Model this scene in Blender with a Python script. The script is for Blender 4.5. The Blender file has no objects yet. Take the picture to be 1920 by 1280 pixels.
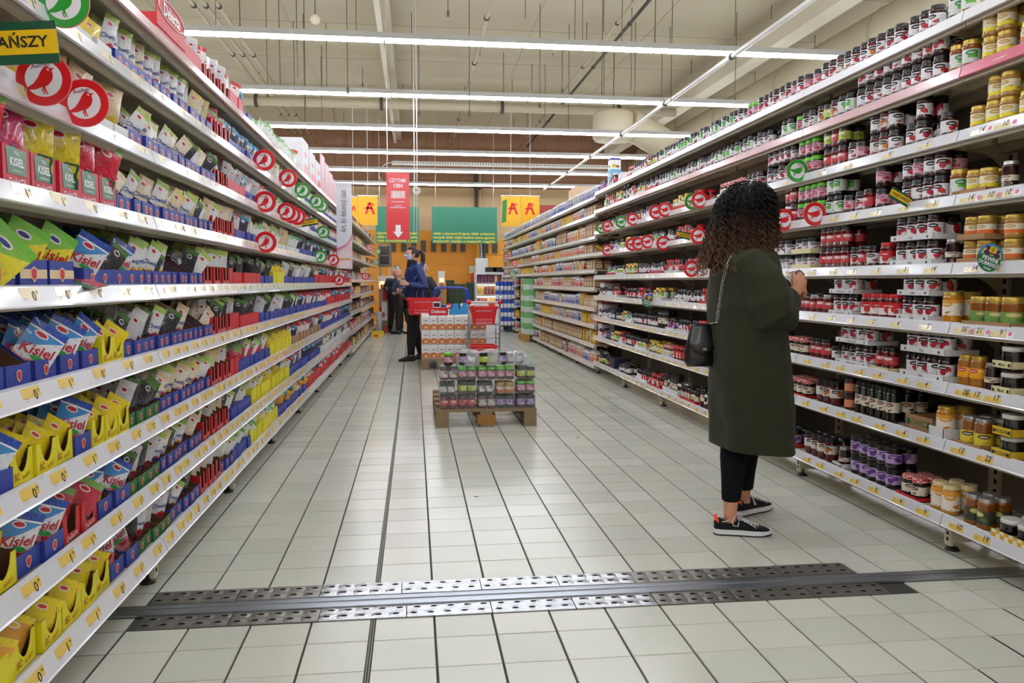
import bpy, math, random
from mathutils import Matrix, Vector
random.seed(11)
SC = bpy.context.scene
COL = SC.collection
PI = math.pi

# ---------------------------------------------------------------- camera
F = 1494.2; YAW = .1221; PIT = .0747; ROLL = .0019; EYE = 1.15
_w = Vector((math.sin(YAW)*math.cos(PIT), math.cos(YAW)*math.cos(PIT), -math.sin(PIT)))
_r = Vector((math.cos(YAW), -math.sin(YAW), 0)); _u = _r.cross(_w)
_R = _r*math.cos(ROLL) + _u*math.sin(ROLL); _U = -_r*math.sin(ROLL) + _u*math.cos(ROLL)
CAM0 = Vector((0, 0, EYE))
cd = bpy.data.cameras.new('camera'); cam = bpy.data.objects.new('camera', cd); COL.objects.link(cam)
cd.sensor_width = 36; cd.lens = F*36/1920; cd.clip_start = .05; cd.clip_end = 200
m = Matrix((( _R.x, _U.x, -_w.x, 0), (_R.y, _U.y, -_w.y, 0), (_R.z, _U.z, -_w.z, EYE), (0, 0, 0, 1)))
cam.matrix_world = m
SC.camera = cam

# ---------------------------------------------------------------- world, exposure
wd = bpy.data.worlds.new('world'); SC.world = wd; wd.use_nodes = True
wd.node_tree.nodes['Background'].inputs[0].default_value = (.62, .66, .7, 1)
wd.node_tree.nodes['Background'].inputs[1].default_value = .05
SC.view_settings.view_transform = 'Standard'; SC.view_settings.look = 'None'
SC.view_settings.gamma = 1; SC.view_settings.use_curve_mapping = False
SC.view_settings.exposure = 0.0
LAMP_W = 32.0      # radiance of the strip light diffusers

def ray(px, py): return _R*((px-960)/F) + _U*((640-py)/F) + _w
def atx(px, py, X): d = ray(px, py); return CAM0 + d*(X/d.x)
def aty(px, py, Y): d = ray(px, py); return CAM0 + d*(Y/d.y)
def atz(px, py, Z=0.): d = ray(px, py); return CAM0 + d*((Z-EYE)/d.z)

# ---------------------------------------------------------------- colours and materials
def hx(h):
    h = h.lstrip('#'); o = []
    for i in (0, 2, 4):
        c = int(h[i:i+2], 16)/255
        o.append(c/12.92 if c <= .04045 else ((c+.055)/1.055)**2.4)
    return (*o, 1)
MATS = {}
class NT:
    """tiny node-building helper"""
    def __init__(s, name):
        s.m = bpy.data.materials.new(name); s.m.use_nodes = True
        s.t = s.m.node_tree; s.b = s.t.nodes['Principled BSDF']
    def n(s, typ, **kw):
        o = s.t.nodes.new(typ)
        for k, v in kw.items(): setattr(o, k, v)
        return o
    def l(s, a, b): s.t.links.new(a, b)
    def put(s, sock, v):
        if isinstance(v, bpy.types.NodeSocket): s.l(v, sock)
        else: sock.default_value = v
    def math(s, op, a, b=0., c=0.):
        o = s.n('ShaderNodeMath', operation=op); s.put(o.inputs[0], a); s.put(o.inputs[1], b); s.put(o.inputs[2], c)
        return o.outputs[0]
    def mix(s, f, a, b):
        o = s.n('ShaderNodeMix', data_type='RGBA'); s.put(o.inputs[0], f); s.put(o.inputs[6], a); s.put(o.inputs[7], b)
        return o.outputs[2]
    def uv(s):
        o = s.n('ShaderNodeUVMap'); p = s.n('ShaderNodeSeparateXYZ'); s.l(o.outputs[0], p.inputs[0])
        return o.outputs[0], p.outputs[0], p.outputs[1]
    def noise(s, scale, detail=2., vec=None):
        o = s.n('ShaderNodeTexNoise'); o.inputs['Scale'].default_value = scale; o.inputs['Detail'].default_value = detail
        if vec is None: vec = s.n('ShaderNodeTexCoord').outputs['Object']
        s.l(vec, o.inputs['Vector']); return o.outputs[0]
    def between(s, v, a, b): return s.math('MULTIPLY', s.math('GREATER_THAN', v, a), s.math('LESS_THAN', v, b))
    def ell(s, u, v, cu, cv, ru, rv):
        a = s.math('DIVIDE', s.math('SUBTRACT', u, cu), ru); b = s.math('DIVIDE', s.math('SUBTRACT', v, cv), rv)
        return s.math('LESS_THAN', s.math('ADD', s.math('MULTIPLY', a, a), s.math('MULTIPLY', b, b)), 1.)
    def setp(s, **kw):
        for k, v in kw.items(): s.put(s.b.inputs[k.replace('_', ' ')], v)
def mat(name, c, rough=.5, metal=0., var=0., vs=8., bump=0., bs=60., emit=None, es=0., trans=0., coat=0., alpha=1., spec=.5):
    if name in MATS: return MATS[name]
    t = NT(name); col = hx(c) if isinstance(c, str) else c
    t.setp(Roughness=rough, Metallic=metal)
    t.b.inputs['Specular IOR Level'].default_value = spec
    if var > 0:
        d = tuple(x*(1-var) for x in col[:3])+(1,); l = tuple(min(1, x*(1+var*.6)) for x in col[:3])+(1,)
        t.l(t.mix(t.noise(vs, 4.), d, l), t.b.inputs['Base Color'])
    else: t.b.inputs['Base Color'].default_value = col
    if bump > 0:
        b = t.n('ShaderNodeBump'); b.inputs['Strength'].default_value = bump; b.inputs['Distance'].default_value = .002
        t.l(t.noise(bs, 3.), b.inputs['Height']); t.l(b.outputs[0], t.b.inputs['Normal'])
    if emit: t.b.inputs['Emission Color'].default_value = hx(emit) if isinstance(emit, str) else emit; t.b.inputs['Emission Strength'].default_value = es
    if trans: t.b.inputs['Transmission Weight'].default_value = trans
    if coat: t.b.inputs['Coat Weight'].default_value = coat; t.b.inputs['Coat Roughness'].default_value = .08
    if alpha < 1: t.b.inputs['Alpha'].default_value = alpha
    MATS[name] = t.m
    return t.m

# ---------------------------------------------------------------- mesh builder
class MB:
    def __init__(s): s.V = []; s.F = []; s.M = []; s.U = []; s.S = []
    def add(s, vs, fs, mi=0, uv=None, smooth=False):
        b = len(s.V); s.V.extend(tuple(v) for v in vs)
        for i, f in enumerate(fs):
            s.F.append(tuple(b+j for j in f)); s.M.append(mi[i] if isinstance(mi, (list, tuple)) else mi)
            s.U.append(uv[i] if uv else None); s.S.append(smooth)
        return s
    def box(s, x0, x1, y0, y1, z0, z1, mi=0, M=None):
        v = [Vector((x, y, z)) for z in (z0, z1) for y in (y0, y1) for x in (x0, x1)]
        if M is not None: v = [M @ p for p in v]
        u = [(0, 0), (1, 0), (1, 1), (0, 1)]
        return s.add(v, [(0, 2, 3, 1), (4, 5, 7, 6), (0, 1, 5, 4), (1, 3, 7, 5), (3, 2, 6, 7), (2, 0, 4, 6)], mi, [u]*6)
    def frus(s, x0, x1, y0, y1, z0, z1, dx, dy, mi=0, M=None):
        v = [Vector(p) for p in ((x0, y0, z0), (x1, y0, z0), (x0, y1, z0), (x1, y1, z0), (x0-dx, y0-dy, z1), (x1+dx, y0-dy, z1), (x0-dx, y1+dy, z1), (x1+dx, y1+dy, z1))]
        if M is not None: v = [M @ p for p in v]
        return s.add(v, [(0, 2, 3, 1), (4, 5, 7, 6), (0, 1, 5, 4), (1, 3, 7, 5), (3, 2, 6, 7), (2, 0, 4, 6)], mi)
    def lathe(s, prof, n=16, mi=0, M=None, smooth=True, cap=True, u0=0., ell=1.):
        """prof: [(r, z)], mi may be a list per band; uv u around, v up"""
        vs = []; fs = []; mm = []; uv = []
        zs = [p[1] for p in prof]; z0, z1 = min(zs), max(zs)
        for r, z in prof:
            for k in range(n):
                a = 2*PI*k/n; p = Vector((r*math.cos(a), r*math.sin(a)*ell, z)); vs.append(M @ p if M is not None else p)
        for i in range(len(prof)-1):
            for k in range(n):
                k2 = (k+1) % n
                fs.append((i*n+k, i*n+k2, (i+1)*n+k2, (i+1)*n+k)); mm.append(mi[i] if isinstance(mi, (list, tuple)) else mi)
                va = (zs[i]-z0)/max(1e-6, z1-z0); vb = (zs[i+1]-z0)/max(1e-6, z1-z0)
                uv.append([(k/n+u0, va), ((k+1)/n+u0, va), ((k+1)/n+u0, vb), (k/n+u0, vb)])
        s.add(vs, fs, mm, uv, smooth)
        if cap:
            b = len(s.V)-len(vs); m0 = mi[0] if isinstance(mi, (list, tuple)) else mi; m1 = mi[-1] if isinstance(mi, (list, tuple)) else mi
            for f, q in ((tuple(b+k for k in reversed(range(n))), m0), (tuple(b+(len(prof)-1)*n+k for k in range(n)), m1)):
                s.F.append(f); s.M.append(q); s.U.append(None); s.S.append(False)
        return s
    def rings(s, R, mi=0, smooth=True, cap=True, closed=True):
        """R: list of rings (lists of points, same length)"""
        n = len(R[0]); vs = [p for r in R for p in r]; fs = []; uv = []
        for i in range(len(R)-1):
            for k in range(n if closed else n-1):
                k2 = (k+1) % n; fs.append((i*n+k, i*n+k2, (i+1)*n+k2, (i+1)*n+k))
                a, b = i/(len(R)-1), (i+1)/(len(R)-1); uv.append([(k/n, a), ((k+1)/n, a), ((k+1)/n, b), (k/n, b)])
        s.add(vs, fs, mi, uv, smooth)
        if cap and closed:
            b = len(s.V)-len(vs)
            for f in (tuple(b+k for k in reversed(range(n))), tuple(b+(len(R)-1)*n+k for k in range(n))):
                s.F.append(f); s.M.append(mi); s.U.append(None); s.S.append(False)
        return s
    def tube(s, pts, r, n=6, mi=0, cap=True, smooth=True):
        pts = [Vector(p) for p in pts]; R = []
        up = Vector((0, 0, 1))
        t0 = (pts[1]-pts[0]).normalized()
        x = t0.cross(up) if abs(t0.dot(up)) < .95 else t0.cross(Vector((1, 0, 0)))
        x.normalize()
        for i, p in enumerate(pts):
            t = (pts[min(i+1, len(pts)-1)]-pts[max(i-1, 0)])
            if t.length < 1e-9: t = t0
            t.normalize(); x = (x - t*x.dot(t)); x.normalize(); y = t.cross(x)
            rr = r[i] if isinstance(r, (list, tuple)) else r
            R.append([p + x*(rr*math.cos(2*PI*k/n)) + y*(rr*math.sin(2*PI*k/n)) for k in range(n)])
        return s.rings(R, mi, smooth, cap)
    def poly(s, pts, mi=0, uv=None): return s.add(pts, [tuple(range(len(pts)))], mi, [uv] if uv else None)
    def merge(s, o, M=None, mo=0):
        b = len(s.V)
        s.V.extend(tuple(M @ Vector(v)) for v in o.V) if M is not None else s.V.extend(o.V)
        s.F.extend(tuple(b+j for j in f) for f in o.F); s.M.extend(x+mo for x in o.M); s.U.extend(o.U); s.S.extend(o.S)
        return s
    def prism(s, pts2, z0, z1, mi=0, M=None):
        """2D outline (ccw) extruded in local z"""
        n = len(pts2); v = [Vector((x, y, z)) for z in (z0, z1) for x, y in pts2]
        if M is not None: v = [M @ p for p in v]
        return s.add(v, [tuple(reversed(range(n))), tuple(range(n, 2*n))]+[(i, (i+1) % n, n+(i+1) % n, n+i) for i in range(n)], mi)
    def text(s, txt, size, M, mi=0, align='CENTER', squeeze=1., bold=0.):
        v, f = text_geo(txt, align, bold)
        return s.add([M @ Vector((x*size*squeeze, y*size, 0)) for x, y in v], f, mi)
    def fit(s, txt, w, h, M, mi=0, bold=0.):
        """text scaled to a width and height, centred on M"""
        v, f = text_geo(txt, 'CENTER', bold); xs = [p[0] for p in v]; ys = [p[1] for p in v]
        sx = w/(max(xs)-min(xs)); sy = h/(max(ys)-min(ys)); cx = (max(xs)+min(xs))/2; cy = (max(ys)+min(ys))/2
        return s.add([M @ Vector(((x-cx)*sx, (y-cy)*sy, 0)) for x, y in v], f, mi)
    def mesh(s, name, mats):
        me = bpy.data.meshes.new(name); me.from_pydata(s.V, [], s.F)
        for q in mats: me.materials.append(q)
        me.polygons.foreach_set('material_index', s.M); me.polygons.foreach_set('use_smooth', s.S)
        if any(u for u in s.U):
            ul = me.uv_layers.new(name='UVMap'); flat = []
            for f, u in zip(s.F, s.U):
                if u and len(u) == len(f):
                    for q in u: flat.extend(q)
                else: flat.extend([0.]*(2*len(f)))
            ul.data.foreach_set('uv', flat)
        me.update(); return me
_TX = {}
def text_geo(txt, align='CENTER', bold=0.):
    k = (txt, align, bold)
    if k not in _TX:
        c = bpy.data.curves.new('t', 'FONT'); c.body = txt; c.align_x = align; c.align_y = 'CENTER'; c.resolution_u = 2; c.offset = bold
        o = bpy.data.objects.new('t', c); me = bpy.data.meshes.new_from_object(o)
        _TX[k] = ([(v.co.x, v.co.y) for v in me.vertices], [tuple(p.vertices) for p in me.polygons])
        bpy.data.objects.remove(o); bpy.data.curves.remove(c); bpy.data.meshes.remove(me)
    return _TX[k]

# ---------------------------------------------------------------- objects
def obj(name, me, parent=None, loc=None, M=None):
    o = bpy.data.objects.new(name, me); COL.objects.link(o)
    if parent: o.parent = parent
    if M is not None: o.matrix_local = M
    elif loc is not None: o.location = loc
    return o
def tag(o, label=None, cat=None, group=None, kind=None):
    if label: o['label'] = label
    if cat: o['category'] = cat
    if group: o['group'] = group
    if kind: o['kind'] = kind
    return o
def thing(name, label, cat, loc=(0, 0, 0), rz=0., group=None):
    o = bpy.data.objects.new(name, None); COL.objects.link(o); o.location = loc; o.rotation_euler = (0, 0, rz); o.empty_display_size = .1
    return tag(o, label, cat, group)
def T(x, y, z): return Matrix.Translation((x, y, z))
def RX(a): return Matrix.Rotation(a, 4, 'X')
def RY(a): return Matrix.Rotation(a, 4, 'Y')
def RZ(a): return Matrix.Rotation(a, 4, 'Z')
def SCL(x, y, z): return Matrix.Diagonal((x, y, z, 1))
def ordn(n):
    return '%d%s' % (n, 'th' if 10 <= n % 100 <= 20 else {1: 'st', 2: 'nd', 3: 'rd'}.get(n % 10, 'th'))
LEV = ['bottom', 'second', 'third', 'fourth', 'fifth', 'sixth', 'seventh', 'eighth', 'top']
# ================================================================ SETTING
M_wall = mat('tan painted wall', '#cdb28a', .8, var=.06, vs=1.5)
M_brown = mat('brown upper wall', '#8f6a50', .85, var=.08, vs=1.)
M_ceil = mat('beige ceiling sheet', '#c8c0a8', .85, var=.04, vs=.6)
M_grout = mat('dark grout', '#3a3b36', .9)
M_rack = mat('beige powder coated steel', '#c4bca8', .45)
M_rackw = mat('white shelf edge', '#e9e9ee', .3)
def floor_mats():
    out = []
    for i, c in enumerate(('#cfd0c4', '#cacbbf', '#d2d3ca', '#c8cabf', '#cbcec2')):
        t = NT('glazed floor tile %s' % 'abcde'[i]); col = hx(c)
        gp = t.n('ShaderNodeNewGeometry').outputs['Position']; n1 = t.noise(.9, 3., gp); n2 = t.noise(9., 6., gp)
        a = t.mix(n1, tuple(x*.95 for x in col[:3])+(1,), col)
        sm = t.math('MULTIPLY', t.math('GREATER_THAN', n2, .78), .14)
        t.l(t.mix(sm, a, hx('#8c897c')), t.b.inputs['Base Color'])
        r = t.math('MULTIPLY_ADD', n1, .08, .17); t.l(r, t.b.inputs['Roughness'])
        out.append(t.m)
    return out
TILE = floor_mats()
fl = MB().box(-12, 14, -5, 24.2, -.2, -.004).mesh('floor', [M_grout])
floor = tag(obj('floor', fl), kind='structure')
XJ = -.1455; P = .2; G = .0062; GY = .0034
tile_protos = {}
def tile_mesh(w, d, k):
    key = (round(w, 4), round(d, 4), k)
    if key not in tile_protos:
        b = MB(); e = .0012
        v = [(-w/2, -d/2, -.004), (w/2, -d/2, -.004), (w/2, d/2, -.004), (-w/2, d/2, -.004), (-w/2+e, -d/2+e, 0), (w/2-e, -d/2+e, 0), (w/2-e, d/2-e, 0), (-w/2+e, d/2-e, 0)]
        b.add(v, [(4, 5, 6, 7), (0, 1, 5, 4), (1, 2, 6, 5), (2, 3, 7, 6), (3, 0, 4, 7)], 0)
        tile_protos[key] = b.mesh('tile', [TILE[k]])
    return tile_protos[key]
cols = [(XJ+.006+P*k, XJ+.006+P*(k+1)) for k in range(0, 66)] + [(XJ-.006-P*(k+1), XJ-.006-P*k) for k in range(0, 56)]
rows = [(2.516, 2.68)] + [(2.516-P*(k+1), 2.516-P*k) for k in range(0, 34)] + [(3.008+P*k, 3.008+P*(k+1)) for k in range(0, 104)]
tl = []
for x0, x1 in cols:
    for y0, y1 in rows: tl.append((x0, x1, y0, y1))
for x0, x1 in cols:                                   # the short pieces beyond the end of the ramp plates
    if x0 > 1.83: tl += [(x0, x1, 2.89, 3.008), (x0, x1, 2.68, 2.785)]
    if x1 < -.95: tl += [(x0, x1, 2.89, 3.008), (x0, x1, 2.68, 2.785)]
tl.append((1.737, 1.8605, 2.89, 3.008))
def tile_rank(t):
    x, y = (t[0]+t[1])/2, (t[2]+t[3])/2
    if y < 1.9: return 90+abs(x)
    p = (x-y*.1224)/y
    if abs(p) > .72 or x < -1.0 or x > 2.3: return 60+y+abs(x)
    return y
tl.sort(key=tile_rank)
far = [MB() for _ in range(5)]
for i, (x0, x1, y0, y1) in enumerate(tl):
    k = random.choices(range(5), (6, 3, 2, 3, 2))[0]; w = x1-x0-G; d = y1-y0-GY
    if i < 300:
        obj('tile', tile_mesh(w, d, k), floor, ((x0+x1)/2, (y0+y1)/2, random.uniform(-.0006, .0004)))
    else:
        far[k].add([(x0+G/2, y0+GY/2, 0), (x1-G/2, y0+GY/2, 0), (x1-G/2, y1-GY/2, 0), (x0+G/2, y1-GY/2, 0)], [(0, 1, 2, 3)], k)
ft = MB()
for b in far: ft.merge(b)
tag(obj('far_tiles', ft.mesh('far_tiles', TILE), floor), kind='stuff')
# black expansion joint strip running down the aisle
jb = MB().box(XJ-.006, XJ-.002, -3, 24, -.004, .0005, 0).box(XJ+.002, XJ+.006, -3, 24, -.004, .0005, 0).box(XJ-.002, XJ+.002, -3, 24, -.004, -.001, 1)
obj('expansion_joint', jb.mesh('expansion_joint', [mat('joint steel', '#6d6b64', .35, .8), mat('joint rubber', '#23221f', .8)]), floor)
# dark scuffs and crumbs lying on the tiles
for px, py, w, label in ((893, 931, .022, 'long dark scrap lying on the tiles near the aisle middle'), (641, 762, .012, 'small dark crumb on the tiles beside the sachet rack'), (1083, 820, .02, 'dark scrap on the tiles between the jar pallet and the coat')):
    p = atz(px, py); b = MB().prism([(-w/2, -.004), (w/2, -.002), (w/2, .003), (-w/3, .004)], 0, .002)
    tag(obj('floor_scrap', b.mesh('floor_scrap', [mat('dark crumb', '#2c2a26', .9)]), loc=(p.x, p.y, .0005)), label, 'scrap')
p = atz(646, 732); b = MB().lathe([(.002, 0), (.011, .001), (.011, .006), (.004, .009)], 10)
tag(obj('bottle_cap', b.mesh('bottle_cap', [mat('lime plastic', '#c9d62f', .4)]), loc=(p.x, p.y, .0005)), 'tiny lime green cap lying on the tiles near the sachet rack', 'cap')
p = atz(1027, 657); tag(obj('bottle_cap', b.mesh('bottle_cap', [mat('lime plastic', '#c9d62f', .4)]), loc=(p.x, p.y, .0005)), 'lime cap on the floor in front of the flour shelves', 'cap')

# ---- metal floor channel with perforated ramp plates
M_steelb = mat('bright galvanised plate', '#bfc2c8', .27, .92, var=.15, vs=6., bump=.04, bs=7.)  # lighter metal on the middle plates paints in the lamps' reflection
M_steeld = mat('worn dull plate', '#8d8b87', .38, .85, var=.25, vs=6., bump=.08, bs=12.)  # darker metal for the outer plates, without that painted reflection
M_chan = mat('grey channel steel', '#a9b0ba', .3, .9, var=.15, vs=5.)
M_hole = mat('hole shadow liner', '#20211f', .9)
ch = thing('floor_channel', 'perforated steel channel cover crossing the aisle floor in the foreground', 'drain cover', (0, 2.84, 0))
c = MB()
for y0, y1, z0, z1 in ((-.05, .03, -.002, .0045), (-.053, -.045, 0, .0085), (.002, .012, .002, .0075), (.036, .045, -.002, .003)):
    c.box(-1.45, 2.75, y0, y1, z0, z1)
obj('channel', c.mesh('channel', [M_chan]), ch)
def plate(w, h, dark):
    b = MB(); e = .002; z = .003 if not dark else .0022
    nx = 5; cw = w/nx; hr = .012; hy = .008
    ys = (-h*.24, h*.24)
    # top sheet cut around each slot: strips plus octagonal slot rims
    def cell(x0, x1, y0, y1, cx, cy):
        hole = [(cx+hr*math.cos(a)*(1 if 1 else 1), cy+hy*max(-.8, math.sin(a))) for a in [PI*2*k/10 for k in range(10)]]
        out = [(x1, cy), (x1, (cy+y1)/2+.0), (cx+(x1-cx)*.5, y1), (cx-(cx-x0)*.5, y1), (x0, (cy+y1)/2), (x0, cy), (x0, (cy+y0)/2), (cx-(cx-x0)*.5, y0), (cx+(x1-cx)*.5, y0), (x1, (cy+y0)/2)]
        v = [(x, y, z) for x, y in out]+[(x, y, z+.0022) for x, y in hole]+[(x, y, -.002) for x, y in hole]
        f = [(k, (k+1) % 10, 10+(k+1) % 10, 10+k) for k in range(10)]
        b.add(v, f, 0, None, False)
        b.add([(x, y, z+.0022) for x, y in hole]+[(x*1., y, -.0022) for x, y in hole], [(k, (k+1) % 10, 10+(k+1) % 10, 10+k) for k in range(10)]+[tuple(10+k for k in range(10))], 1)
        for cxx, cyy in ((x0, y0), (x1, y0), (x1, y1), (x0, y1)):
            sx = 1 if cxx == x0 else -1; sy = 1 if cyy == y0 else -1
            b.add([(cxx, cyy, z), (cxx, (cy+cyy)/2, z), (cx+(cxx-cx)*.5, cyy, z)], [(0, 1, 2) if sx*sy < 0 else (0, 2, 1)], 0)
    for i in range(nx):
        for j, cy in enumerate(ys):
            cell(-w/2+cw*i, -w/2+cw*(i+1), -h/2 if j == 0 else 0, 0 if j == 0 else h/2, -w/2+cw*(i+.5)+(.006 if j else -.006), cy)
    b.add([(-w/2, -h/2, -.003), (w/2, -h/2, -.003), (w/2, -h/2, z), (-w/2, -h/2, z)], [(0, 1, 2, 3)], 0)
    b.add([(-w/2, h/2, -.003), (w/2, h/2, -.003), (w/2, h/2, z), (-w/2, h/2, z)], [(3, 2, 1, 0)], 0)
    return b.mesh('ramp_plate', [M_steeld if dark else M_steelb, M_hole])
pl = {(d, h): plate(.294, h, d) for d in (False, True) for h in (.104, .116)}
for j in range(-3, 8):
    x = -.351+.297*(j-.5)
    dk = j <= -1 or j >= 5
    for yy, h in ((.109, .116), (-.107, .104)):
        xx = x+(.02 if yy < 0 else 0)
        if xx-.147 < -.99: continue
        o = obj('ramp_plate', pl[(dk if j > 0 else j <= 0, h)], ch, (xx, yy, .001)); o.rotation_euler = (random.uniform(-.008, .008), random.uniform(-.005, .005), random.uniform(-.004, .004))

# ---- walls and ceiling
def wall(name, b, mats): return tag(obj(name, b.mesh(name, mats)), kind='structure')
wall('wall_back', MB().box(-12, 14, 24.2, 24.5, 0, 3.95, 0).box(-12, 14, 24.2, 24.5, 3.95, 5.7, 1), [M_wall, M_brown])
wall('wall_left', MB().box(-12.2, -12, -5, 24.4, 0, 5.7), [M_wall])
wall('wall_right', MB().box(14, 14.2, -5, 24.4, 0, 5.7), [M_wall])
wall('wall_front', MB().box(-12, 14, -5.2, -5, 0, 5.7), [M_wall])
cb = MB().box(-12.2, 14.2, -5.2, 24.5, 5.6, 5.8)
ceil = wall('ceiling', cb, [M_ceil])
rb = MB()
for k in range(-5, 7): rb.box(-12, 14, 2.2*k+10, 2.2*k+10.012, 5.592, 5.6)
for k in range(-5, 6): rb.box(2.1*k, 2.1*k+.012, -5, 24.2, 5.592, 5.6)
obj('sheet_joint', rb.mesh('sheet_joint', [mat('ceiling joint', '#b9b19a', .9)]), ceil)
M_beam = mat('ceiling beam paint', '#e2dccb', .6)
M_pipe = mat('pipe paint', '#bdb39a', .55)
M_dark = mat('dark fittings', '#4b463d', .7)
def beam(x0, x1, y0, y1, z0, z1, label, name='ceiling_beam'):
    tag(obj(name, MB().box(x0, x1, y0, y1, z0, z1).mesh(name, [M_beam])), label, 'beam')
x = aty(708, 60, 12).x
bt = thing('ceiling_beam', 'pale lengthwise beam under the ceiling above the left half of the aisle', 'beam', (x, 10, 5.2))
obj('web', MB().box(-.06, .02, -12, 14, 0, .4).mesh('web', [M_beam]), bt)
obj('flange', MB().box(.02, .16, -12, 14, .1, .4).mesh('flange', [mat('beam shadow side', '#c4bca6', .7)]), bt)  # darker colour stands in for the shaded side of the beam
beam(5.75, 6.05, -2, 24, 4.95, 5.25, 'pale square beam running lengthwise beside the thick round duct')
def pipe(pts, r, label, name='ceiling_pipe', m=None, cat='pipe', n=8, clamps=True):
    t = thing(name, label, cat, pts[0]); o = Vector(pts[0])
    q = [Vector(p)-o for p in pts]
    obj('pipe_run', MB().tube(q, r, n).mesh('pipe_run', [m or M_pipe]), t)
    if clamps:
        d = q[-1]-q[0]; k = max(2, int(d.length/2.4)); c = MB()
        for i in range(k):
            p = q[0]+d*((i+.5)/k)
            u = d.normalized()*.03
            c.tube([p-u, p+u], r*1.35, 8)
        obj('clamp', c.mesh('clamp', [M_dark]), t)
    return t
ZP = 5.15
pl_ = ((355, -60, 'outer of three thin pipes running up the upper left ceiling'), (378, -60, 'middle one of three thin pipes on the upper left ceiling'), (402, -60, 'inner one of three thin pipes on the upper left ceiling'))
for px, py, lb in pl_:
    a = atz(px, py+60, ZP); pipe([(a.x, 1, ZP), (a.x, 23.8, ZP)], .03, lb)
for px, lb in ((922, 'pipe running lengthwise under the ceiling near the aisle middle'), (1192, 'pipe over the jar side of the aisle, the inner of a pair'), (1218, 'pipe over the jar side of the aisle, the outer of a pair')):
    a = atz(px, 0, ZP); pipe([(a.x, 1, ZP), (a.x, 23.8, ZP)], .035 if px < 1000 else .026, lb, m=M_pipe if px < 1200 else M_dark)
pipe([(-7, 17.2, 4.85), (5.7, 17.2, 4.85)], .1, 'thick pale pipe crossing the hall behind the second strip light')
pipe([(-6, 21.5, 4.55), (6.3, 21.5, 4.55)], .045, 'thin pale pipe crossing high before the brown upper wall')
pipe([(-6, 22.6, 4.2), (6.3, 22.6, 4.2)], .035, 'thin pipe crossing low before the tan back wall')
pipe([(-4, 23.2, 3.95), (6.5, 23.2, 3.95)], .05, 'pale pipe along the foot of the brown upper wall')
for px, lb in ((893, 'dark vertical pipe on the tan wall between the two green boards'), (900, 'grey vertical pipe on the tan wall beside the dark one')):
    a = aty(px, 400, 24.05); pipe([(a.x, 24.05, 2.2), (a.x, 24.05, 4.5)], .05 if px == 893 else .035, lb, m=M_dark if px == 893 else M_pipe)
for k, (px, py) in enumerate(((238, 345), (800, 365), (510, 480), (1300, 440))):
    pass
# white conduit running lengthwise under the strip lights
a = aty(1350, 108, 8.9)
pipe([(a.x+.1, -2, 3.68), (a.x+.1, 22, 3.68)], .028, 'straight white conduit running lengthwise under the strip lights', 'white_conduit', mat('white conduit', '#eceded', .35), 'conduit')
M_rod0 = mat('hanger steel', '#6a6354', .6, .3)
# round ducts at upper right
dk = thing('round_duct', 'thick beige round duct at the upper right of the ceiling', 'duct', (6.9, 6, 4.72))
obj('strap', MB().box(-.44, -.4, 2.9, 2.95, -.1, .86).box(.4, .44, 2.9, 2.95, -.1, .86).mesh('strap', [M_rod0]), dk)
obj('duct_run', MB().tube([(0, -8, 0), (0, 3, 0), (0, 9, 0), (0, 18, 0)], .42, 24).mesh('duct_run', [mat('duct paint', '#cfc6ac', .6)]), dk)
for yy in (-4, -1, 2, 5, 8, 11, 14, 17):
    obj('duct_seam', MB().tube([(0, yy, 0), (0, yy+.05, 0)], .43, 24).mesh('duct_seam', [mat('duct seam', '#bdb499', .6)]), dk)
a = aty(1150, 235, 15.5)
dk = thing('duct_outlet', 'short wide beige duct drum hanging behind the second strip light', 'duct', (a.x, 15.5, a.z-.3))
obj('hanger', MB().tube([(0, 0, .6), (0, 0, 5.59-(a.z-.3))], .01, 5).mesh('hanger', [M_rod0]), dk)
obj('drum', MB().lathe([(.36, 0), (.4, .05), (.4, .5), (.34, .56)], 24).mesh('drum', [MATS['duct paint']]), dk)
obj('neck', MB().tube([(.3, 0, .35), (.9, .2, .1), (1.5, .2, -.25)], .3, 16).mesh('neck', [MATS['duct paint']]), dk)
# perforated cable tray before the back wall
a0 = aty(735, 308, 21.0); a1 = aty(1142, 322, 21.0)
ct = thing('cable_tray', 'white perforated cable tray crossing below the fourth strip light', 'tray', (a0.x, 21.0, a0.z))
L = a1.x-a0.x
b = MB().box(0, L, -.1, .1, -.005, 0).box(0, L, -.105, -.1, -.005, .07).box(0, L, .1, .105, -.005, .07)
obj('tray_body', b.mesh('tray_body', [mat('white tray', '#dcdcd8', .4)]), ct)
b = MB()
for i in range(int(L/.07)): b.box(.02+i*.07, .05+i*.07, -.1065, -.1055, .02, .05)
tag(obj('perforation', b.mesh('perforation', [M_dark]), ct), kind='stuff')
obj('cable', MB().tube([(0, 0, .05), (-.15, 0, .02), (-.3, 0, -.12), (-.34, 0, -.3), (-.25, 0, -.42), (-.2, 0, -.45)], .012, 6).mesh('cable', [mat('white cable', '#dfdfda', .5)]), ct)
# hanging speaker ball
a = aty(591, 36, 10.)
sp = thing('hanging_ball', 'small cream ball hanging on a cord from the ceiling over the sachet side', 'speaker', a)
obj('ball', MB().lathe([(.01, -.062), (.035, -.052), (.055, -.03), (.062, 0), (.058, .02), (.04, .048), (.01, .06)], 16).mesh('ball', [mat('cream plastic', '#ddd3bb', .5)]), sp)
obj('cord', MB().tube([(0, 0, .06), (0, 0, 5.6-a.z)], .006, 5).mesh('cord', [M_dark]), sp)
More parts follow.
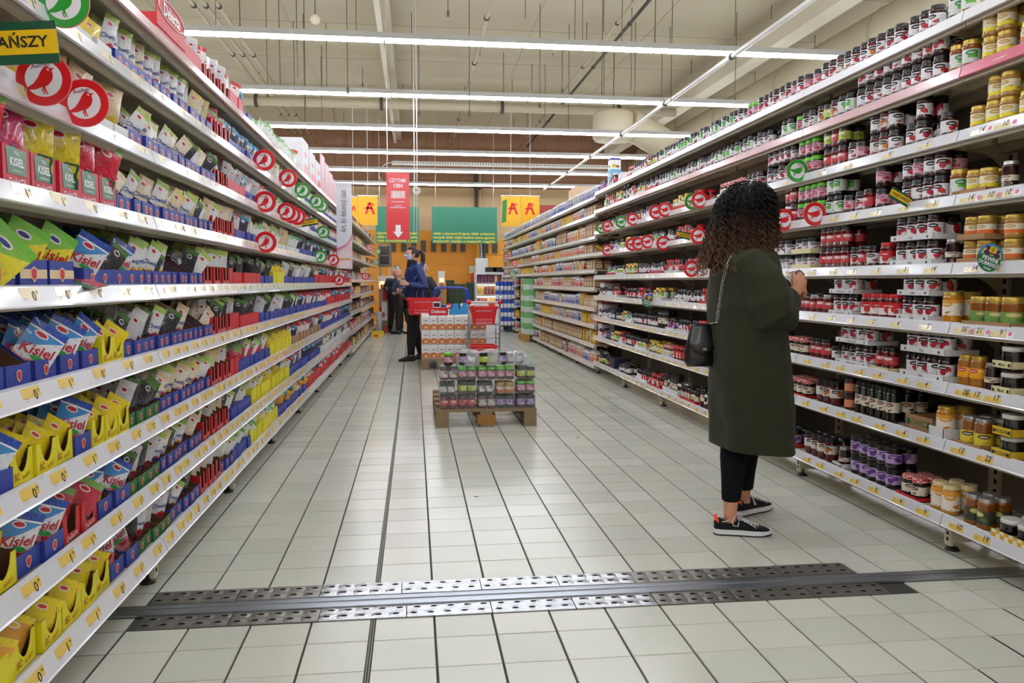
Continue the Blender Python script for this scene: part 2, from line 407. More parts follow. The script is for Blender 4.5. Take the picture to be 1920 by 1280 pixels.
# hanging rods and wires
rods = [(405, 0, 60), (558, 0, 145), (613, 85, 175), (652, 110, 172), (668, 0, 70), (778, 40, 60), (840, 0, 28), (573, 85, 205), (486, 125, 148), (502, 157, 180), (552, 137, 160), (604, 137, 165), (680, 120, 160), (756, 165, 180), (773, 168, 180), (786, 145, 215), (900, 0, 105), (985, 0, 35), (1012, 150, 200), (1037, 80, 105), (1078, 0, 80), (1100, 60, 90), (1092, 75, 93), (1132, 20, 60), (1139, 34, 66), (1166, 0, 92), (1183, 30, 170), (1240, 112, 205), (1258, 110, 190), (1296, 125, 140), (1356, 0, 92), (1378, 0, 70), (1256, 0, 95), (1054, 148, 172), (997, 147, 170), (960, 150, 190), (1378, 145, 190), (1446, 20, 36), (944, 160, 180), (880, 100, 215), (872, 140, 200), (1190, 175, 190), (1132, 175, 190), (1000, 230, 300), (840, 235, 300), (860, 235, 280), (650, 240, 290), (663, 240, 290), (700, 255, 320), (735, 250, 300), (800, 255, 310), (1090, 240, 300), (1046, 250, 300), (1110, 250, 290)]
M_rod = mat('rod steel', '#6a6354', .6, .3)
for i, (px, p0, p1) in enumerate(rods):
    Y = 23.6 if p0 > 225 else (9.5+(i*37 % 11)*.62 if p0 < 120 else 13+(i*29 % 9)*.7)
    a = aty(px, p1, Y); zt = 5.6
    b = MB().tube([(0, 0, 0), (0, 0, zt-a.z)], .0035+.00022*Y, 5)
    if i % 3 == 0: b.tube([(0, 0, -.02), (0, 0, .05)], .018, 6)
    ph = 'before the brown upper wall' if p0 > 225 else 'under the beige ceiling'
    tag(obj('hanging_rod', b.mesh('hanging_rod', [M_rod]), loc=a), 'thin dark rod hanging %s, %s from the near end' % (ph, ordn(i+1)), 'rod', 'thin rods hanging from the ceiling')

# ---- strip lights
M_diff = mat('lit diffuser', '#ffffff', .5, emit='#f2f6ff', es=LAMP_W)
M_hous = mat('aluminium light housing', '#c9ccd0', .35, .3)
ROWY = [8.9, 11.45, 13.95, 16.5, 19.1, 21.7]
names = ['first', 'second', 'third', 'fourth', 'fifth', 'sixth']
M_link = mat('joint grey', '#9a9da3', .5)
seg = MB().box(-.74, .74, -.03, .03, 0, .035).mesh('diffuser', [M_diff])
hb = MB().box(-1.5, 1.5, -.036, .036, .035, .095).mesh('housing', [M_hous])
for i, y in enumerate([-3.85, -1.3, 1.25, 3.8, 6.35]+ROWY):
    lab = 'long white strip light crossing the hall, %s one away from the viewer' % names[i-5] if i >= 5 else 'long white strip light crossing overhead near the viewer, %s from the near end' % ordn(i+1)
    t = thing('strip_light', lab, 'light', (1.2, y, 3.72), 0, 'strip lights crossing the hall')
    for k in range(-3, 4):
        obj('housing', hb, t, (3*k, 0, 0))
        for q in (-.75, .75): obj('diffuser', seg, t, (3*k+q, 0, 0))
    for k in (-7.5, -3, 1.5, 6.):
        obj('suspension', MB().tube([(k, 0, .09), (k, 0, 1.868)], .006, 5).mesh('suspension', [M_rod]), t)
# ================================================================ SHELVING
M_slot = mat('upright slot', '#26241f', .8)
M_rail = mat('glossy white price rail', '#d9dae1', .18, coat=.35, var=.05, vs=6.)
M_railp = mat('pale pink rail strip', '#dfb9bf', .2, coat=.4, var=.06, vs=6.)
M_raild = mat('deep pink rail strip', '#d9718c', .2, coat=.4)
M_tag = mat('yellow price ticket', '#e3c25a', .35, coat=.3)
M_tagp = mat('pale yellow price ticket', '#e2d19c', .3, coat=.4)
M_ink = mat('black ink', '#26231c', .5)
M_wht = mat('plain white print', '#efeff0', .4)
M_redp = mat('red print', '#dc1f28', .4)
M_pinkp = mat('pink print', '#d76a9d', .4)
M_backp = mat('dull taupe back panel', '#7a7262', .7)  # darker than the rack steel: shade inside the shelves put into the colour
M_foot = mat('black rubber foot', '#1d1c1a', .5)
def face(s, tilt=0.):
    """frame of a sign on the face of rack s (-1 left, 1 right) seen from the aisle; tilt > 0 looks up"""
    n = Vector((-s*math.cos(tilt), 0, math.sin(tilt))); r = Vector((0, -s, 0)); u = n.cross(r)
    return Matrix(((r.x, u.x, n.x, 0), (r.y, u.y, n.y, 0), (r.z, u.z, n.z, 0), (0, 0, 0, 1)))
class Rack:
    def __init__(s, side, xf, ys, zs, depth, rh, rd, name, off=0., every=None):
        s.side, s.xf, s.ys, s.zs, s.depth, s.rh, s.rd, s.name, s.off = side, xf, ys, zs, depth, rh, rd, name, off
    def X(s, d): return s.xf+s.side*d
    def pt(s, y, d, z): return Vector((s.X(d), y, z))
_meshc = {}
def cached(key, fn):
    if key not in _meshc: _meshc[key] = fn()
    return _meshc[key]
def sbox(b, s, d0, d1, y0, y1, z0, z1, mi=0):
    b.box(min(s*d0, s*d1), max(s*d0, s*d1), y0, y1, z0, z1, mi)
def shelf_mesh(s, L, D):
    b = MB(); sbox(b, s, .008, D, .003, L-.003, -.022, -.006)
    sbox(b, s, .008, .03, .003, L-.003, -.06, -.006)
    sbox(b, s, .16, .175, .02, L-.02, -.05, -.022); sbox(b, s, D-.05, D, .003, L-.003, -.06, -.006)
    return b.mesh('shelf', [M_rack])
def rail_mesh(s, L, rh, rd, m):
    b = MB(); y0, y1 = .004, L-.004
    pr = [(0.012, 0), (rd*.5+.002, .004), (-.002, 0), (-rd, -rh), (-rd-.004, -rh-.004), (-rd+.002, -rh-.007), (.006, -rh+.004)]
    v = [(s*d, y, z) for y in (y0, y1) for d, z in pr]; n = len(pr)
    f = [(i, (i+1) % n, n+(i+1) % n, n+i) for i in range(n)]+[tuple(reversed(range(n))), tuple(range(n, 2*n))]
    if s > 0: f = [tuple(reversed(q)) for q in f]
    b.add(v, f, 0); return b.mesh('price_rail', [m])
def bracket_mesh(s, D):
    b = MB()
    o = [(.05, -.024), (D, -.024), (D, -.125), (D-.03, -.122), (D-.07, -.085), (D-.12, -.06), (.05, -.045)]
    v = [(s*d, y, z) for y in (-.0025, .0025) for d, z in o]; n = len(o)
    b.add(v, [tuple(reversed(range(n))), tuple(range(n, 2*n))]+[(i, (i+1) % n, n+(i+1) % n, n+i) for i in range(n)], 0)
    return b.mesh('bracket', [M_rack])
def upright_mesh(s, D, H):
    b = MB(); sbox(b, s, D, D+.05, -.03, .03, .1, H)
    z = .2
    while z < H-.05:
        sbox(b, s, D-.0015, D, -.024, -.006, z, z+.022, 1); z += .045
    return b.mesh('upright', [M_rack, M_slot])
def base_mesh(s, D):
    b = MB(); sbox(b, s, .03, D, -.018, .018, .045, .105); sbox(b, s, .026, .04, -.022, .022, .03, .14, 0)
    for z in (.05, .075, .1): sbox(b, s, .024, .026, -.006, .006, z, z+.014, 1)
    return b.mesh('base_leg', [M_rack, M_slot])
def foot_mesh():
    return MB().lathe([(.004, .045), (.007, .045), (.007, .018), (.024, .012), (.03, .003), (.03, 0)], 12).mesh('levelling_foot', [M_foot])
def ticket(s, rh, txt, pale, w=.09, heart=False):
    b = MB(); M = face(s, .3); h = rh*.92
    b.add([M @ Vector(p) for p in ((-w/2, -h/2, 0), (w/2, -h/2, 0), (w/2, h/2, 0), (-w/2, h/2, 0))], [(0, 1, 2, 3)], 0)
    if txt:
        b.text(txt, h*.86, M @ T(w*.2, -h*.04, .0006), 1, bold=.012)
        b.text('99', h*.3, M @ T(w*.4, h*.2, .0006), 1)
        for k in range(2): b.add([M @ Vector(p) for p in ((-w*.44, -h*(.12+.14*k), .0005), (-w*.2, -h*(.12+.14*k), .0005), (-w*.2, -h*(.14+.14*k), .0005), (-w*.44, -h*(.14+.14*k), .0005))], [(3, 2, 1, 0)], 1)
    if heart:
        c = w*.5+.02
        b.add([M @ Vector(p) for p in ((c-.017, -h/2, 0), (c+.017, -h/2, 0), (c+.017, h/2, 0), (c-.017, h/2, 0))], [(0, 1, 2, 3)], 2)
        b.add([M @ Vector((c+.011*math.cos(PI*2*k/12), -h*.1+.009*math.sin(PI*2*k/12), .0005)) for k in range(12)], [tuple(range(12))], 3)
    return b.mesh('price_ticket', [M_tagp if pale else M_tag, M_ink, M_wht, M_pinkp])
LSIDE = 'sachet'; RSIDE = 'jar'
def build_rack(R, labels, tickets, railm, near_y=9., back=True, toph=None, skip=lambda i, li: False):
    s, D = R.side, R.depth
    H = toph or R.zs[-1]+.0
    for i in range(len(R.ys)-1):
        y0, y1 = R.ys[i], R.ys[i+1]; L = y1-y0
        t = thing('shelving_bay', labels(i), 'shelving', (R.xf, y0, 0), 0, 'steel shelving bays of the %s' % R.name)
        for li, z in enumerate(R.zs):
            if skip(i, li): continue
            key = (s, round(L, 3), round(D, 3))
            sh = obj('shelf', cached(('sh',)+key, lambda: shelf_mesh(s, L, D)), t, (0, 0, z))
            rm = railm(li, i)
            obj('price_rail', cached(('rl', rm.name)+key, lambda: rail_mesh(s, L, R.rh, R.rd, rm)), sh, (0, 0, 0))
            if y0 < 9: obj('bracket', cached(('br', s, D), lambda: bracket_mesh(s, D)), sh, (0, R.off, 0))
            tickets(R, sh, i, li, y0, y1)
            if rm is not M_rail and y0 < 7:
                txt = 'MIODY' if rm is M_raild else ('DŻEMY' if i % 2 else 'KONFITURY')
                for q in range(3):
                    me_ = cached(('rl', s, txt), lambda: MB().text(txt, R.rh*.6, face(s, .25), 0).mesh('rail_lettering', [M_wht]))
                    obj('rail_lettering', me_, sh, (s*(-R.rd*.5-.001), L*(q+.5)/3, -R.rh*.5))
        obj('upright', cached(('up', s, D, H), lambda: upright_mesh(s, D, H)), t, (0, R.off, 0))
        obj('base_leg', cached(('ba', s, D), lambda: base_mesh(s, D)), t, (0, 0, 0))
        obj('levelling_foot', cached('ft', foot_mesh), t, (s*.065, .02, 0))
        if back:
            b = MB(); sbox(b, s, D+.02, D+.03, .0, L, .1, H)
            obj('back_panel', b.mesh('back_panel', [M_backp]), t)
# -- right-hand rack (jars), left-hand rack (sachets), far units
RZS = [.165, .484, .727, .982, 1.231, 1.513, 1.774, 2.032, 2.255]
LZS = [.178, .411, .645, .89, 1.136, 1.388, 1.63, 1.868, 2.10]
RR = Rack(1, 2.235, [.41, 1.75]+[3.09+1.34*k for k in range(6)], RZS, .36, .042, .012, 'jar rack', .17)
LR = Rack(-1, -.955, [.433, 1.767]+[3.10+1.333*k for k in range(8)], LZS, .36, .047, .018, 'sachet rack', .12)
FZR = [.11, .365, .61, .83, 1.08, 1.31, 1.52, 1.725, 2.0, 2.22]
FZL = [.1, .385, .68, .94, 1.19, 1.54, 1.82, 2.11]
FR = Rack(1, 2.245, [9.79+1.325*k for k in range(9)], FZR, .4, .04, .012, 'flour rack', .1)
FL = Rack(-1, -.955, [12.43+1.33*k for k in range(7)], FZL, .36, .045, .015, 'baking rack', .1)
rt = random.Random(5)
def tk_right(R, sh, bi, li, y0, y1):
    if y0 > 7.7 or y1 < 2: 
        b = MB(); n = 8
        for k in range(n):
            c = (y1-y0)*(k+.5)/n; b.add([face(1, .3) @ Vector(p)+Vector((-R.rd*.5-.001, c, -R.rh*.5)) for p in ((-.03, -.017, 0), (.03, -.017, 0), (.03, .017, 0), (-.03, .017, 0))], [(0, 1, 2, 3)], 0)
        if y1 > 2: tag(obj('price_tickets', b.mesh('price_tickets', [M_tag if y0 > 7 else M_tagp]), sh), kind='stuff')
        return
    if li >= 7: return
    near = y0 < 2
    pal = li in (3, 4, 5, 6)
    y = y1-.09 if near else y0+.1
    n = 4 if near else 7
    if near: seq = {0: ['19', '10'], 1: ['22', '13'], 2: ['17', '13', '20'], 3: ['9', '21', '36'], 4: ['9', '14'], 5: ['10', '10', '14'], 6: ['10', '14']}[li]
    else: seq = {0: ['9', '4', '9', '6', '6', '5', '9'], 1: ['9', '4', '9', '7', '9', '6', '5'], 2: ['4', '3', '4', '5', '5', '7', '2'], 3: ['3', '4', '2', '5', '2', '2'], 4: ['14', '3', '3', '3', '2', '7'], 5: ['3', '7', '3', '3', '7', '5'], 6: ['5', '9', '9', '7']}[li]
    m = len(seq); span = (.3 if near else (y1-y0)-.12)
    base = y1-span-.03 if near else y0+.05
    for k, tx in enumerate(seq):
        c = base+span*(k+.5)/m+rt.uniform(-.02, .02)
        hp = near and li in (3, 5, 6)
        me = cached(('tk', 1, tx, pal, hp), lambda: ticket(1, R.rh, tx, pal, .09, hp))
        obj('price_ticket', me, sh, (-R.rd*.5-.0012, c-y0, -R.rh*.5))
def tk_left(R, sh, bi, li, y0, y1):
    if y0 > 7:
        b = MB(); n = 9
        for k in range(n):
            c = (y1-y0)*(k+.5)/n; b.add([face(-1, .3) @ Vector(p)+Vector((R.rd*.5+.001, c, -R.rh*.5)) for p in ((-.03, -.017, 0), (.03, -.017, 0), (.03, .017, 0), (-.03, .017, 0))], [(0, 1, 2, 3)], 0)
        tag(obj('price_tickets', b.mesh('price_tickets', [M_tagp]), sh), kind='stuff')
        return
    if li == 8: return
    n = [7, 7, 7, 6, 6, 6, 5, 5][li] + (3 if y0 > 3 and li < 6 else 0)
    for k in range(n):
        c = (y1-y0)*(k+.5)/n+rt.uniform(-.025, .025); tx = rt.choice('0111')
        me = cached(('tk', -1, tx, li > 3), lambda: ticket(-1, R.rh, tx, li > 3, .095))
        obj('price_ticket', me, sh, (R.rd*.5+.0012, c, -R.rh*.5))
build_rack(RR, lambda i: 'beige steel shelving bay of the jar rack, %s from the near end' % ordn(i+1), tk_right,
           lambda li, bi: (M_raild if bi <= 1 else M_railp) if li == 7 else (M_rackw if li == 8 else M_rail))
build_rack(LR, lambda i: 'beige steel shelving bay of the sachet rack, %s from the near end' % ordn(i+1), tk_left,
           lambda li, bi: M_railp if li == 8 else M_rail)
def tk_far(R, sh, bi, li, y0, y1):
    b = MB(); n = 9
    for k in range(n):
        c = (y1-y0)*(k+.5)/n; b.add([face(R.side, .3) @ Vector(p)+Vector((-R.side*(R.rd*.5+.001), c, -R.rh*.5)) for p in ((-.03, -.017, 0), (.03, -.017, 0), (.03, .017, 0), (-.03, .017, 0))], [(0, 1, 2, 3)], 0)
    tag(obj('price_tickets', b.mesh('price_tickets', [M_tagp]), sh), kind='stuff')
build_rack(FR, lambda i: 'steel bay of the flour shelves beyond the jars, %s from its near end' % ordn(i+1), tk_far, lambda li, bi: M_rail, skip=lambda i, li: i in (4, 5) and li < 5)
build_rack(FL, lambda i: 'steel bay of the baking shelves beyond the sachets, %s from its near end' % ordn(i+1), tk_far, lambda li, bi: M_rail)

# ================================================================ PRODUCT QUEUE
def yof(px, X, z):
    """distance along the aisle of a point of the plane x = X at height z that lines up with column px"""
    y = atx(px, 528, X).y
    for _ in range(4):
        p = Vector((X, y, z))-CAM0; Z = p.dot(_w); yy = 640-F*p.dot(_U)/Z
        y = atx(px, yy, X).y
    return y
class Stuff:
    def __init__(s): s.b = MB(); s.mats = []
    def add(s, mb, mats, M):
        ix = []
        for m_ in mats:
            if m_ not in s.mats: s.mats.append(m_)
            ix.append(s.mats.index(m_))
        b = len(s.b.V); s.b.V.extend(tuple(M @ Vector(v)) for v in mb.V)
        s.b.F.extend(tuple(b+j for j in f) for f in mb.F); s.b.M.extend(ix[k] for k in mb.M); s.b.U.extend(mb.U); s.b.S.extend(mb.S)
    def done(s, name, label):
        if not s.b.V: return
        tag(obj(name, s.b.mesh(name, s.mats)), label, None, None, 'stuff')
class Proto:
    """name, desc, cat, root mesh, parts [(name, mesh)], far MB, far mats"""
    def __init__(s, name, desc, cat, root, parts, far, fmats, r=.036, h=.1):
        s.name, s.desc, s.cat, s.root, s.parts, s.far, s.fmats, s.r, s.h = name, desc, cat, root, parts, far, fmats, r, h
def inst(p, M, label, group):
    o = obj(p.name, p.root, M=M); tag(o, label, p.cat, group)
    for nm, me in p.parts: obj(nm, me, o)
    return o
Q = []          # dicts: p, M, pos, pri, lab (function of ordinal)
def q(p, M, key, desc=None, pri=0., tail='', group=None): Q.append(dict(p=p, M=M, key=key, d=desc or p.desc, pri=pri, tail=tail, group=group))

# ---------------------------------------------------------------- jar labels (flat print on the paper band)
def label_mat(name, base, fruit, fs=.5, logo='#15161a', band=None, bv=(.0, .2), ring=False, green=None):
    t = NT(name); _, u, v = t.uv()
    u2 = t.math('FRACT', t.math('MULTIPLY', u, 2.))
    c = hx(base)
    vec = t.n('ShaderNodeCombineXYZ'); t.l(t.math('MULTIPLY', u, 9.), vec.inputs[0]); t.l(t.math('MULTIPLY', v, 2.6), vec.inputs[1])
    vo = t.n('ShaderNodeTexVoronoi'); vo.inputs['Scale'].default_value = 1.; t.l(vec.outputs[0], vo.inputs['Vector'])
    fr = t.math('MULTIPLY', t.math('LESS_THAN', vo.outputs['Distance'], .56), t.math('MULTIPLY', t.math('LESS_THAN', v, t.math('MULTIPLY_ADD', u2, .5, fs-.1)), t.math('LESS_THAN', u2, .6)))
    f = t.mix(vo.outputs['Distance'], hx(fruit), tuple(x*.35 for x in hx(fruit)[:3])+(1,))
    col = t.mix(fr, c, f)
    if band: col = t.mix(t.between(v, *bv), col, hx(band))
    if green: col = t.mix(t.math('MULTIPLY', t.between(u2, .15, .5), t.between(v, .35, .9)), col, hx(green))
    col = t.mix(t.ell(u2, v, .26, .74, .22, .19), col, hx(logo)); col = t.mix(t.ell(u2, v, .26, .72, .15, .05), col, hx('#cfcfd4'))
    nz = t.n('ShaderNodeTexNoise'); nz.inputs['Scale'].default_value = 1.; nz.inputs['Detail'].default_value = 1.
    v3 = t.n('ShaderNodeCombineXYZ'); t.l(t.math('MULTIPLY', u, 70.), v3.inputs[0]); t.l(t.math('MULTIPLY', v, 14.), v3.inputs[1]); t.l(v3.outputs[0], nz.inputs['Vector'])
    tx = t.math('MULTIPLY', t.math('GREATER_THAN', nz.outputs[0], .57), t.math('MULTIPLY', t.between(u2, .66, .96), t.between(v, .4, .85)))
    col = t.mix(t.math('MULTIPLY', tx, .7), col, hx('#55505a'))
    st = t.math('GREATER_THAN', t.math('SINE', t.math('MULTIPLY', u, 420.)), .0)
    col = t.mix(t.math('MULTIPLY', st, t.math('MULTIPLY', t.between(u2, .74, .9), t.between(v, .06, .33))), col, hx('#1c1c1c'))
    t.l(col, t.b.inputs['Base Color']); t.setp(Roughness=.42); t.m.name = name
    return t.m
def glassy(name, c, rough=.06): return mat(name, c, rough, coat=.6)
B_jam = glassy('dark jam in glass', '#2a0c10'); B_red = glassy('red jam in glass', '#5a1016'); B_hon = glassy('amber honey in glass', '#8a4d0c')
B_hony = glassy('pale honey in glass', '#b98a34'); B_blk = glassy('black preserve in glass', '#0f0d10'); B_cry = mat('bee pollen grains in glass', '#a86a16', .3, var=.5, vs=90., coat=.6)
B_spr = glassy('mustard spread in glass', '#a8803c'); B_amb = glassy('thick amber honey', '#c07c14')
L_blk = mat('black lid', '#17171a', .3); L_grn = mat('bright green lid', '#5fc01e', .35); L_gold = mat('gold lid', '#c6a84e', .3, .5); L_sil = mat('silver lid', '#b9bbbd', .28, .7)
L_red = mat('red lid', '#c3181f', .35); L_wht = mat('white lid', '#dcdcdc', .35); L_dgr = mat('dark green lid', '#1d3326', .35)
def gingham():
    t = NT('red gingham lid'); c = t.n('ShaderNodeTexCoord'); ck = t.n('ShaderNodeTexChecker'); ck.inputs['Scale'].default_value = 110.
    ck.inputs[1].default_value = hx('#c8252c'); ck.inputs[2].default_value = hx('#e9b9b8'); t.l(c.outputs['Object'], ck.inputs[0]); t.l(ck.outputs[0], t.b.inputs['Base Color']); t.setp(Roughness=.4); return t.m
L_gin = gingham()
P_straw = label_mat('strawberry jam label', '#e3e1e8', '#d81e2c'); P_cher = label_mat('cherry jam label', '#e6e4ea', '#c41236', .8)
P_plain = label_mat('plain white jam label', '#dfdfe5', '#c8596a', .3); P_pink = label_mat('pink jam label', '#dca9bb', '#d0304c', .4, '#8e2d50')
P_redl = label_mat('red jam label', '#cf3a44', '#e0606a', .5, '#e9dcdc'); P_peach = label_mat('orange fruit label', '#d9d4d0', '#e07a28', .6)
P_grnl = label_mat('green and white label', '#d9dedb', '#d9dedb', .1, '#2e8f4a', green='#62b63c'); P_yel = label_mat('yellow honey label', '#e6e0c4', '#d8b22c', .3, '#c39a2a', '#e9d92a', (0., .34))
P_pur = label_mat('purple jam label', '#b9a3cf', '#6c3d9a', .7, '#6a3597'); P_gherb = label_mat('green honey label', '#6d9a4a', '#5c8a3a', .3, '#c8b768')
P_orb = label_mat('cream and orange label', '#e8dfc9', '#e8dfc9', .1, '#b89a5a', '#dd6c22', (0., .42)); P_polen = label_mat('amber yellow label', '#eba51e', '#eba51e', .1, '#d8322a', '#f0d9a0', (.7, .8))
P_miod = label_mat('cream honey label', '#efe6dc', '#eb9c26', .2, '#e7a524', '#e9a13c', (.78, 1.)); P_dark = label_mat('dark honey label', '#3c3f33', '#6f7a48', .4, '#c9c552')
P_yl2 = label_mat('bright yellow label', '#e1c93a', '#d9b92a', .2, '#5a4a1a'); P_crm = label_mat('cream label', '#ded9c8', '#8a5a4a', .25, '#7c3a30')
P_lime = label_mat('lime fruit label', '#bcd14e', '#9abf2c', .6, '#e9efcc'); P_bred = label_mat('white and red label', '#e6e2e2', '#e03a2e', .6, '#d11d24', '#d11d24', (.55, 1.))
def jar(name, desc, h, r, body, lid, lab, shape='std', lz=(.2, .66), group=None):
    kw = dict(
        std=[(.84, 0), (1, .05), (1, .14), (.94, .19), (.94, .67), (1, .72), (1, .78), (.86, .85), (.84, .87)],
        tall=[(.9, 0), (1, .03), (1, .1), (.97, .13), (.97, .78), (1, .8), (.95, .84), (.8, .89), (.8, .9)],
        squat=[(.8, 0), (1, .08), (1, .2), (.97, .24), (.97, .7), (1, .74), (.9, .82), (.88, .84)],
        hip=[(.55, 0), (.8, .06), (.86, .14), (.78, .24), (.98, .34), (.98, .7), (.86, .8), (.82, .86)])[shape]
    b = MB().lathe([(a*r, z*h) for a, z in kw], 20); root = b.mesh(name, [body])
    lt = kw[-1][1]*h; lr = kw[-1][0]*r*1.07
    lidm = MB().lathe([(lr*.98, lt-.012*h/.1), (lr, lt-.01), (lr, h-.003), (lr*.96, h), (lr*.9, h-.0012)], 20).mesh('lid', [lid])
    i0 = [a for a, z in kw if abs(z-lz[0]) < .08] or [.95]
    lrad = max(a for a, z in kw if lz[0]-.03 <= z <= lz[1]+.03 or 0)*r*1.008 if any(lz[0]-.03 <= z <= lz[1]+.03 for a, z in kw) else r
    lm = MB().lathe([(lrad, lz[0]*h), (lrad, lz[1]*h)], 20, cap=False).mesh('label', [lab])
    far = MB().lathe([(.88*r, 0), (r, lz[0]*h), (r, lz[1]*h), (.9*r, lt-.01), (lr, lt-.008), (lr, h)], 9, [0, 2, 0, 1, 1])
    return Proto(name, desc, 'jar', root, [('lid', lidm), ('label', lm)], far, [body, lid, lab], r, h)
J = dict(
    straw=jar('jam_jar', 'black-lidded jam jar with strawberry label', .108, .036, B_jam, L_blk, P_straw),
    cher=jar('jam_jar', 'black-lidded jam jar with cherry label', .108, .036, B_jam, L_blk, P_cher),
    plain=jar('jam_jar', 'black-lidded jam jar with white label', .108, .036, B_jam, L_blk, P_plain),
    peach=jar('jam_jar', 'black-lidded jam jar with orange fruit label', .108, .036, B_red, L_blk, P_peach),
    pinkg=jar('jam_jar', 'green-lidded jam jar with pink label', .1, .036, B_jam, L_grn, P_pink, 'squat', (.26, .7)),
    pinkb=jar('jam_jar', 'black-lidded jam jar with pink label', .1, .036, B_jam, L_blk, P_pink, 'squat', (.26, .7)),
    redl=jar('jam_jar', 'dark jam jar with red label', .112, .034, B_red, L_blk, P_redl, 'std', (.26, .62)),
    reds=jar('jam_jar', 'silver-lidded jam jar with red label', .105, .034, B_red, L_sil, P_redl, 'std', (.26, .62)),
    redlid=jar('jam_jar', 'red-lidded jam jar with strawberry label', .118, .038, B_red, L_red, P_bred, 'std', (.15, .66)),
    green=jar('jam_jar', 'black-lidded jam jar with green and white label', .112, .035, B_blk, L_blk, P_grnl, 'tall', (.2, .72)),
    small=jar('jam_jar', 'small black-lidded jar with white label', .095, .03, B_blk, L_blk, P_plain),
    lime=jar('jam_jar', 'dark jam jar with lime label', .1, .036, B_jam, L_blk, P_lime, 'squat', (.26, .7)),
    purp=jar('jam_jar', 'black-lidded jam jar with purple label', .1, .037, B_blk, L_blk, P_pur, 'squat', (.25, .72)),
    ging=jar('jam_jar', 'jam jar with red gingham lid', .1, .035, B_blk, L_gin, P_crm, 'squat', (.22, .62)),
    fancy=jar('jam_jar', 'waisted jam jar with black lid and fruit label', .13, .036, B_red, L_blk, P_peach, 'hip', (.34, .7)),
    blackt=jar('tall_jar', 'tall black jar of preserve', .165, .033, B_blk, L_blk, P_crm, 'tall', (.3, .6)),
    lowicz=jar('jam_jar', 'squat black jar with round white label', .085, .036, B_blk, L_blk, P_plain, 'squat', (.25, .7)),
    peachs=jar('jam_jar', 'small jar with peach coloured label', .085, .03, B_red, L_blk, mat('peach label', '#e0906a', .4), 'squat', (.2, .66)),
    drk=jar('jam_jar', 'plain dark brown jar with silver lid', .11, .03, B_jam, L_sil, P_crm, 'tall', (.3, .5)),
    honey=jar('honey_jar', 'gold-lidded honey jar with white and green label', .118, .037, B_hon, L_gold, P_grnl, 'std', (.2, .66)),
    honyel=jar('honey_jar', 'gold-lidded honey jar with yellow label', .095, .036, B_spr, L_gold, P_yel, 'std', (.2, .66)),
    honor=jar('honey_jar', 'gold-lidded spread jar with orange label', .092, .036, B_spr, L_gold, P_orb, 'squat', (.22, .62)),
    pollen=jar('honey_jar', 'gold-lidded jar of amber bee pollen', .13, .034, B_cry, L_gold, P_polen, 'tall', (.3, .62)),
    herb=jar('honey_jar', 'gold-lidded dark honey jar with green label', .115, .042, B_hon, L_gold, P_gherb, 'squat', (.12, .5)),
    amber=jar('honey_jar', 'large amber honey jar with white label', .135, .041, B_amb, L_gold, P_miod, 'tall', (.25, .75)),
    silyel=jar('honey_jar', 'silver-lidded dark honey jar with yellow label', .12, .037, B_hon, L_sil, P_yl2, 'tall', (.12, .52)),
    sildk=jar('honey_jar', 'silver-lidded dark honey jar', .125, .034, B_hon, L_sil, P_dark, 'tall', (.15, .6)),
    miod=jar('honey_jar', 'cream-lidded honey jar with white and yellow label', .125, .037, B_hony, mat('cream lid', '#e3cf9c', .35), P_miod, 'tall', (.14, .8)),
    whl=jar('honey_jar', 'white-lidded dark honey tub', .08, .043, B_blk, L_wht, P_plain, 'squat', (.05, .3)),
)
# ================================================================ JAR RACK CONTENTS
M_card = mat('kraft cardboard', '#a5805b', .8, var=.08, vs=20.); M_cardw = mat('white cardboard', '#dcdde0', .6); M_cardg = mat('grey shaded cardboard', '#b9bbc0', .7)
M_cardr = mat('red cardboard', '#c81a26', .5); M_cardy = mat('yellow cardboard', '#e3d91c', .5); M_cardb = mat('blue cardboard', '#2b3f9e', .5); M_cardgr = mat('green cardboard', '#1f6b35', .5)
M_cream = mat('cream cardboard', '#d9d3a4', .6); M_inner = mat('brown inside of cardboard', '#6b4a35', .85)
def gingy():
    t = NT('yellow gingham card'); c = t.n('ShaderNodeTexCoord'); ck = t.n('ShaderNodeTexChecker'); ck.inputs['Scale'].default_value = 45.
    ck.inputs[1].default_value = hx('#d9a92c'); ck.inputs[2].default_value = hx('#ece4c4'); t.l(c.outputs['Object'], ck.inputs[0]); t.l(ck.outputs[0], t.b.inputs['Base Color']); return t.m
M_ging = gingy()
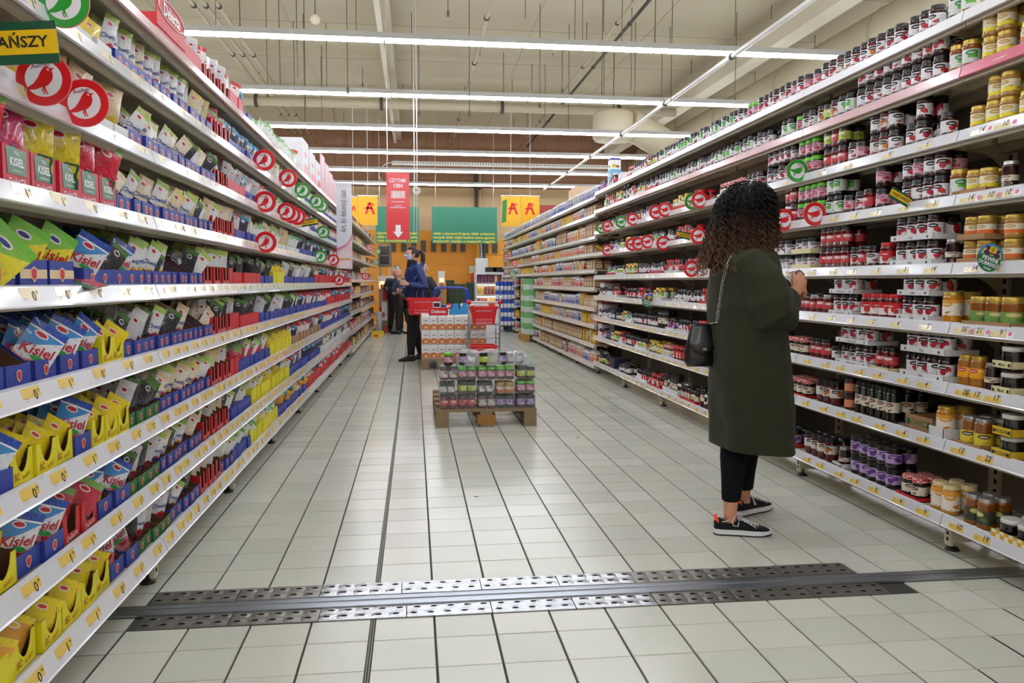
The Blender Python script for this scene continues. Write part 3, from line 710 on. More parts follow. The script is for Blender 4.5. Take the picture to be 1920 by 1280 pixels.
def tray_root(side, w, d, h, outer, text=None, tm=None, notch=0., inner=None):
    """open cardboard tray; origin front bottom centre, width along y, depth into the rack"""
    b = MB(); s = side; t_ = .0025
    def wall(a0, a1, c0, c1, z1, mo, mi_):
        sbox(b, s, a0, a1, c0, c1, 0, z1, mo)
    sbox(b, s, 0, d, -w/2, w/2, 0, .003, 1)
    if notch:
        for y0, y1 in ((-w/2, -w*.28), (w*.28, w/2)): sbox(b, s, 0, t_, y0, y1, 0, h, 0)
        sbox(b, s, 0, t_, -w*.28, w*.28, 0, h-notch, 0)
    else: sbox(b, s, 0, t_, -w/2, w/2, 0, h, 0)
    sbox(b, s, d-t_, d, -w/2, w/2, 0, h, 1); sbox(b, s, 0, d, -w/2, -w/2+t_, 0, h*.9, 0); sbox(b, s, 0, d, w/2-t_, w/2, 0, h*.9, 0)
    sbox(b, s, t_, t_+.0008, -w/2+t_, w/2-t_, .003, h-notch-.002, 1)
    if text:
        b.text(text, min(h*.55, w*.22), T(-s*.0008, -s*w*.08*0, (h-notch)*.5) @ face(s), 2, bold=.01)
        M = T(-s*.0008, 0, 0) @ face(s)
        for q_ in (-.38, .38): b.add([M @ Vector((w*q_+h*.22*math.cos(k*PI/5), h*.5+h*.22*math.sin(k*PI/5), .0)) for k in range(10)], [tuple(range(10))], 2)
    return b.mesh('cardboard_tray', [outer, inner or M_card, tm or M_ink])
tray_cache = {}
def add_tray(R, yc, w, d, z, li, style, h=.04, din=.012):
    st = dict(white=(M_cardw, None, None, 'white cardboard tray'), dob=(M_cardw, 'Sady', M_ink, 'white cardboard tray with dark leaf emblem'), pct=(M_cardw, '100% owoców', mat('grey ink', '#5a5f68', .5), 'white cardboard tray with fruit lettering'),
              low=(M_cardw, 'ŁOWICZ', M_ink, 'white cardboard tray with black lettering'), kraft=(M_card, None, None, 'plain brown cardboard tray'), kraftlow=(M_card, 'ŁOWICZ', M_cardgr, 'empty brown cardboard box with green lettering'),
              red=(M_cardr, None, None, 'low red cardboard tray'), huzar=(mat('huzar yellow card', '#d8b62c', .5), 'HUZAR', M_ink, 'yellow cardboard tray with HUZAR lettering'), miod=(M_cream, 'Miód', M_ink, 'cream cardboard tray with Miód lettering'),
              ging=(M_ging, None, None, 'yellow gingham patterned cardboard tray'), navy=(mat('navy card', '#20263a', .5), None, None, 'dark blue cardboard tray'), cream=(M_cream, None, None, 'small cream cardboard tray'))[style]
    key = (R.side, round(w, 3), round(d, 3), h, style)
    if key not in tray_cache:
        me = tray_root(R.side, w, d, h, st[0], st[1], st[2])
        far = MB(); sbox(far, R.side, 0, d, -w/2, w/2, 0, h, 0)
        tray_cache[key] = Proto('cardboard_tray', st[3], 'tray', me, [], far, [st[0]])
    q(tray_cache[key], T(R.X(din), yc, z), ('tray', R.name, li), tail='along the %s jar shelf' % LEV[min(li, 8)], pri=-1)
rj = random.Random(3)
def jars(R, li, y0, y1, types, layers=1, rows=2, tray=None, gap=.003, skip=0., din=.05, th=.035, jit=.006, drop=0):
    """fill from y0 to y1 on level li with jar types"""
    z = R.zs[li]-.006+.0005
    ps = [J[t] for t in types]
    r = max(p.r for p in ps); pitch = 2*r+gap
    n = max(1, int((y1-y0+gap)/pitch)); y0 = y0+((y1-y0)-n*pitch+gap)/2
    h = max(p.h for p in ps)
    lz = z
    for ly in range(layers):
        if tray:
            add_tray(R, (y0+y0+n*pitch-gap)/2, n*pitch+.012, rows*pitch+.012, lz+.0005, li, tray, th if h < .13 else .05, din-r-.008)
            bz = lz+.004
        else: bz = lz
        for row in range(rows):
            for k in range(n):
                if rj.random() < skip and not tray: continue
                if ly == layers-1 and ly > 0 and drop and k >= n-drop: continue
                p = ps[(k+row*2+ly) % len(ps)] if len(ps) > 1 and rj.random() > .5 else rj.choice(ps)
                y = y0+r+k*pitch+rj.uniform(-.4, .4)*gap; d = din+row*pitch+(rj.uniform(0, jit) if not tray else 0)
                M = T(R.X(d), y, bz) @ RZ(3.0+rj.uniform(-.75, .6)+(PI if rj.random() < .5 else 0))
                lay = '' if layers == 1 else ('upper ' if ly == layers-1 else 'lower ')
                rw = ('front', 'second', 'third')[min(row, 2)]
                q(p, M, ('jar', R.name, li, row, ly), tail='in %s%s row, %s jar shelf' % (lay, rw, LEV[min(li, 8)]), pri=row*2.2)
        lz = bz+h+.0008
def rj_px(li, px0, px1, *a, **k):
    X = RR.xf+.05; z = RZS[li]
    ya, yb = yof(px1, X, z), yof(px0, X, z)
    jars(RR, li, ya, yb, *a, **k)
W3 = ['straw', 'cher', 'plain']
# level 8 (top)
rj_px(8, 1775, 1838, ['honey', 'green'], 1, 1)
rj_px(8, 1700, 1775, W3, 1, 2); rj_px(8, 1545, 1700, W3+['peach'], 1, 2); rj_px(8, 1525, 1545, ['pinkb'], 1, 2); rj_px(8, 1475, 1525, ['pinkb', 'cher'], 1, 1)
rj_px(8, 1426, 1475, W3, 1, 2); rj_px(8, 1404, 1426, ['pinkg'], 1, 2); rj_px(8, 1240, 1404, ['small', 'plain', 'green'], 1, 2)
# level 7
rj_px(7, 1838, 1905, ['honyel'], 2, 2, gap=.006); rj_px(7, 1782, 1832, ['honey'], 1, 2); rj_px(7, 1606, 1780, W3, 2, 2)
rj_px(7, 1536, 1606, ['green', 'peach', 'lime'], 1, 2, skip=.1); rj_px(7, 1495, 1535, ['pinkg', 'plain'], 1, 2); rj_px(7, 1468, 1494, ['redl', 'green'], 1, 1); rj_px(7, 1240, 1455, ['small', 'green', 'plain'], 1, 2)
# level 6
rj_px(6, 1852, 1906, ['honyel'], 2, 2); rj_px(6, 1818, 1852, ['honyel'], 1, 1); rj_px(6, 1764, 1792, ['straw'], 1, 1); rj_px(6, 1694, 1750, ['cher', 'straw', 'plain'], 2, 2, drop=1)
rj_px(6, 1630, 1694, ['plain', 'peach'], 2, 2); rj_px(6, 1590, 1630, ['plain', 'pinkb'], 1, 2); rj_px(6, 1548, 1590, ['redl', 'lime'], 2, 2); rj_px(6, 1502, 1538, ['pinkg'], 2, 2); rj_px(6, 1440, 1500, ['cher', 'small'], 2, 2, skip=.15)
# level 5
rj_px(5, 1872, 1912, ['drk', 'green'], 1, 1); rj_px(5, 1816, 1868, ['honyel'], 1, 2, tray='kraft', th=.022); rj_px(5, 1780, 1812, ['honey'], 1, 2); rj_px(5, 1692, 1778, W3+['pinkb'], 2, 2)
rj_px(5, 1642, 1668, ['pinkb', 'cher'], 2, 2); rj_px(5, 1606, 1640, ['redl', 'straw'], 1, 2); rj_px(5, 1584, 1606, ['pinkb'], 1, 2); rj_px(5, 1552, 1582, ['green'], 2, 2); rj_px(5, 1500, 1550, ['pinkg'], 2, 2); rj_px(5, 1474, 1498, ['redl', 'reds'], 2, 1)
# level 4
rj_px(4, 1878, 1920, ['honor'], 2, 2, gap=.006); rj_px(4, 1806, 1868, ['honor'], 2, 2, tray='kraft', th=.024); rj_px(4, 1770, 1800, ['drk'], 1, 2); rj_px(4, 1684, 1764, ['cher', 'straw'], 2, 2, tray='dob', th=.028)
rj_px(4, 1650, 1678, ['redlid'], 1, 1); rj_px(4, 1596, 1648, ['redl', 'plain', 'straw'], 1, 2); rj_px(4, 1540, 1594, ['redl'], 2, 2); rj_px(4, 1493, 1536, ['lowicz'], 2, 1, tray='cream', th=.03); rj_px(4, 1445, 1490, ['lowicz'], 2, 2, tray='low', th=.03)
# level 3
rj_px(3, 1812, 1930, ['herb'], 1, 2, tray='kraft', th=.02); rj_px(3, 1762, 1808, ['amber'], 1, 2); rj_px(3, 1698, 1756, ['cher', 'straw'], 2, 2, tray='dob', th=.028); rj_px(3, 1618, 1692, ['redlid'], 1, 2)
rj_px(3, 1566, 1614, ['straw', 'cher'], 2, 2, tray='pct', th=.026); rj_px(3, 1500, 1562, ['reds', 'redl'], 1, 2)
# level 2
rj_px(2, 1868, 1930, ['whl', 'small'], 2, 2, tray='miod', th=.03); rj_px(2, 1852, 1866, ['drk'], 1, 1); rj_px(2, 1797, 1848, ['pollen'], 1, 1); rj_px(2, 1700, 1790, ['cher', 'straw'], 2, 2, tray='dob', th=.03)
rj_px(2, 1644, 1684, ['drk', 'redl'], 1, 1, tray='cream', th=.02); rj_px(2, 1580, 1642, ['small', 'cher'], 2, 2, tray='pct', th=.026); rj_px(2, 1560, 1580, ['lowicz'], 1, 1); rj_px(2, 1522, 1558, ['redl', 'reds'], 1, 2); rj_px(2, 1470, 1520, ['ging'], 1, 2)
# level 1
rj_px(1, 1868, 1930, ['whl'], 2, 1, tray='huzar', th=.034); rj_px(1, 1800, 1864, ['silyel'], 1, 2, tray='kraft', th=.02); rj_px(1, 1752, 1796, ['amber'], 1, 2, tray='white', th=.03)
rj_px(1, 1606, 1682, ['blackt'], 1, 3, gap=.004); rj_px(1, 1583, 1604, ['peachs'], 2, 1); rj_px(1, 1530, 1580, ['fancy'], 1, 2); rj_px(1, 1474, 1526, ['ging'], 1, 2, tray='red', th=.018)
y0, y1 = yof(1748, RR.X(.03), .484), yof(1697, RR.X(.03), .484); add_tray(RR, (y0+y1)/2, y1-y0, .2, RZS[1]-.005, 1, 'kraftlow', .07, .03)
# level 0
rj_px(0, 1870, 1960, ['whl'], 1, 2, tray='ging', th=.035); rj_px(0, 1806, 1866, ['sildk'], 1, 2); rj_px(0, 1744, 1800, ['miod'], 1, 2); rj_px(0, 1692, 1738, ['ging'], 1, 2, tray='red', th=.02)
rj_px(0, 1596, 1688, ['purp'], 2, 2); rj_px(0, 1572, 1594, ['drk', 'lowicz'], 1, 2, tray='low', th=.03); rj_px(0, 1510, 1566, ['fancy'], 1, 2)
# behind and beyond the woman
mixes = [['straw', 'cher', 'plain'], ['small', 'green'], ['redl', 'redlid'], ['plain', 'lowicz'], ['honey', 'honyel'], ['ging'], ['peach', 'lime'], ['drk', 'blackt'], ['purp', 'cher'], ['small', 'plain', 'straw']]
for li in range(9):
    xe = {8: 1238, 7: 1238, 6: 1436, 5: 1470, 4: 1440, 3: 1495, 2: 1465, 1: 1470, 0: 1500}[li]
    y = yof(xe, RR.X(.05), RZS[li]); end = 9.65
    while y < end-.2:
        w = rj.uniform(.22, .5); ye = min(end, y+w); mx = rj.choice(mixes)
        hh = max(J[t].h for t in mx); room = (RZS[li+1]-RZS[li]-.08) if li < 8 else .13
        lay = 2 if 2*hh+.03 < room and rj.random() < .75 else 1
        if rj.random() < .92: jars(RR, li, y, ye-.02, mx, lay, 2, tray=rj.choice([None, None, 'white', 'pct', 'red']) if lay*(hh+.006)+.01 < room else None, th=.028)
        y = ye
# the nearest part of the rack, before the frame edge
for li in range(9):
    ys = yof({8: 1838, 7: 1905, 6: 1906, 5: 1912, 4: 1920, 3: 1930, 2: 1930, 1: 1930, 0: 1960}[li], RR.X(.05), RZS[li])
    jars(RR, li, 2.05, ys-.02, rj.choice([['honey', 'honyel'], ['sildk', 'silyel'], ['honor']]), 1, 1)
# boxes on the far end of the top jar shelf and big cartons lower down
def carton(name, label, c, pos, size, side=1, cat='box', extra=None, group=None, lidc=None):
    b = MB(); w, d, h = size
    b.box(-d/2, d/2, -w/2, w/2, 0, h, 0)
    mats = [mat('carton '+c, c, .5)]
    if lidc: b.box(-d/2-.001, d/2+.001, -w/2-.001, w/2+.001, h*.82, h+.001, 1); mats.append(mat('carton '+lidc, lidc, .5))
    if extra: extra(b, mats, w, d, h)
    o = tag(obj(name, b.mesh(name, mats), loc=pos), label, cat, group); return o
def pic(cols_, side=1):
    def f(b, mats, w, d, h):
        M = T(-side*(d/2+.001), 0, 0) @ face(side); M2 = T(0, -w/2-.001, 0) @ Matrix(((1, 0, 0, 0), (0, 0, -1, 0), (0, 1, 0, 0), (0, 0, 0, 1)))
        for i, c in enumerate(cols_):
            mats.append(mat('print '+c, c, .5)); k = len(mats)-1
            for MM, ww in ((M, w), (M2, d)):
                cx, cy, rx, ry = ((-.15, .3, .25, .16), (.2, .25, .16, .12), (0, .68, .34, .1), (.1, .5, .2, .06))[i % 4]
                b.add([MM @ Vector((ww*(cx+rx*math.cos(a*PI/6)), h*(cy+ry*math.sin(a*PI/6)), .0003*i)) for a in range(12)], [tuple(range(12))], k)
    return f
zt = RZS[8]-.004
for px, w, h, c, lid, lb in ((1150, .16, .2, '#78b8e0', None, 'sky blue box with food picture standing on the top jar shelf'), (1170, .13, .1, '#e3e0ea', None, 'pale box beside the sky blue box on the top jar shelf'), (1128, .12, .07, '#3a5aa0', None, 'small navy box at the far end of the top jar shelf'), (1205, .1, .1, '#3a3638', None, 'dark snack box with food picture on the top jar shelf'), (1222, .09, .12, '#c03a44', None, 'red and violet box on the top jar shelf')):
    y = yof(px, RR.X(.08), zt); carton('food_box', lb, c, (RR.X(.09), y, zt), (w, .12, h), extra=pic(['#e8dcc8', '#2c2a2c', '#efefef']))
y = yof(1156, RR.X(.1), zt+.3); carton('food_box', 'white and purple box perched on top of the sky blue box', '#ecebf0', (RR.X(.09), yof(1150, RR.X(.08), zt), zt+.2005), (.12, .12, .13), lidc='#4a3f9a', extra=pic(['#d8b838', '#7a4a3a']))
for li, px, n, c, lid, nm, lb in ((3, 1132, 2, '#cfc9cf', '#b0405a', 'gift_box', 'pale gift box with pink rim'), (2, 1128, 2, '#cfc9cf', '#b0405a', 'gift_box', 'pale gift box with pink rim'), (1, 1128, 2, '#cfc9cf', '#b0405a', 'gift_box', 'pale gift box with pink rim'),
                              (2, 1152, 2, '#262b45', None, 'gift_box', 'dark navy carton'), (1, 1150, 4, '#262b45', None, 'gift_box', 'dark navy carton'), (0, 1150, 2, '#262b45', None, 'gift_box', 'dark navy carton')):
    y = yof(px, RR.X(.05), RZS[li])
    for k in range(n):
        h = .085 if lid else .055
        if c: carton(nm, '%s, %s up in its pile, far %s jar shelf' % (lb, ordn(k+1), LEV[li]), c, (RR.X(.13), y, RZS[li]-.005+k*(h+.002)), (.22, .2, h), lidc=lid)
# ================================================================ SACHET RACK CONTENTS
def sachet_mat(name, top, mid, bot, fruit, logo='#c62a3a', swoosh=None, fs=.34, seal=None, leaf=None, rough=.28, zone=None):
    t = NT(name); _, u, v = t.uv()
    col = t.mix(t.math('GREATER_THAN', v, .86), hx(mid), hx(top))
    if swoosh: col = t.mix(t.math('MULTIPLY', t.math('GREATER_THAN', t.math('SUBTRACT', v, t.math('MULTIPLY', u, .42)), .42), t.math('LESS_THAN', v, .86)), col, hx(swoosh))
    col = t.mix(t.math('LESS_THAN', t.math('ADD', v, t.math('MULTIPLY', t.math('SINE', t.math('MULTIPLY', u, 6.)), .05)), fs), col, hx(bot))
    vec = t.n('ShaderNodeCombineXYZ'); t.l(t.math('MULTIPLY', u, 2.6), vec.inputs[0]); t.l(t.math('MULTIPLY', v, 3.6), vec.inputs[1])
    vo = t.n('ShaderNodeTexVoronoi'); vo.inputs['Scale'].default_value = 1.; t.l(vec.outputs[0], vo.inputs['Vector'])
    f = t.mix(vo.outputs['Distance'], hx(fruit), tuple(x*.5 for x in hx(fruit)[:3])+(1,))
    col = t.mix(t.math('MULTIPLY', t.math('LESS_THAN', vo.outputs['Distance'], .42), t.math('LESS_THAN', v, fs*.95)), col, f)
    if zone: col = t.mix(t.math('MULTIPLY', t.math('LESS_THAN', vo.outputs['Distance'], .5), t.between(v, *zone)), col, f)
    nzz = t.n('ShaderNodeTexNoise'); nzz.inputs['Scale'].default_value = 14.; t.l(t.uv()[0], nzz.inputs['Vector'])
    tl2 = t.math('MULTIPLY', t.math('GREATER_THAN', nzz.outputs[0], .6), .35); col = t.mix(tl2, col, hx('#8a8890'))
    if leaf: col = t.mix(t.ell(u, v, .62, .38, .2, .05), col, hx(leaf))
    col = t.mix(t.ell(u, v, .38, .78, .19, .065), col, hx('#e9e4ea')); col = t.mix(t.ell(u, v, .38, .78, .15, .04), col, hx(logo))
    if seal: col = t.mix(t.between(v, .84, .87), col, hx(seal))
    t.l(col, t.b.inputs['Base Color']); t.setp(Roughness=rough); t.b.inputs['Coat Weight'].default_value = .35
    bp = t.n('ShaderNodeBump'); bp.inputs['Strength'].default_value = .5; bp.inputs['Distance'].default_value = .006
    t.l(t.noise(38., 3.), bp.inputs['Height']); t.l(bp.outputs[0], t.b.inputs['Normal'])
    return t.m
M_back = mat('silver grey sachet back', '#56565c', .35, .3, var=.2, vs=30.)
def sachet(desc, w, h, m, text=None, tcol=None, puff=.006, name='sachet'):
    def grid(nx, ny, pf, txt):
        b = MB(); pts = []
        for sgn in (1, -1):
            for j in range(ny+1):
                for i in range(nx+1):
                    a, c = i/nx, j/ny
                    e = (1-(2*a-1)**4)*max(0, 1-(2*min(max((c-.07)/.86, 0), 1)-1)**4)
                    pts.append((sgn*pf*e+.0006*sgn+.0014*math.sin(c*9+a*4), (a-.5)*w*(1-.03*math.sin(c*PI)), c*h))
        f = []; uv = []; mi = []; n = (nx+1)*(ny+1)
        for s2 in (0, 1):
            for j in range(ny):
                for i in range(nx):
                    k = s2*n+j*(nx+1)+i; fq = (k, k+1, k+nx+2, k+nx+1); uq = [(i/nx, j/ny), ((i+1)/nx, j/ny), ((i+1)/nx, (j+1)/ny), (i/nx, (j+1)/ny)]
                    if s2: fq = fq[::-1]; uq = uq[::-1]
                    f.append(fq); uv.append(uq); mi.append(s2)
        b.add(pts, f, mi, uv, True)
        if txt:
            v, fc = text_geo(text, 'CENTER', .02); s_ = w*.36
            def srf(x, z):
                a, c = x/w+.5, z/h; e = (1-(2*a-1)**4)*max(0, 1-(2*min(max((c-.07)/.86, 0), 1)-1)**4)
                return pf*e+.0012+.0014*math.sin(c*9+a*4)
            P2 = []
            for x, y in v:
                X, Z = x*s_*1.05, h*.5+y*s_+x*s_*.22
                X = max(-w*.47, min(w*.47, X)); P2.append((srf(X, Z)+.0006, X, Z))
            b.add(P2, fc, 2)
        return b
    me = grid(4, 6, puff, bool(text)).mesh(name, [m, M_back, mat('txt '+(tcol or '#c21a30'), tcol or '#c21a30', .4)])
    return Proto(name, desc, 'sachet', me, [], grid(2, 3, puff, False), [m, M_back], w/2, h)
S = dict(
    kb=sachet('blue-topped white kisiel sachet', .098, .142, sachet_mat('kisiel blue print', '#2a50b4', '#dfe4ee', '#e08a9a', '#d03050', swoosh='#3f8fd6', leaf='#3fae5a', seal='#f3f3f6'), 'Kisiel', '#c21a30'),
    ko=sachet('blue-topped kisiel sachet with orange fruit', .098, .142, sachet_mat('kisiel orange print', '#2a50b4', '#dfe4ee', '#efc050', '#f0922a', swoosh='#3f8fd6', leaf='#3fae5a', seal='#f3f3f6'), 'Kisiel', '#c21a30'),
    kg=sachet('green and yellow kisiel sachet', .11, .15, sachet_mat('kisiel green print', '#6fba3c', '#e4d93a', '#e7e04a', '#e0604a', logo='#3a3f8e', swoosh='#86c24a'), 'Kisiel', '#c02038'),
    yl=sachet('bright yellow pudding sachet', .085, .11, sachet_mat('yellow pudding print', '#efd820', '#ecd21c', '#d88a2a', '#d4621e', logo='#d8422a'), None),
    og=sachet('yellow and red jelly sachet', .085, .12, sachet_mat('yellow red jelly print', '#e9d42a', '#e6a53a', '#d2402e', '#c4202c', logo='#e9c63a'), None),
    cw=sachet('narrow white sachet with cherry picture', .062, .155, sachet_mat('chwila cherry print', '#b6d06a', '#e4e6ee', '#d9344a', '#c01c38', logo='#c8324a'), 'Chwila', '#2a4aa0'),
    cy=sachet('narrow white sachet with lemon picture', .062, .155, sachet_mat('chwila lemon print', '#b6d06a', '#e6e8ea', '#e8d43a', '#e6c820', logo='#c8324a'), 'Chwila', '#2a4aa0'),
    co=sachet('narrow white sachet with orange picture', .062, .155, sachet_mat('chwila orange print', '#9fc45c', '#e6e8ea', '#ec9e34', '#e8801e', logo='#c8324a'), 'Chwila', '#2a4aa0'),
    cb=sachet('narrow cream sachet with pink picture', .062, .155, sachet_mat('chwila cream print', '#e0c9a0', '#e6dcc8', '#d98aa0', '#b84868', logo='#c8324a'), 'Chwila', '#2a4aa0'),
    cm=sachet('narrow cream and yellow sachet', .062, .15, sachet_mat('creamy yellow print', '#e8d27a', '#e4d6b0', '#e0b840', '#c98a2a', logo='#c8324a'), 'Chwila', '#2a4aa0'),
    gr=sachet('green and pink kisiel pouch', .1, .15, sachet_mat('pouch pink print', '#7dae5c', '#c9344e', '#24663a', '#e86a80', logo='#c9202e', fs=.3), None, None, .012),
    dk=sachet('dark foil sachet with green top', .062, .14, sachet_mat('dark foil print', '#4e7a3a', '#34343a', '#24282e', '#7a2a34', logo='#4c4c54', rough=.2), None),
    sl=sachet('silver foil sachet with red print', .062, .15, sachet_mat('silver foil print', '#d8d8de', '#c4c4cc', '#8e2438', '#b0243c', logo='#a0203a', rough=.15), None),
    bg=sachet('beige paper bag with red round logo', .1, .165, sachet_mat('beige bag print', '#d8bb8e', '#d9c19a', '#d9b83a', '#e0c22a', logo='#c8202c'), None, None, .012),
    bl=sachet('dark and light blue sachet', .065, .13, sachet_mat('blue mix print', '#3aa0cc', '#262c48', '#3a3f66', '#d8d8e4', logo='#e0e0ea'), None),
    wg=sachet('white and green sachet', .062, .14, sachet_mat('white green print', '#7fba6a', '#e6ebe4', '#a6c890', '#5a9a4a', logo='#3f8f4a'), None),
    rs=sachet('red and white sachet', .065, .14, sachet_mat('red white print', '#c82a34', '#e8dcdc', '#c83a44', '#f0e4e4', logo='#c8202c'), None),
)
S_k1 = 'KISIEL'
kis = {}
for nm, frc, topc, d in (('red', '#d8203c', '#8fbf6a', 'clear-topped kisiel pouch with red strawberry picture'), ('pink', '#cf2468', '#d9cfd0', 'clear-topped kisiel pouch with pink fruit picture'), ('yellow', '#e4cf2a', '#dfe0b8', 'clear-topped kisiel pouch with yellow lemon picture')):
    kis[nm] = sachet(d, .105, .17, sachet_mat('kisiel pouch '+nm, topc, frc, '#1d5a34', frc, logo='#d8203c', fs=.36, rough=.16, zone=(.38, .8)), None, None, .014, 'kisiel_pouch')
# display boxes (aisle = +x)
def dbox(style, w):
    key = ('dbox', style, round(w, 3))
    if key in tray_cache: return tray_cache[key]
    D = .27; t_ = .0022
    spec = dict(blue=(.058, .14, M_cardb, 'blue cardboard display box'), bigblue=(.075, .17, M_cardb, 'wide blue cardboard display box with cream band'), yellow=(.085, .125, M_cardy, 'yellow cardboard display box with scooped front'),
                red=(.09, .15, M_cardr, 'red cardboard display box with cut-out front'), redlow=(.07, .11, M_cardr, 'low closed red cardboard box'), green=(.05, .12, M_cardgr, 'green cardboard display box'),
                white=(.045, .06, M_cardw, 'white cardboard tray'), redtall=(.1, .15, mat('rose red cardboard', '#cf2440', .5), 'tall rose red display box with window front'), kraft=(.06, .12, M_card, 'brown cardboard display box'))[style]
    hf, hb, mo, desc = spec
    b = MB()
    def quad(p, mi): b.add(p, [(0, 1, 2, 3)] if len(p) == 4 else [tuple(range(len(p)))], mi)
    # sides
    prof = [(0, 0), (0, hf), (-.025, hf*1.02), (-.07, hf+(hb-hf)*.45), (-.12, hf+(hb-hf)*.9), (-.15, hb), (-D, hb), (-D, 0)]
    if style in ('white', 'redlow'): prof = [(0, 0), (0, hf), (-D, hf), (-D, 0)]
    for y, sg in ((-w/2, -1), (w/2, 1)):
        o = [(x, y, z) for x, z in prof]; i_ = [(x, y-sg*t_, z) for x, z in prof]
        b.add(o+i_, [tuple(range(len(o))) if sg > 0 else tuple(reversed(range(len(o)))), tuple(len(o)+k for k in (reversed(range(len(o))) if sg > 0 else range(len(o))))]+[(k, (k+1) % len(o), len(o)+(k+1) % len(o), len(o)+k) for k in range(len(o)-1)], [0, 1]+[1]*(len(o)-1))
    b.box(-D, -D+t_, -w/2, w/2, 0, prof[-2][1], 1); b.box(-D, 0, -w/2, w/2, 0, .002, 1)
    # front
    n = 10
    if style == 'yellow': cut = [(-w*.3+w*.6*k/n, hf-.055*math.sin(PI*k/n)**.6) for k in range(n+1)]
    elif style == 'red': cut = [(-w*.28, hf), (-w*.22, hf*.28), (w*.22, hf*.28), (w*.28, hf)]
    elif style in ('blue', 'bigblue', 'green'): cut = [(-w*.3, hf), (0, hf*.96), (w*.3, hf)]
    elif style == 'redtall': cut = [(-w*.38, hf), (-w*.1, hf*.96), (w*.38, hf)]
    else: cut = [(-w*.3, hf), (w*.3, hf)]
    # strip of quads down to the base
    xs = [(-w/2, hf)]+cut+[(w/2, hf)]
    for (a, za), (c, zc) in zip(xs[:-1], xs[1:]):
        quad([(0, a, 0), (0, c, 0), (0, c, zc), (0, a, za)], 0)
        b.add([(-t_, a, 0), (-t_, c, 0), (-t_, c, zc), (-t_, a, za)], [(3, 2, 1, 0)], 1)
        b.add([(0, a, za), (0, c, zc), (-t_, c, zc), (-t_, a, za)], [(0, 1, 2, 3)], 1)
    Mf = T(.0006, 0, 0) @ face(-1)
    mats = [mo, M_inner]
    if style in ('blue', 'green', 'bigblue'):
        mats += [mat('badge cream', '#e0c8a0', .5), mat('badge red', '#cc2b3a', .5)]
        s_ = hf*.3; zc = hf*.5
        if style == 'bigblue': b.add([Mf @ Vector(p) for p in ((-w/2, zc-.012, 0), (w/2, zc-.012, 0), (w/2, zc+.012, 0), (-w/2, zc+.012, 0))], [(0, 1, 2, 3)], 2)
        for r_, mi in ((1., 2), (.78, 3)):
            b.add([Mf @ Vector((s_*r_*x, zc+s_*r_*y, .0004*(2-r_))) for x, y in ((0, -1), (.75, -.4), (.8, .55), (0, .9), (-.8, .55), (-.75, -.4))], [tuple(range(6))], mi)
    if style == 'yellow':
        mats.append(mat('txt #b0402a', '#b0402a', .5)); b.text('ŚĆ', .022, Mf @ T(-w*.25, .02, .0005), 2, bold=.02); b.text('budyń', .016, Mf @ T(w*.16, .018, .0005) @ RZ(.2), 2)
    if style in ('red', 'redtall', 'redlow'):
        mats.append(M_wht); b.text('Delecta', w*.2, Mf @ T(0, .014, .0005) @ RZ(.12), 2)
    if style == 'redtall':
        mats.append(mat('window green', '#1d6b3c', .35)); wn = [(-w*.34, .03), (w*.34, .03), (w*.38, .095), (w*.1, .093), (-w*.1, .098), (-w*.38, .094)]
        b.add([Mf @ Vector((x, y, .0004)) for x, y in wn], [tuple(range(6))], 3)
        b.text('KISIEL', w*.2, Mf @ T(0, .06, .001), 2, bold=.03); b.text('Mój', w*.11, Mf @ T(0, .083, .001), 2); b.text('truskawkowy', w*.07, Mf @ T(0, .04, .001), 2)
    far = MB(); far.box(-D, 0, -w/2, w/2, 0, hf, 0); far.box(-D, -.12, -w/2, w/2, hf, hb*.95, 0)
    tray_cache[key] = Proto('display_box', desc, 'box', b.mesh('display_box', mats), [], far, [mo], w/2, hb)
    return tray_cache[key]
rs_ = random.Random(21)
box_no = {}
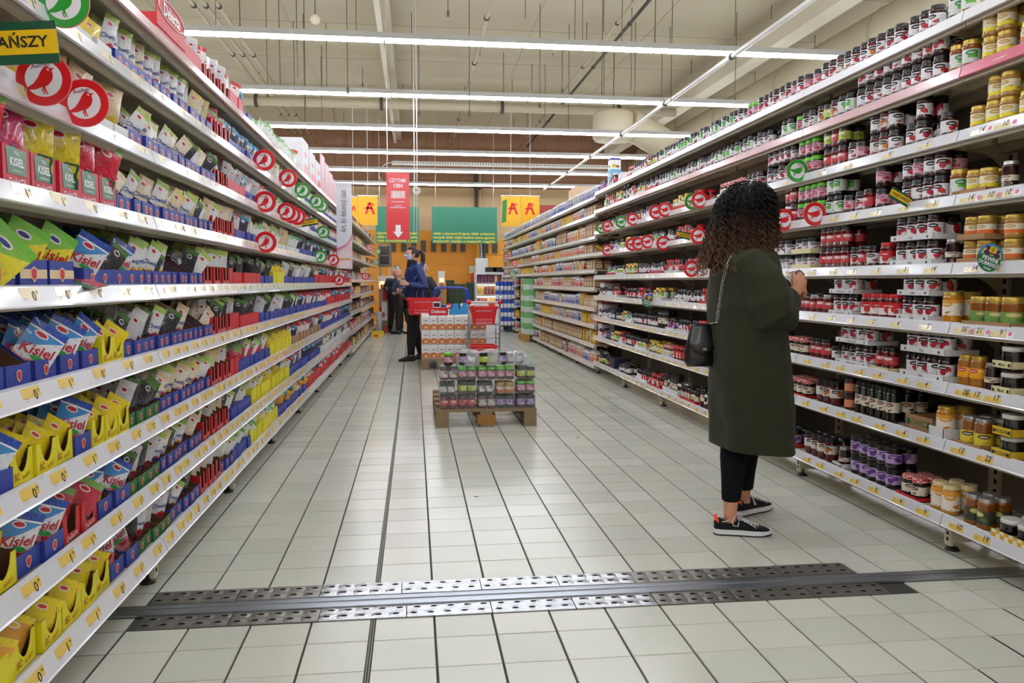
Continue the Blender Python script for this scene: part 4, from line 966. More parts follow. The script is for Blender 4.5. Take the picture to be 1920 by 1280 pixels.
def sach_fill(li, px0, px1, style, types, w, n=(5, 9), lean=.38, empty=.16, tall=0.):
    """px0..px1: from near to far along the sachet rack"""
    R = LR; z = LZS[li]-.0055; X = R.xf-.03
    ya, yb = (px0 if px0 < 0 else yof(px0, X, z+.05)), yof(px1, X, z+.05)
    if px0 < 0: ya = -px0
    k = max(1, round((yb-ya)/(w+.003))); pitch = (yb-ya)/k
    for i in range(k):
        y = ya+pitch*(i+.5); bx = dbox(style, min(w, pitch-.003)); d0 = .02+rs_.uniform(0, .012)
        box_no[li] = box_no.get(li, 0)+1; bn = box_no[li]
        q(bx, T(R.xf-d0, y, z) @ RZ(rs_.uniform(-.02, .02)), ('dbox', li), tail='%s along the %s sachet shelf' % (ordn(bn), LEV[li]), pri=-1)
        if rs_.random() < empty: continue
        ty = types[(i if len(types) > 1 and rs_.random() < .6 else rs_.randrange(len(types))) % len(types)]
        cnt = rs_.randint(*n); p = S[ty] if ty in S else kis[ty]
        hf = {'blue': .058, 'bigblue': .075, 'yellow': .085, 'red': .09, 'redlow': .07, 'green': .05, 'white': .045, 'redtall': .1, 'kraft': .06}[style]
        sp = min(.026, .2/cnt); le = lean+rs_.uniform(-.08, .12); scl = min(1.1, (pitch-.004)/(p.r*2)) if style != 'white' else 1.
        for c in range(cnt):
            d = d0+(.05 if style != 'redtall' else .03)+sp*c; room = (LZS[li+1]-LZS[li]-(.065 if style != 'redtall' else .035)) if li < 8 else .3
            sc = min(scl, room/(p.h*.98+.02))
            base = .006+.05*(c/cnt)+(.01 if c == 0 else 0)+tall
            yw = rs_.uniform(.3, .75) if c == 0 else rs_.uniform(.25, .6)
            a = le+rs_.uniform(-.1, .1)+(0 if c else rs_.uniform(-.12, .2)); dx = -.5*p.h*math.sin(a)
            M = T(R.xf-d, y+dx*.9, z+base) @ RZ(-yw) @ RY(rs_.uniform(-.3, -.08) if c else rs_.uniform(-.12, .1)) @ RX(-a) @ SCL(1, sc*(.98 if c else 1), sc)
            q(p, M, ('s', li, bn), tail='%s from front in %s box, %s sachet shelf' % (ordn(c+1), ordn(bn), LEV[li]), pri=c*.25)
K = ['kb', 'ko']; NW = ['cw', 'cy', 'co', 'cb']
# bottom to top, near to far
sach_fill(0, -1.62, 150, 'yellow', ['og', 'yl'], .125, (6, 9), .5, 0); sach_fill(0, 150, 205, 'yellow', ['yl', 'og'], .12, (5, 8), .5, 0); sach_fill(0, 205, 258, 'blue', K, .115, (3, 5), -.35, 0); sach_fill(0, 258, 318, 'green', ['dk', 'sl', 'cw'], .075, (8, 10), .2); sach_fill(0, 318, 372, 'blue', ['dk', 'co', 'cb'], .08)
sach_fill(0, 372, 412, 'red', ['cb', 'cw'], .085, (6, 8), .1); sach_fill(0, 412, 468, 'blue', ['cy', 'wg'], .085); sach_fill(0, 468, 520, 'yellow', ['yl', 'wg', 'og'], .1); sach_fill(0, 520, 575, 'blue', ['bl', 'og', 'rs'], .1); sach_fill(0, 575, 655, 'red', ['rs', 'bl', 'wg'], .11)
sach_fill(1, -1.64, 30, 'yellow', ['og'], .13, (3, 5), .4, .4); sach_fill(1, 30, 115, 'blue', K, .13, (6, 8), .5, 0); sach_fill(1, 115, 180, 'red', ['gr'], .13, (6, 8), .45, 0); sach_fill(1, 180, 238, 'blue', ['ko', 'kb'], .12, (5, 7), .45, 0); sach_fill(1, 238, 300, 'green', ['dk', 'sl'], .085, (8, 10), .5)
sach_fill(1, 300, 378, 'blue', ['cw', 'co', 'cb', 'dk'], .078); sach_fill(1, 378, 425, 'red', ['cb', 'cm', 'sl'], .08, (5, 7), .12); sach_fill(1, 425, 470, 'blue', ['dk', 'cy'], .08); sach_fill(1, 470, 540, 'yellow', ['yl', 'cy'], .09); sach_fill(1, 540, 600, 'blue', ['rs', 'bl'], .1); sach_fill(1, 600, 655, 'white', ['bl', 'rs', 'wg'], .11)
sach_fill(2, -1.64, 20, 'blue', K, .13, (5, 7), .5, 0); sach_fill(2, 20, 138, 'yellow', ['yl'], .12, (5, 7), .55, 0); sach_fill(2, 138, 170, 'blue', ['kb'], .12, (6, 8), .5, 0); sach_fill(2, 170, 236, 'yellow', ['yl', 'yl'], .11, (5, 7), .55, 0); sach_fill(2, 236, 298, 'green', ['sl', 'dk'], .09, (8, 10), .55)
sach_fill(2, 298, 392, 'blue', ['cb', 'cw', 'cm'], .078, (7, 9), .45, 0); sach_fill(2, 392, 445, 'red', ['cb', 'cm', 'cw'], .08, (4, 6), .1); sach_fill(2, 445, 505, 'blue', ['gr', 'cw'], .085); sach_fill(2, 505, 545, 'yellow', ['yl'], .09); sach_fill(2, 545, 600, 'kraft', ['bl', 'rs'], .1); sach_fill(2, 600, 655, 'blue', ['bl', 'rs'], .1)
sach_fill(3, -1.64, 60, 'blue', K, .13, (4, 6), .5, .3); sach_fill(3, 60, 185, 'blue', K, .125, (7, 9), .5, 0); sach_fill(3, 185, 230, 'yellow', ['yl'], .12, (6, 8), .5, 0); sach_fill(3, 230, 330, 'blue', ['dk', 'cw', 'sl'], .08, (8, 10), .45, .1); sach_fill(3, 330, 396, 'blue', ['cb', 'wg'], .075, (5, 7), .6, .5)
sach_fill(3, 396, 448, 'red', ['sl', 'dk', 'cw'], .08, (6, 8), .15, 0); sach_fill(3, 448, 486, 'redlow', ['dk'], .14, (2, 3), .3, .6); sach_fill(3, 486, 560, 'blue', ['dk', 'cy', 'sl'], .085, (5, 7), .4); sach_fill(3, 560, 612, 'blue', ['bl', 'rs'], .09); sach_fill(3, 612, 655, 'red', ['rs', 'bl'], .1)
sach_fill(4, -1.64, 135, 'bigblue', ['kg'], .15, (5, 7), .55, 0); sach_fill(4, 150, 258, 'blue', ['ko', 'kb', 'dk'], .12, (7, 9), .45, .1); sach_fill(4, 258, 380, 'blue', ['dk', 'cy', 'co'], .075, (6, 8), .35, .35); sach_fill(4, 380, 436, 'red', ['cw', 'cy', 'sl'], .08, (2, 4), .12, 0)
sach_fill(4, 436, 486, 'redlow', ['dk'], .13, (1, 2), .3, .7); sach_fill(4, 486, 512, 'blue', ['dk'], .085, (2, 3), .4, .5); sach_fill(4, 512, 530, 'yellow', ['yl'], .1, (5, 6), .3, 0); sach_fill(4, 530, 590, 'blue', ['dk', 'cy', 'sl'], .09); sach_fill(4, 590, 655, 'red', ['rs', 'bl', 'cb'], .1, (3, 5), .1)
sach_fill(5, -1.62, 216, 'redtall', ['red', 'red', 'pink', 'pink', 'yellow', 'yellow'], .142, (4, 6), .16, 0, .02); sach_fill(5, 216, 396, 'blue', ['cb', 'co', 'cm', 'dk', 'cw'], .075, (3, 6), .45, .25); sach_fill(5, 396, 440, 'red', ['cw', 'rs', 'cb'], .08, (3, 5), .3, 0)
sach_fill(5, 440, 478, 'blue', ['bl', 'cb', 'rs'], .09, (3, 5), .3); sach_fill(5, 478, 560, 'white', ['wg', 'bg', 'wg'], .1, (4, 6), .4); sach_fill(5, 560, 655, 'blue', ['rs', 'bl', 'dk'], .1, (4, 6), .3)
sach_fill(6, -1.66, 70, 'white', ['bg'], .13, (3, 5), .1, .2); sach_fill(6, 70, 236, 'white', ['bg', 'bg'], .13, (3, 5), .16, .1, .01); sach_fill(6, 236, 402, 'blue', ['dk', 'cy', 'cw', 'cb'], .085, (5, 7), .5, .05); sach_fill(6, 402, 424, 'red', ['sl'], .09, (4, 5), .1, 0)
sach_fill(6, 424, 458, 'redlow', ['sl'], .16, (1, 2), .3, .4); sach_fill(6, 458, 510, 'blue', ['bl', 'sl', 'rs'], .09); sach_fill(6, 510, 580, 'white', ['wg', 'rs'], .1); sach_fill(6, 580, 655, 'blue', ['rs', 'dk', 'bg'], .11)
sach_fill(7, -2.0, 206, 'white', ['bg', 'yl'], .13, (4, 6), .25, 0); sach_fill(7, 212, 362, 'blue', ['cw', 'cw', 'cy', 'co', 'cb'], .078, (3, 5), .12, 0, .015); sach_fill(7, 362, 396, 'blue', ['cm', 'cb'], .09, (4, 6), .35, 0); sach_fill(7, 396, 428, 'red', ['gr', 'rs'], .09, (4, 6), .2, 0)
sach_fill(7, 428, 500, 'blue', ['bl', 'dk', 'bl'], .085); sach_fill(7, 500, 570, 'white', ['wg', 'cb', 'wg'], .1, (4, 6), .3); sach_fill(7, 570, 655, 'blue', ['wg', 'rs'], .11)
sach_fill(8, 375, 402, 'red', ['sl', 'rs'], .1, (5, 7), .08, 0, .02); sach_fill(8, 402, 452, 'red', ['sl', 'sl', 'rs'], .1, (5, 7), .08, 0, .02); sach_fill(8, 455, 470, 'blue', ['bl'], .12, (2, 3), -.2, 0, .02); sach_fill(8, 494, 562, 'white', ['wg'], .11, (6, 8), .35, 0)
# the big red closed display carton on the top shelf
z = LZS[8]-.005; ya, yb = yof(288, LR.X(.03), z), yof(372, LR.X(.03), z)
rc = thing('red_display_carton', 'big red Delecta carton with raised backboard on the top sachet shelf', 'box', (LR.xf-.02, (ya+yb)/2, z))
w = yb-ya
b = MB().box(-.2, 0, -w/2, w/2, 0, .085, 0); obj('carton', b.mesh('carton', [M_cardr]), rc)
b = MB().prism([(-w/2, .0), (w*.1, .0), (w*.08, .11), (w*.0, .135), (-w*.42, .135), (-w/2, .11)], 0, .004, 0, T(.0, 0, .04) @ face(-1)); obj('backboard', b.mesh('backboard', [M_cardr]), rc)
b = MB().text('Delecta', min(.07, w*.13), T(.006, -w*.2, .125) @ face(-1), 0, bold=.02); b.tube([T(.006, -w*.2, .125) @ face(-1) @ Vector((w*.27*math.cos(a*PI/14), .04*math.sin(a*PI/14), 0)) for a in range(29)], .0025, 4, 0)
obj('lettering', b.mesh('lettering', [M_wht]), rc)
# white cartons and pink panels on the far part of the top shelf
for k, (p0, p1, h, c) in enumerate(((566, 577, .33, '#e2e2e6'), (579, 590, .3, '#dcdce2'), (591, 600, .28, '#e2e2e6'))):
    ya, yb = yof(p0, LR.X(.03), z), yof(p1, LR.X(.03), z)
    def ex(b, mats, w, d, h):
        mats += [M_redp, M_ink]
        b.add([face(-1) @ Vector((x, y, 0))+Vector((d/2+.001, 0, 0)) for x, y in ((-w*.3, h*.1), (w*.4, h*.1), (w*.4, h*.32), (-w*.1, h*.38))], [(0, 1, 2, 3)], 1)
        for r in (0,): b.add([Vector((d/2+.001, w*.24*math.cos(a*PI/6), h*.62+h*.09*math.sin(a*PI/6))) for a in range(12)], [tuple(range(12))], 1)
        b.add([Vector((d*.3*math.cos(a*PI/6), -w/2-.001, h*.6+h*.08*math.sin(a*PI/6))) for a in range(12)], [tuple(range(12))], 1)
    carton('white_carton', 'white carton with red logo, top sachet shelf, %s of three from near end' % ordn(k+1), c, (LR.xf-.12, (ya+yb)/2, z), (yb-ya, .2, h), -1, extra=ex)
for k, (p0, p1, z1) in enumerate(((601, 608, .36), (609, 616, .32), (617, 623, .28), (624, 630, .25))):
    ya, yb = yof(p0, LR.X(.03), z), yof(p1, LR.X(.03), z)
    b = MB().box(-.012, 0, -(yb-ya)/2, (yb-ya)/2, 0, z1+.06, 0)
    for q_ in (-.3, 0, .3): b.box(0, .001, (yb-ya)*q_-.01, (yb-ya)*q_+.01, .02, z1, 1)  # paler pink stripes on the board face
    tag(obj('pink_panel', b.mesh('pink_panel', [mat('pink printed board', '#e2b4c2', .45, var=.12, vs=5.), mat('pink board highlight', '#eccdd6', .45)]), loc=(LR.xf-.02, (ya+yb)/2, z)), 'pink header board along the top sachet shelf, %s of four from the near end' % ordn(k+1), 'board')
# pink pack lying across the fifth shelf edge
y = yof(150, LR.X(0), 1.14)
b = MB(); g = S['gr']; tag(obj('sachet', g.root, M=T(-.975, y, 1.137) @ RZ(-.3) @ RY(-1.35) @ RX(-1.25)), 'pink and green sachet lying flat on the fifth shelf edge between blue boxes', 'sachet')

# ================================================================ SHELF SIGNS
M_sred = mat('sign red', '#d8141e', .35, coat=.4); M_sgrn = mat('sign green', '#1f9c2c', .35, coat=.4); M_swht = mat('sign white', '#e6e6ec', .35, coat=.3)
M_syel = mat('sign yellow', '#e6bc10', .35); M_sdg = mat('sign dark green', '#0f4f35', .4); M_clip = mat('clear clip', '#d9dadf', .2, trans=.6)
BIRD = [(-.62, -.42), (-.3, -.4), (-.05, -.3), (.02, -.44), (.08, -.42), (.06, -.27), (.16, -.22), (.3, -.05), (.34, .15), (.3, .32), (.4, .42), (.26, .4), (.16, .47), (.02, .44), (-.08, .3), (-.2, .05), (-.36, -.18), (-.62, -.36)]
def bird_sign(col, rot, R0=.066, word=True):
    def mk():
        b = MB(); n = 32; th = .002
        ring = lambda r, z: [(r*math.cos(2*PI*k/n), r*math.sin(2*PI*k/n), z) for k in range(n)]
        b.add(ring(R0, -th)+ring(R0, 0), [tuple(reversed(range(n))), tuple(range(n, 2*n))]+[(k, (k+1) % n, n+(k+1) % n, n+k) for k in range(n)], 3)
        b.add(ring(R0*.97, .0004), [tuple(range(n))], 0); b.add(ring(R0*.66, .0008), [tuple(range(n))], 1)
        M = RZ(rot)
        pts = [M @ Vector((x*R0*1.0+.0, y*R0*1.0, .0012)) for x, y in BIRD]
        # triangulated fan-safe split: body and tail
        b.add(pts, [tuple(range(len(pts)))], 0)
        for lx in (-.06, .04): b.tube([M @ Vector((R0*lx, -R0*.36, .0012)), M @ Vector((R0*(lx+.1), -R0*.56, .0012))], R0*.022, 4, 0)
        b.tube([M @ Vector((R0*.2, R0*.4, .0014)), M @ Vector((R0*.12, R0*.34, .0016)), M @ Vector((R0*.22, R0*.31, .0014))], R0*.02, 4, 1)
        if word: b.text('Auchan', R0*.22, M @ T(-R0*.1, R0*.5, .0012) @ RZ(.22), 2, bold=.02)
        b.merge(MB().lathe([(R0, -th), (R0*1.0, 0)], 4), None, 3) if False else None
        return b.mesh('round_sign', [M_sred if col == 'r' else M_sgrn, M_swht, mat('sign lilac ink', '#8a3a6a', .4), mat('sign rim pink', '#e87a80' if col == 'r' else '#7fcf86', .4)])
    return cached(('bird', col, rot, R0), mk)
def clip_mesh(): return MB().box(-.012, .012, -.012, .012, -.003, .006).mesh('clip', [M_clip])
def sign_at(px, py, X, col, rot, label, d=0., group=None, R0=.066):
    a = atx(px, py, X); a.y += d
    o = obj('round_sign', bird_sign(col, rot, R0), M=T(a.x, a.y, a.z) @ RX(PI/2))
    tag(o, label, 'sign', group or 'round bird signs clipped to the shelf edges')
    s = -1 if X < 0 else 1
    obj('clip', cached('clip', clip_mesh), o, (s*R0*.78, -R0*.55, -.001))
    return o
XL = -.905
cn = {'r': 'red', 'g': 'green'}
Lsig = [(82, 148, 'r', 'biggest red bird sign, nearest on the seventh sachet shelf'), (158, 193, 'r', 'second nearest red bird sign, overlapping the biggest one'), (119, 5, 'g', 'large green bird sign cut by the top of the picture'), (495, 300, 'r', 'red bird sign on the eighth sachet shelf nearest to the lights'),
        (540, 334, 'r', 'red bird sign just left of the single green one, eighth sachet shelf'), (567, 357, 'g', 'green bird sign right of two red ones on the eighth sachet shelf'), (593, 378, 'g', 'front one of two overlapping green bird signs, eighth sachet shelf'), (603, 386, 'g', 'rear one of two overlapping green bird signs, eighth sachet shelf'),
        (497, 378, 'r', 'single red bird sign on the seventh sachet shelf mid-rack'), (537, 397, 'r', 'front one of three overlapping red bird signs'), (547, 402, 'r', 'middle one of three overlapping red bird signs'), (557, 406, 'r', 'rear one of three overlapping red bird signs'),
        (498, 454, 'r', 'single red bird sign on the sixth sachet shelf mid-rack'), (606, 435, 'g', 'single green bird sign below the NAJTAŃSZY card'), (601, 481, 'g', 'green bird sign in front of the white cake banner, sixth shelf'), (625, 487, 'r', 'red bird sign half behind the white cake banner'), (636, 525, 'r', 'small red bird sign under the white cake banner')]
for i, (px, py, c, lb) in enumerate(Lsig): sign_at(px, py, XL, c, 0., lb)
for px, py, c, lb in ((693, 464, 'r', 'distant red bird sign on the baking shelves behind the banner'), (685, 518, 'r', 'small red bird sign low on the baking shelves'), (709, 471, 'g', 'tiny green bird sign at the far end of the baking shelves'), (705, 491, 'g', 'tiny green bird sign second from far end of baking shelves')):
    sign_at(px, py, -.9, c, 0., lb)
RT_ = -.75
Rsig = [(1495, 320, 'g', 'green bird sign above the woman in the green coat'), (1470, 412, 'r', 'red bird sign half hidden by the black face mask'), (1528, 401, 'r', 'red bird sign right of the coat woman below the green one'), (1312, 375, 'r', 'red bird sign overlapping a green one, left of the curly hair'), (1301, 377, 'g', 'green bird sign behind a red one, left of the curly hair'),
        (1232, 397, 'r', 'rear one of two overlapping red bird signs on sixth jar shelf'), (1247, 393, 'r', 'front one of two overlapping red bird signs on sixth jar shelf'), (1187, 411, 'r', 'single red bird sign on the sixth jar shelf'), (1165, 416, 'g', 'single green bird sign on the sixth jar shelf'),
        (1139, 424, 'r', 'red bird sign over a green one at the far end of sixth jar shelf'), (1129, 427, 'g', 'green bird sign behind a red one at the far end of sixth jar shelf'), (1310, 442, 'r', 'red bird sign beside the NAJTAŃSZY card next to the curly hair'), (1185, 458, 'r', 'leftmost of three overlapping red bird signs on the fifth jar shelf'),
        (1197, 457, 'r', 'middle one of three overlapping red bird signs on the fifth jar shelf'), (1214, 453, 'r', 'nearest of three overlapping red bird signs on the fifth jar shelf'), (1244, 456, 'r', 'single red bird sign on the fifth jar shelf'), (1297, 504, 'r', 'single red bird sign on the fourth jar shelf near the coat'), (1139, 469, 'r', 'red bird sign at the far end of the fifth jar shelf')]
for px, py, c, lb in Rsig: sign_at(px, py, 2.19, c, RT_, lb, d=(.03 if 'behind' in lb or 'rear' in lb else 0))
for px, py, c, lb in ((949, 481, 'r', 'tiny red bird sign at the far end of the flour shelves'), (965, 493, 'r', 'tiny red bird sign below the first on the flour shelves'), (961, 512, 'g', 'tiny green bird sign at the far end of the flour shelves')): sign_at(px, py, 2.19, c, RT_, lb)
def naj(px, py, X, rot, label, w=.2, h=.075):
    a = atx(px, py, X); b = MB().box(-w/2, w/2, -h/2, h/2, -.002, 0, 1)
    b.add([(-w/2, -h*.27, .0006), (w/2, -h*.27, .0006), (w/2, h*.3, .0006), (-w/2, h*.3, .0006)], [(0, 1, 2, 3)], 0)
    b.text('NAJTAŃSZY', min(h*.44, w*.15), T(0, h*.01, .0012), 2, bold=.025)
    o = tag(obj('price_card', b.mesh('price_card', [M_syel, M_sdg, M_ink]), M=T(*a) @ RX(PI/2) @ RZ(rot)), label, 'sign')
    obj('clip', cached('clip', clip_mesh), o, (w*.44*(1 if X > 0 else -1), -h*.4, -.001))
naj(8, 82, -.92, .08, 'big yellow and green NAJTAŃSZY card at the left picture edge', .23, .095)
naj(578, 417, -.9, .18, 'yellow NAJTAŃSZY card behind three overlapping red bird signs', .16, .06)
naj(1691, 371, 2.2, -.47, 'tilted yellow NAJTAŃSZY card on the fifth jar shelf', .125, .05)
naj(1287, 442, 2.2, -.2, 'NAJTAŃSZY card partly behind a red bird sign beside the hair', .15, .055)
naj(1128, 467, 2.2, -.5, 'small NAJTAŃSZY card at the far end of the fifth jar shelf', .14, .05)
def pewni(px, py, R0, label, Y=None):
    a = atx(px, py, 2.19); n = 36; b = MB()
    C = lambda r, z, a0=0., a1=2*PI, k=n: [(r*math.cos(a0+(a1-a0)*i/k), r*math.sin(a0+(a1-a0)*i/k), z) for i in range(k+(0 if abs(a1-a0-2*PI) < 1e-6 else 1))]
    b.add(C(R0, -.002)+C(R0, 0), [tuple(reversed(range(n))), tuple(range(n, 2*n))]+[(k, (k+1) % n, n+(k+1) % n, n+k) for k in range(n)], 0)
    b.add(C(R0*.82, .0005), [tuple(range(n))], 1)
    arc = C(R0, .001, PI*1.0, PI*2.0, 24); b.add(arc+[(R0*.6, R0*.12, .001), (0, R0*.16, .001), (-R0*.6, R0*.12, .001)], [tuple(range(len(arc)+3))], 2)
    b.text('PEWNI', R0*.42, T(0, -R0*.12, .0018) @ RZ(-.0), 3, bold=.03); b.text('DOBREGO', R0*.34, T(0, -R0*.47, .0018), 3, bold=.03); b.text('Auchan', R0*.2, T(0, -R0*.78, .0018), 3, bold=.03)
    def blob(pts, mi): b.add([(x*R0, y*R0, .0012) for x, y in pts], [tuple(range(len(pts)))], mi)
    for sx in (-1, 1):
        b.add([(sx*R0*.42+R0*.13*math.cos(k*PI/6), R0*.55+R0*.13*math.sin(k*PI/6), .0013) for k in range(12)], [tuple(range(12))], 4)
        blob([(sx*.62, .14), (sx*.2, .14), (sx*.12, .3), (sx*.3, .42), (sx*.55, .42), (sx*.66, .28)][::(1 if sx < 0 else -1)], 4)
    blob([(-.62, .62), (-.22, .62), (-.3, .74), (-.52, .74)], 4); blob([(-.02, .4), (.06, .5), (.04, .66), (-.03, .8), (-.08, .62)], 5)
    b.add([(x*R0, y*R0, .0014) for x, y in ((-.14, .24), (.14, .24), (.1, .34), (-.1, .34))], [(0, 1, 2, 3)], 4)
    o = tag(obj('round_sign', b.mesh('round_sign', [mat('sign blue', '#2f86c9', .35), mat('sign gold', '#e2b71a', .35), mat('sign leaf green', '#0f6f45', .35), M_swht, mat('sign purple', '#3a2466', .4), mat('sign mid green', '#2f8a2c', .4)]), M=T(*a) @ RX(PI/2) @ RZ(-.32)), label, 'sign')
    obj('clip', cached('clip', clip_mesh), o, (R0*.8, -R0*.5, -.001))
pewni(1857, 483, .054, 'round blue and green PEWNI DOBREGO sign under the mustard jars'); pewni(1215, 564, .06, 'distant round PEWNI DOBREGO sign on the third jar shelf')
# ================================================================ FAR SHELVES
rf = random.Random(8)
def bag_proto(desc, c1, c2, w, h, d, name='flour_bag', top=True):
    b = MB(); R_ = []
    for z, sx, sy in ((0, .92, .92), (.02, 1, 1), (h*.8, 1, 1), (h*.9, .95, .6), (h*.97, .95, .12), (h, .93, .1)) if top else ((0, .97, .97), (h*.02, 1, 1), (h*.97, 1, 1), (h, .97, .97)):
        R_.append([(sx*x*w/2, sy*y*d/2, z) for x, y in ((-1, -1), (1, -1), (1, 1), (-1, 1))])
    b.rings(R_, 0, False)
    fr = b.V[:]
    for sg in (-1, 1):
        for zz0, zz1, ww, mi in ((.12, .5, .8, 1), (.58, .72, .7, 1)):
            b.add([(-w*ww/2, sg*(d/2+.0015), h*zz0), (w*ww/2, sg*(d/2+.0015), h*zz0), (w*ww/2, sg*(d/2+.0015), h*zz1), (-w*ww/2, sg*(d/2+.0015), h*zz1)], [(0, 1, 2, 3) if sg < 0 else (3, 2, 1, 0)], mi)
            b.add([(sg*(w/2+.0015), -d*ww/2, h*zz0), (sg*(w/2+.0015), d*ww/2, h*zz0), (sg*(w/2+.0015), d*ww/2, h*zz1), (sg*(w/2+.0015), -d*ww/2, h*zz1)], [(0, 1, 2, 3) if sg > 0 else (3, 2, 1, 0)], mi)
    ms = [mat('pack '+c1, c1, .6), mat('pack '+c2, c2, .6)]
    return Proto(name, desc, 'bag' if top else 'packet', b.mesh(name, ms), [], b, ms, w/2, h)
FB = [bag_proto('white paper flour bag with %s print' % n, '#dcdad2', c, .1, .17, .075) for n, c in (('blue', '#3a4f9a'), ('orange', '#d9702a'), ('red', '#c2323a'), ('grey', '#9a9aa2'))]
FB += [bag_proto('yellow flour bag', '#cf9a22', '#e3c45a', .1, .2, .08), bag_proto('brown grain bag', '#8a6242', '#c9b08a', .16, .2, .1), bag_proto('white tub with red lid', '#e0dcd8', '#c8302a', .1, .13, .1, 'food_tub', False), bag_proto('blue and white tub', '#e0dfe4', '#2e3f92', .09, .14, .09, 'food_tub', False), bag_proto('tan packet', '#b8935e', '#e3d9c2', .08, .15, .06, 'food_packet', False)]
def far_fill(R, li, y0, y1, sel, lays=1, tag_='flour shelves', dp=2):
    z = R.zs[li]-.005; y = y0
    room = (R.zs[li+1]-R.zs[li]-.07) if li < len(R.zs)-1 else .24
    run = None
    while y < y1-.1:
        if run is None or rf.random() < .3: run = rf.choice(sel)
        p = run; w = p.r*2+.012
        if rf.random() < .93:
            for r_ in range(dp):
                if p.h < room or True:
                    sc = min(1, room/p.h)
                    q(p, T(R.X(.07+r_*.11), y+w/2, z) @ RZ(PI/2*R.side*1+rf.uniform(-.06, .06)) @ SCL(1, 1, sc), ('far', R.name, li, r_), tail='in %s row, %s of the %s' % (('front', 'second')[r_], ordn(li+1), tag_), pri=r_*8)
        y += w
for li in range(len(FZR)):
    sel = {9: [FB[0], FB[3], FB[7]], 8: [FB[0], FB[1], FB[7], FB[4]], 7: [FB[0], FB[7], FB[1], FB[4], FB[5]], 6: [FB[6], FB[4], FB[1], FB[5]], 5: [FB[6], FB[4], FB[2], FB[7]], 4: [FB[8], FB[2], FB[6]], 3: [FB[7], FB[4], FB[0], FB[8]], 2: [FB[7], FB[4], FB[0], FB[1]], 1: [FB[4], FB[5], FB[0]], 0: [FB[5], FB[1], FB[2], FB[7]]}[li]
    if 3 < li < 9: far_fill(FR, li, 9.85, 10.6, [FB[5]])
    far_fill(FR, li, 10.6 if 3 < li < 9 else 9.85, 15.0 if li < 5 else 20.3, sel)
    if li < 5: far_fill(FR, li, 17.8, 20.3, sel)
FP = [bag_proto('%s baking packet' % n, c, d, .07, .13, .05, 'baking_packet', False) for n, c, d in (('red', '#b8202e', '#e6d8d4'), ('dark blue', '#24305e', '#c9cfe0'), ('yellow', '#d9ae22', '#f0dfa0'), ('white', '#d6d6da', '#b83040'), ('dark', '#2e2a2c', '#c8a05a'), ('brown', '#6e4a34', '#d0b088'))]
for li in range(len(FZL)): far_fill(FL, li, 12.5, 20.2, ([FP[0], FP[3], FP[1]] if li < 7 else [FP[0], FP[1], FP[3]]) + [FP[4], FP[2], FP[5]], tag_='baking shelves', dp=1)
# ================================================================ PALLETS AND STACKED GOODS
M_wood = mat('weathered pallet wood', '#8f7a5c', .8, var=.3, vs=14.); M_woody = mat('fresh pallet wood', '#b98a4a', .8, var=.25, vs=14.); M_woodb = mat('orange brown pallet block', '#a5733c', .8, var=.25, vs=20.); M_plas = mat('dark blue plastic pallet', '#1f2f3f', .5)
def pallet(x, y, w, d, label, wood=M_wood, block=None):
    t = thing('wooden_pallet' if wood is not M_plas else 'plastic_pallet', label, 'pallet', (x, y, 0))
    for k in range(5):
        yy = d*k/4*(1-.1/d)+0.; 
        obj('deck_board', MB().box(0, w, yy-.0, yy+.1, .122, .144).mesh('deck_board', [wood]), t)
    for k in range(3):
        xx = (w-.1)*k/2
        obj('stringer_board', MB().box(xx, xx+.1, 0, d, .1, .122).mesh('stringer_board', [wood]), t)
        obj('bottom_board', MB().box(xx, xx+.1, 0, d, 0, .02).mesh('bottom_board', [wood]), t)
        for j in range(3):
            yy = (d-.14)*j/2
            xw = .1 if k != 1 else .145
            xa = xx-(xw-.1)/2
            obj('block', MB().box(xa, xa+xw, yy, yy+.14, .02, .1).mesh('block', [(block or wood) if k == 1 and j == 0 else wood]), t)
    return t
PX, PY = .165, 6.24
pallet(PX, PY, .8, 1.2, 'weathered wooden pallet of shrink-wrapped jam jars in mid-aisle', M_wood, M_woodb)
M_film = mat('shrink film', '#c9cdd2', .12, trans=.0, alpha=.16, spec=.8); M_filmb = mat('dark tinted film glare', '#e6e8ec', .15)
jp = random.Random(4)
def jarpack(x, y, z, nx, ny, typ, label, green=False):
    """one jar at a time under its film sleeve"""
    p = J[typ]; pit = p.r*2+.001
    for i in range(nx):
        for j in range(ny):
            M = T(x+p.r+i*pit, y+p.r+j*pit, z) @ RZ(-PI/2+jp.uniform(-.6, .6))
            inst(p, M, '%s, %s' % (p.desc, label % (ordn(i+1), ('front', 'second', 'third')[j])), 'jars on the wooden pallet')
    t = MB().box(-.002, nx*pit+.002, -.002, ny*pit+.002, 0, p.h+.002)
    o = obj('shrink_film', t.mesh('shrink_film', [M_film]), loc=(x, y, z)); return tag(o, 'clear shrink film round the jar pack %s' % (label.split('of ')[-1]), 'film')
zz = .1455; g = .1475
pk = [(0, 0, 'redl', 'a'), (1, 0, 'lime', 'b'), (2.12, 0, 'redl', 'c'), (3.12, 0, 'purp', 'd'), (4.3, 0, 'purp', 'e')]
names_ = ['first', 'second', 'third', 'fourth', 'fifth']
for lay, types in enumerate((['redl', 'redl', 'peach', 'purp', 'purp'], ['small', 'lime', 'small', 'honor', 'pinkg'], ['peach', 'pinkg', 'pinkg', 'pinkg', 'lime'])):
    for c_, ty in enumerate(types):
        xo = PX+.03+c_*.146+(.012 if c_ > 1 else 0)+(.022 if c_ > 3 else 0); yo = PY+.02+jp.uniform(0, .012)
        jarpack(xo, yo, zz+lay*.1145, 2, 3, ty, '%%s in %%s row of %s pack, %s layer' % (names_[c_], ('bottom', 'middle', 'top')[lay]))
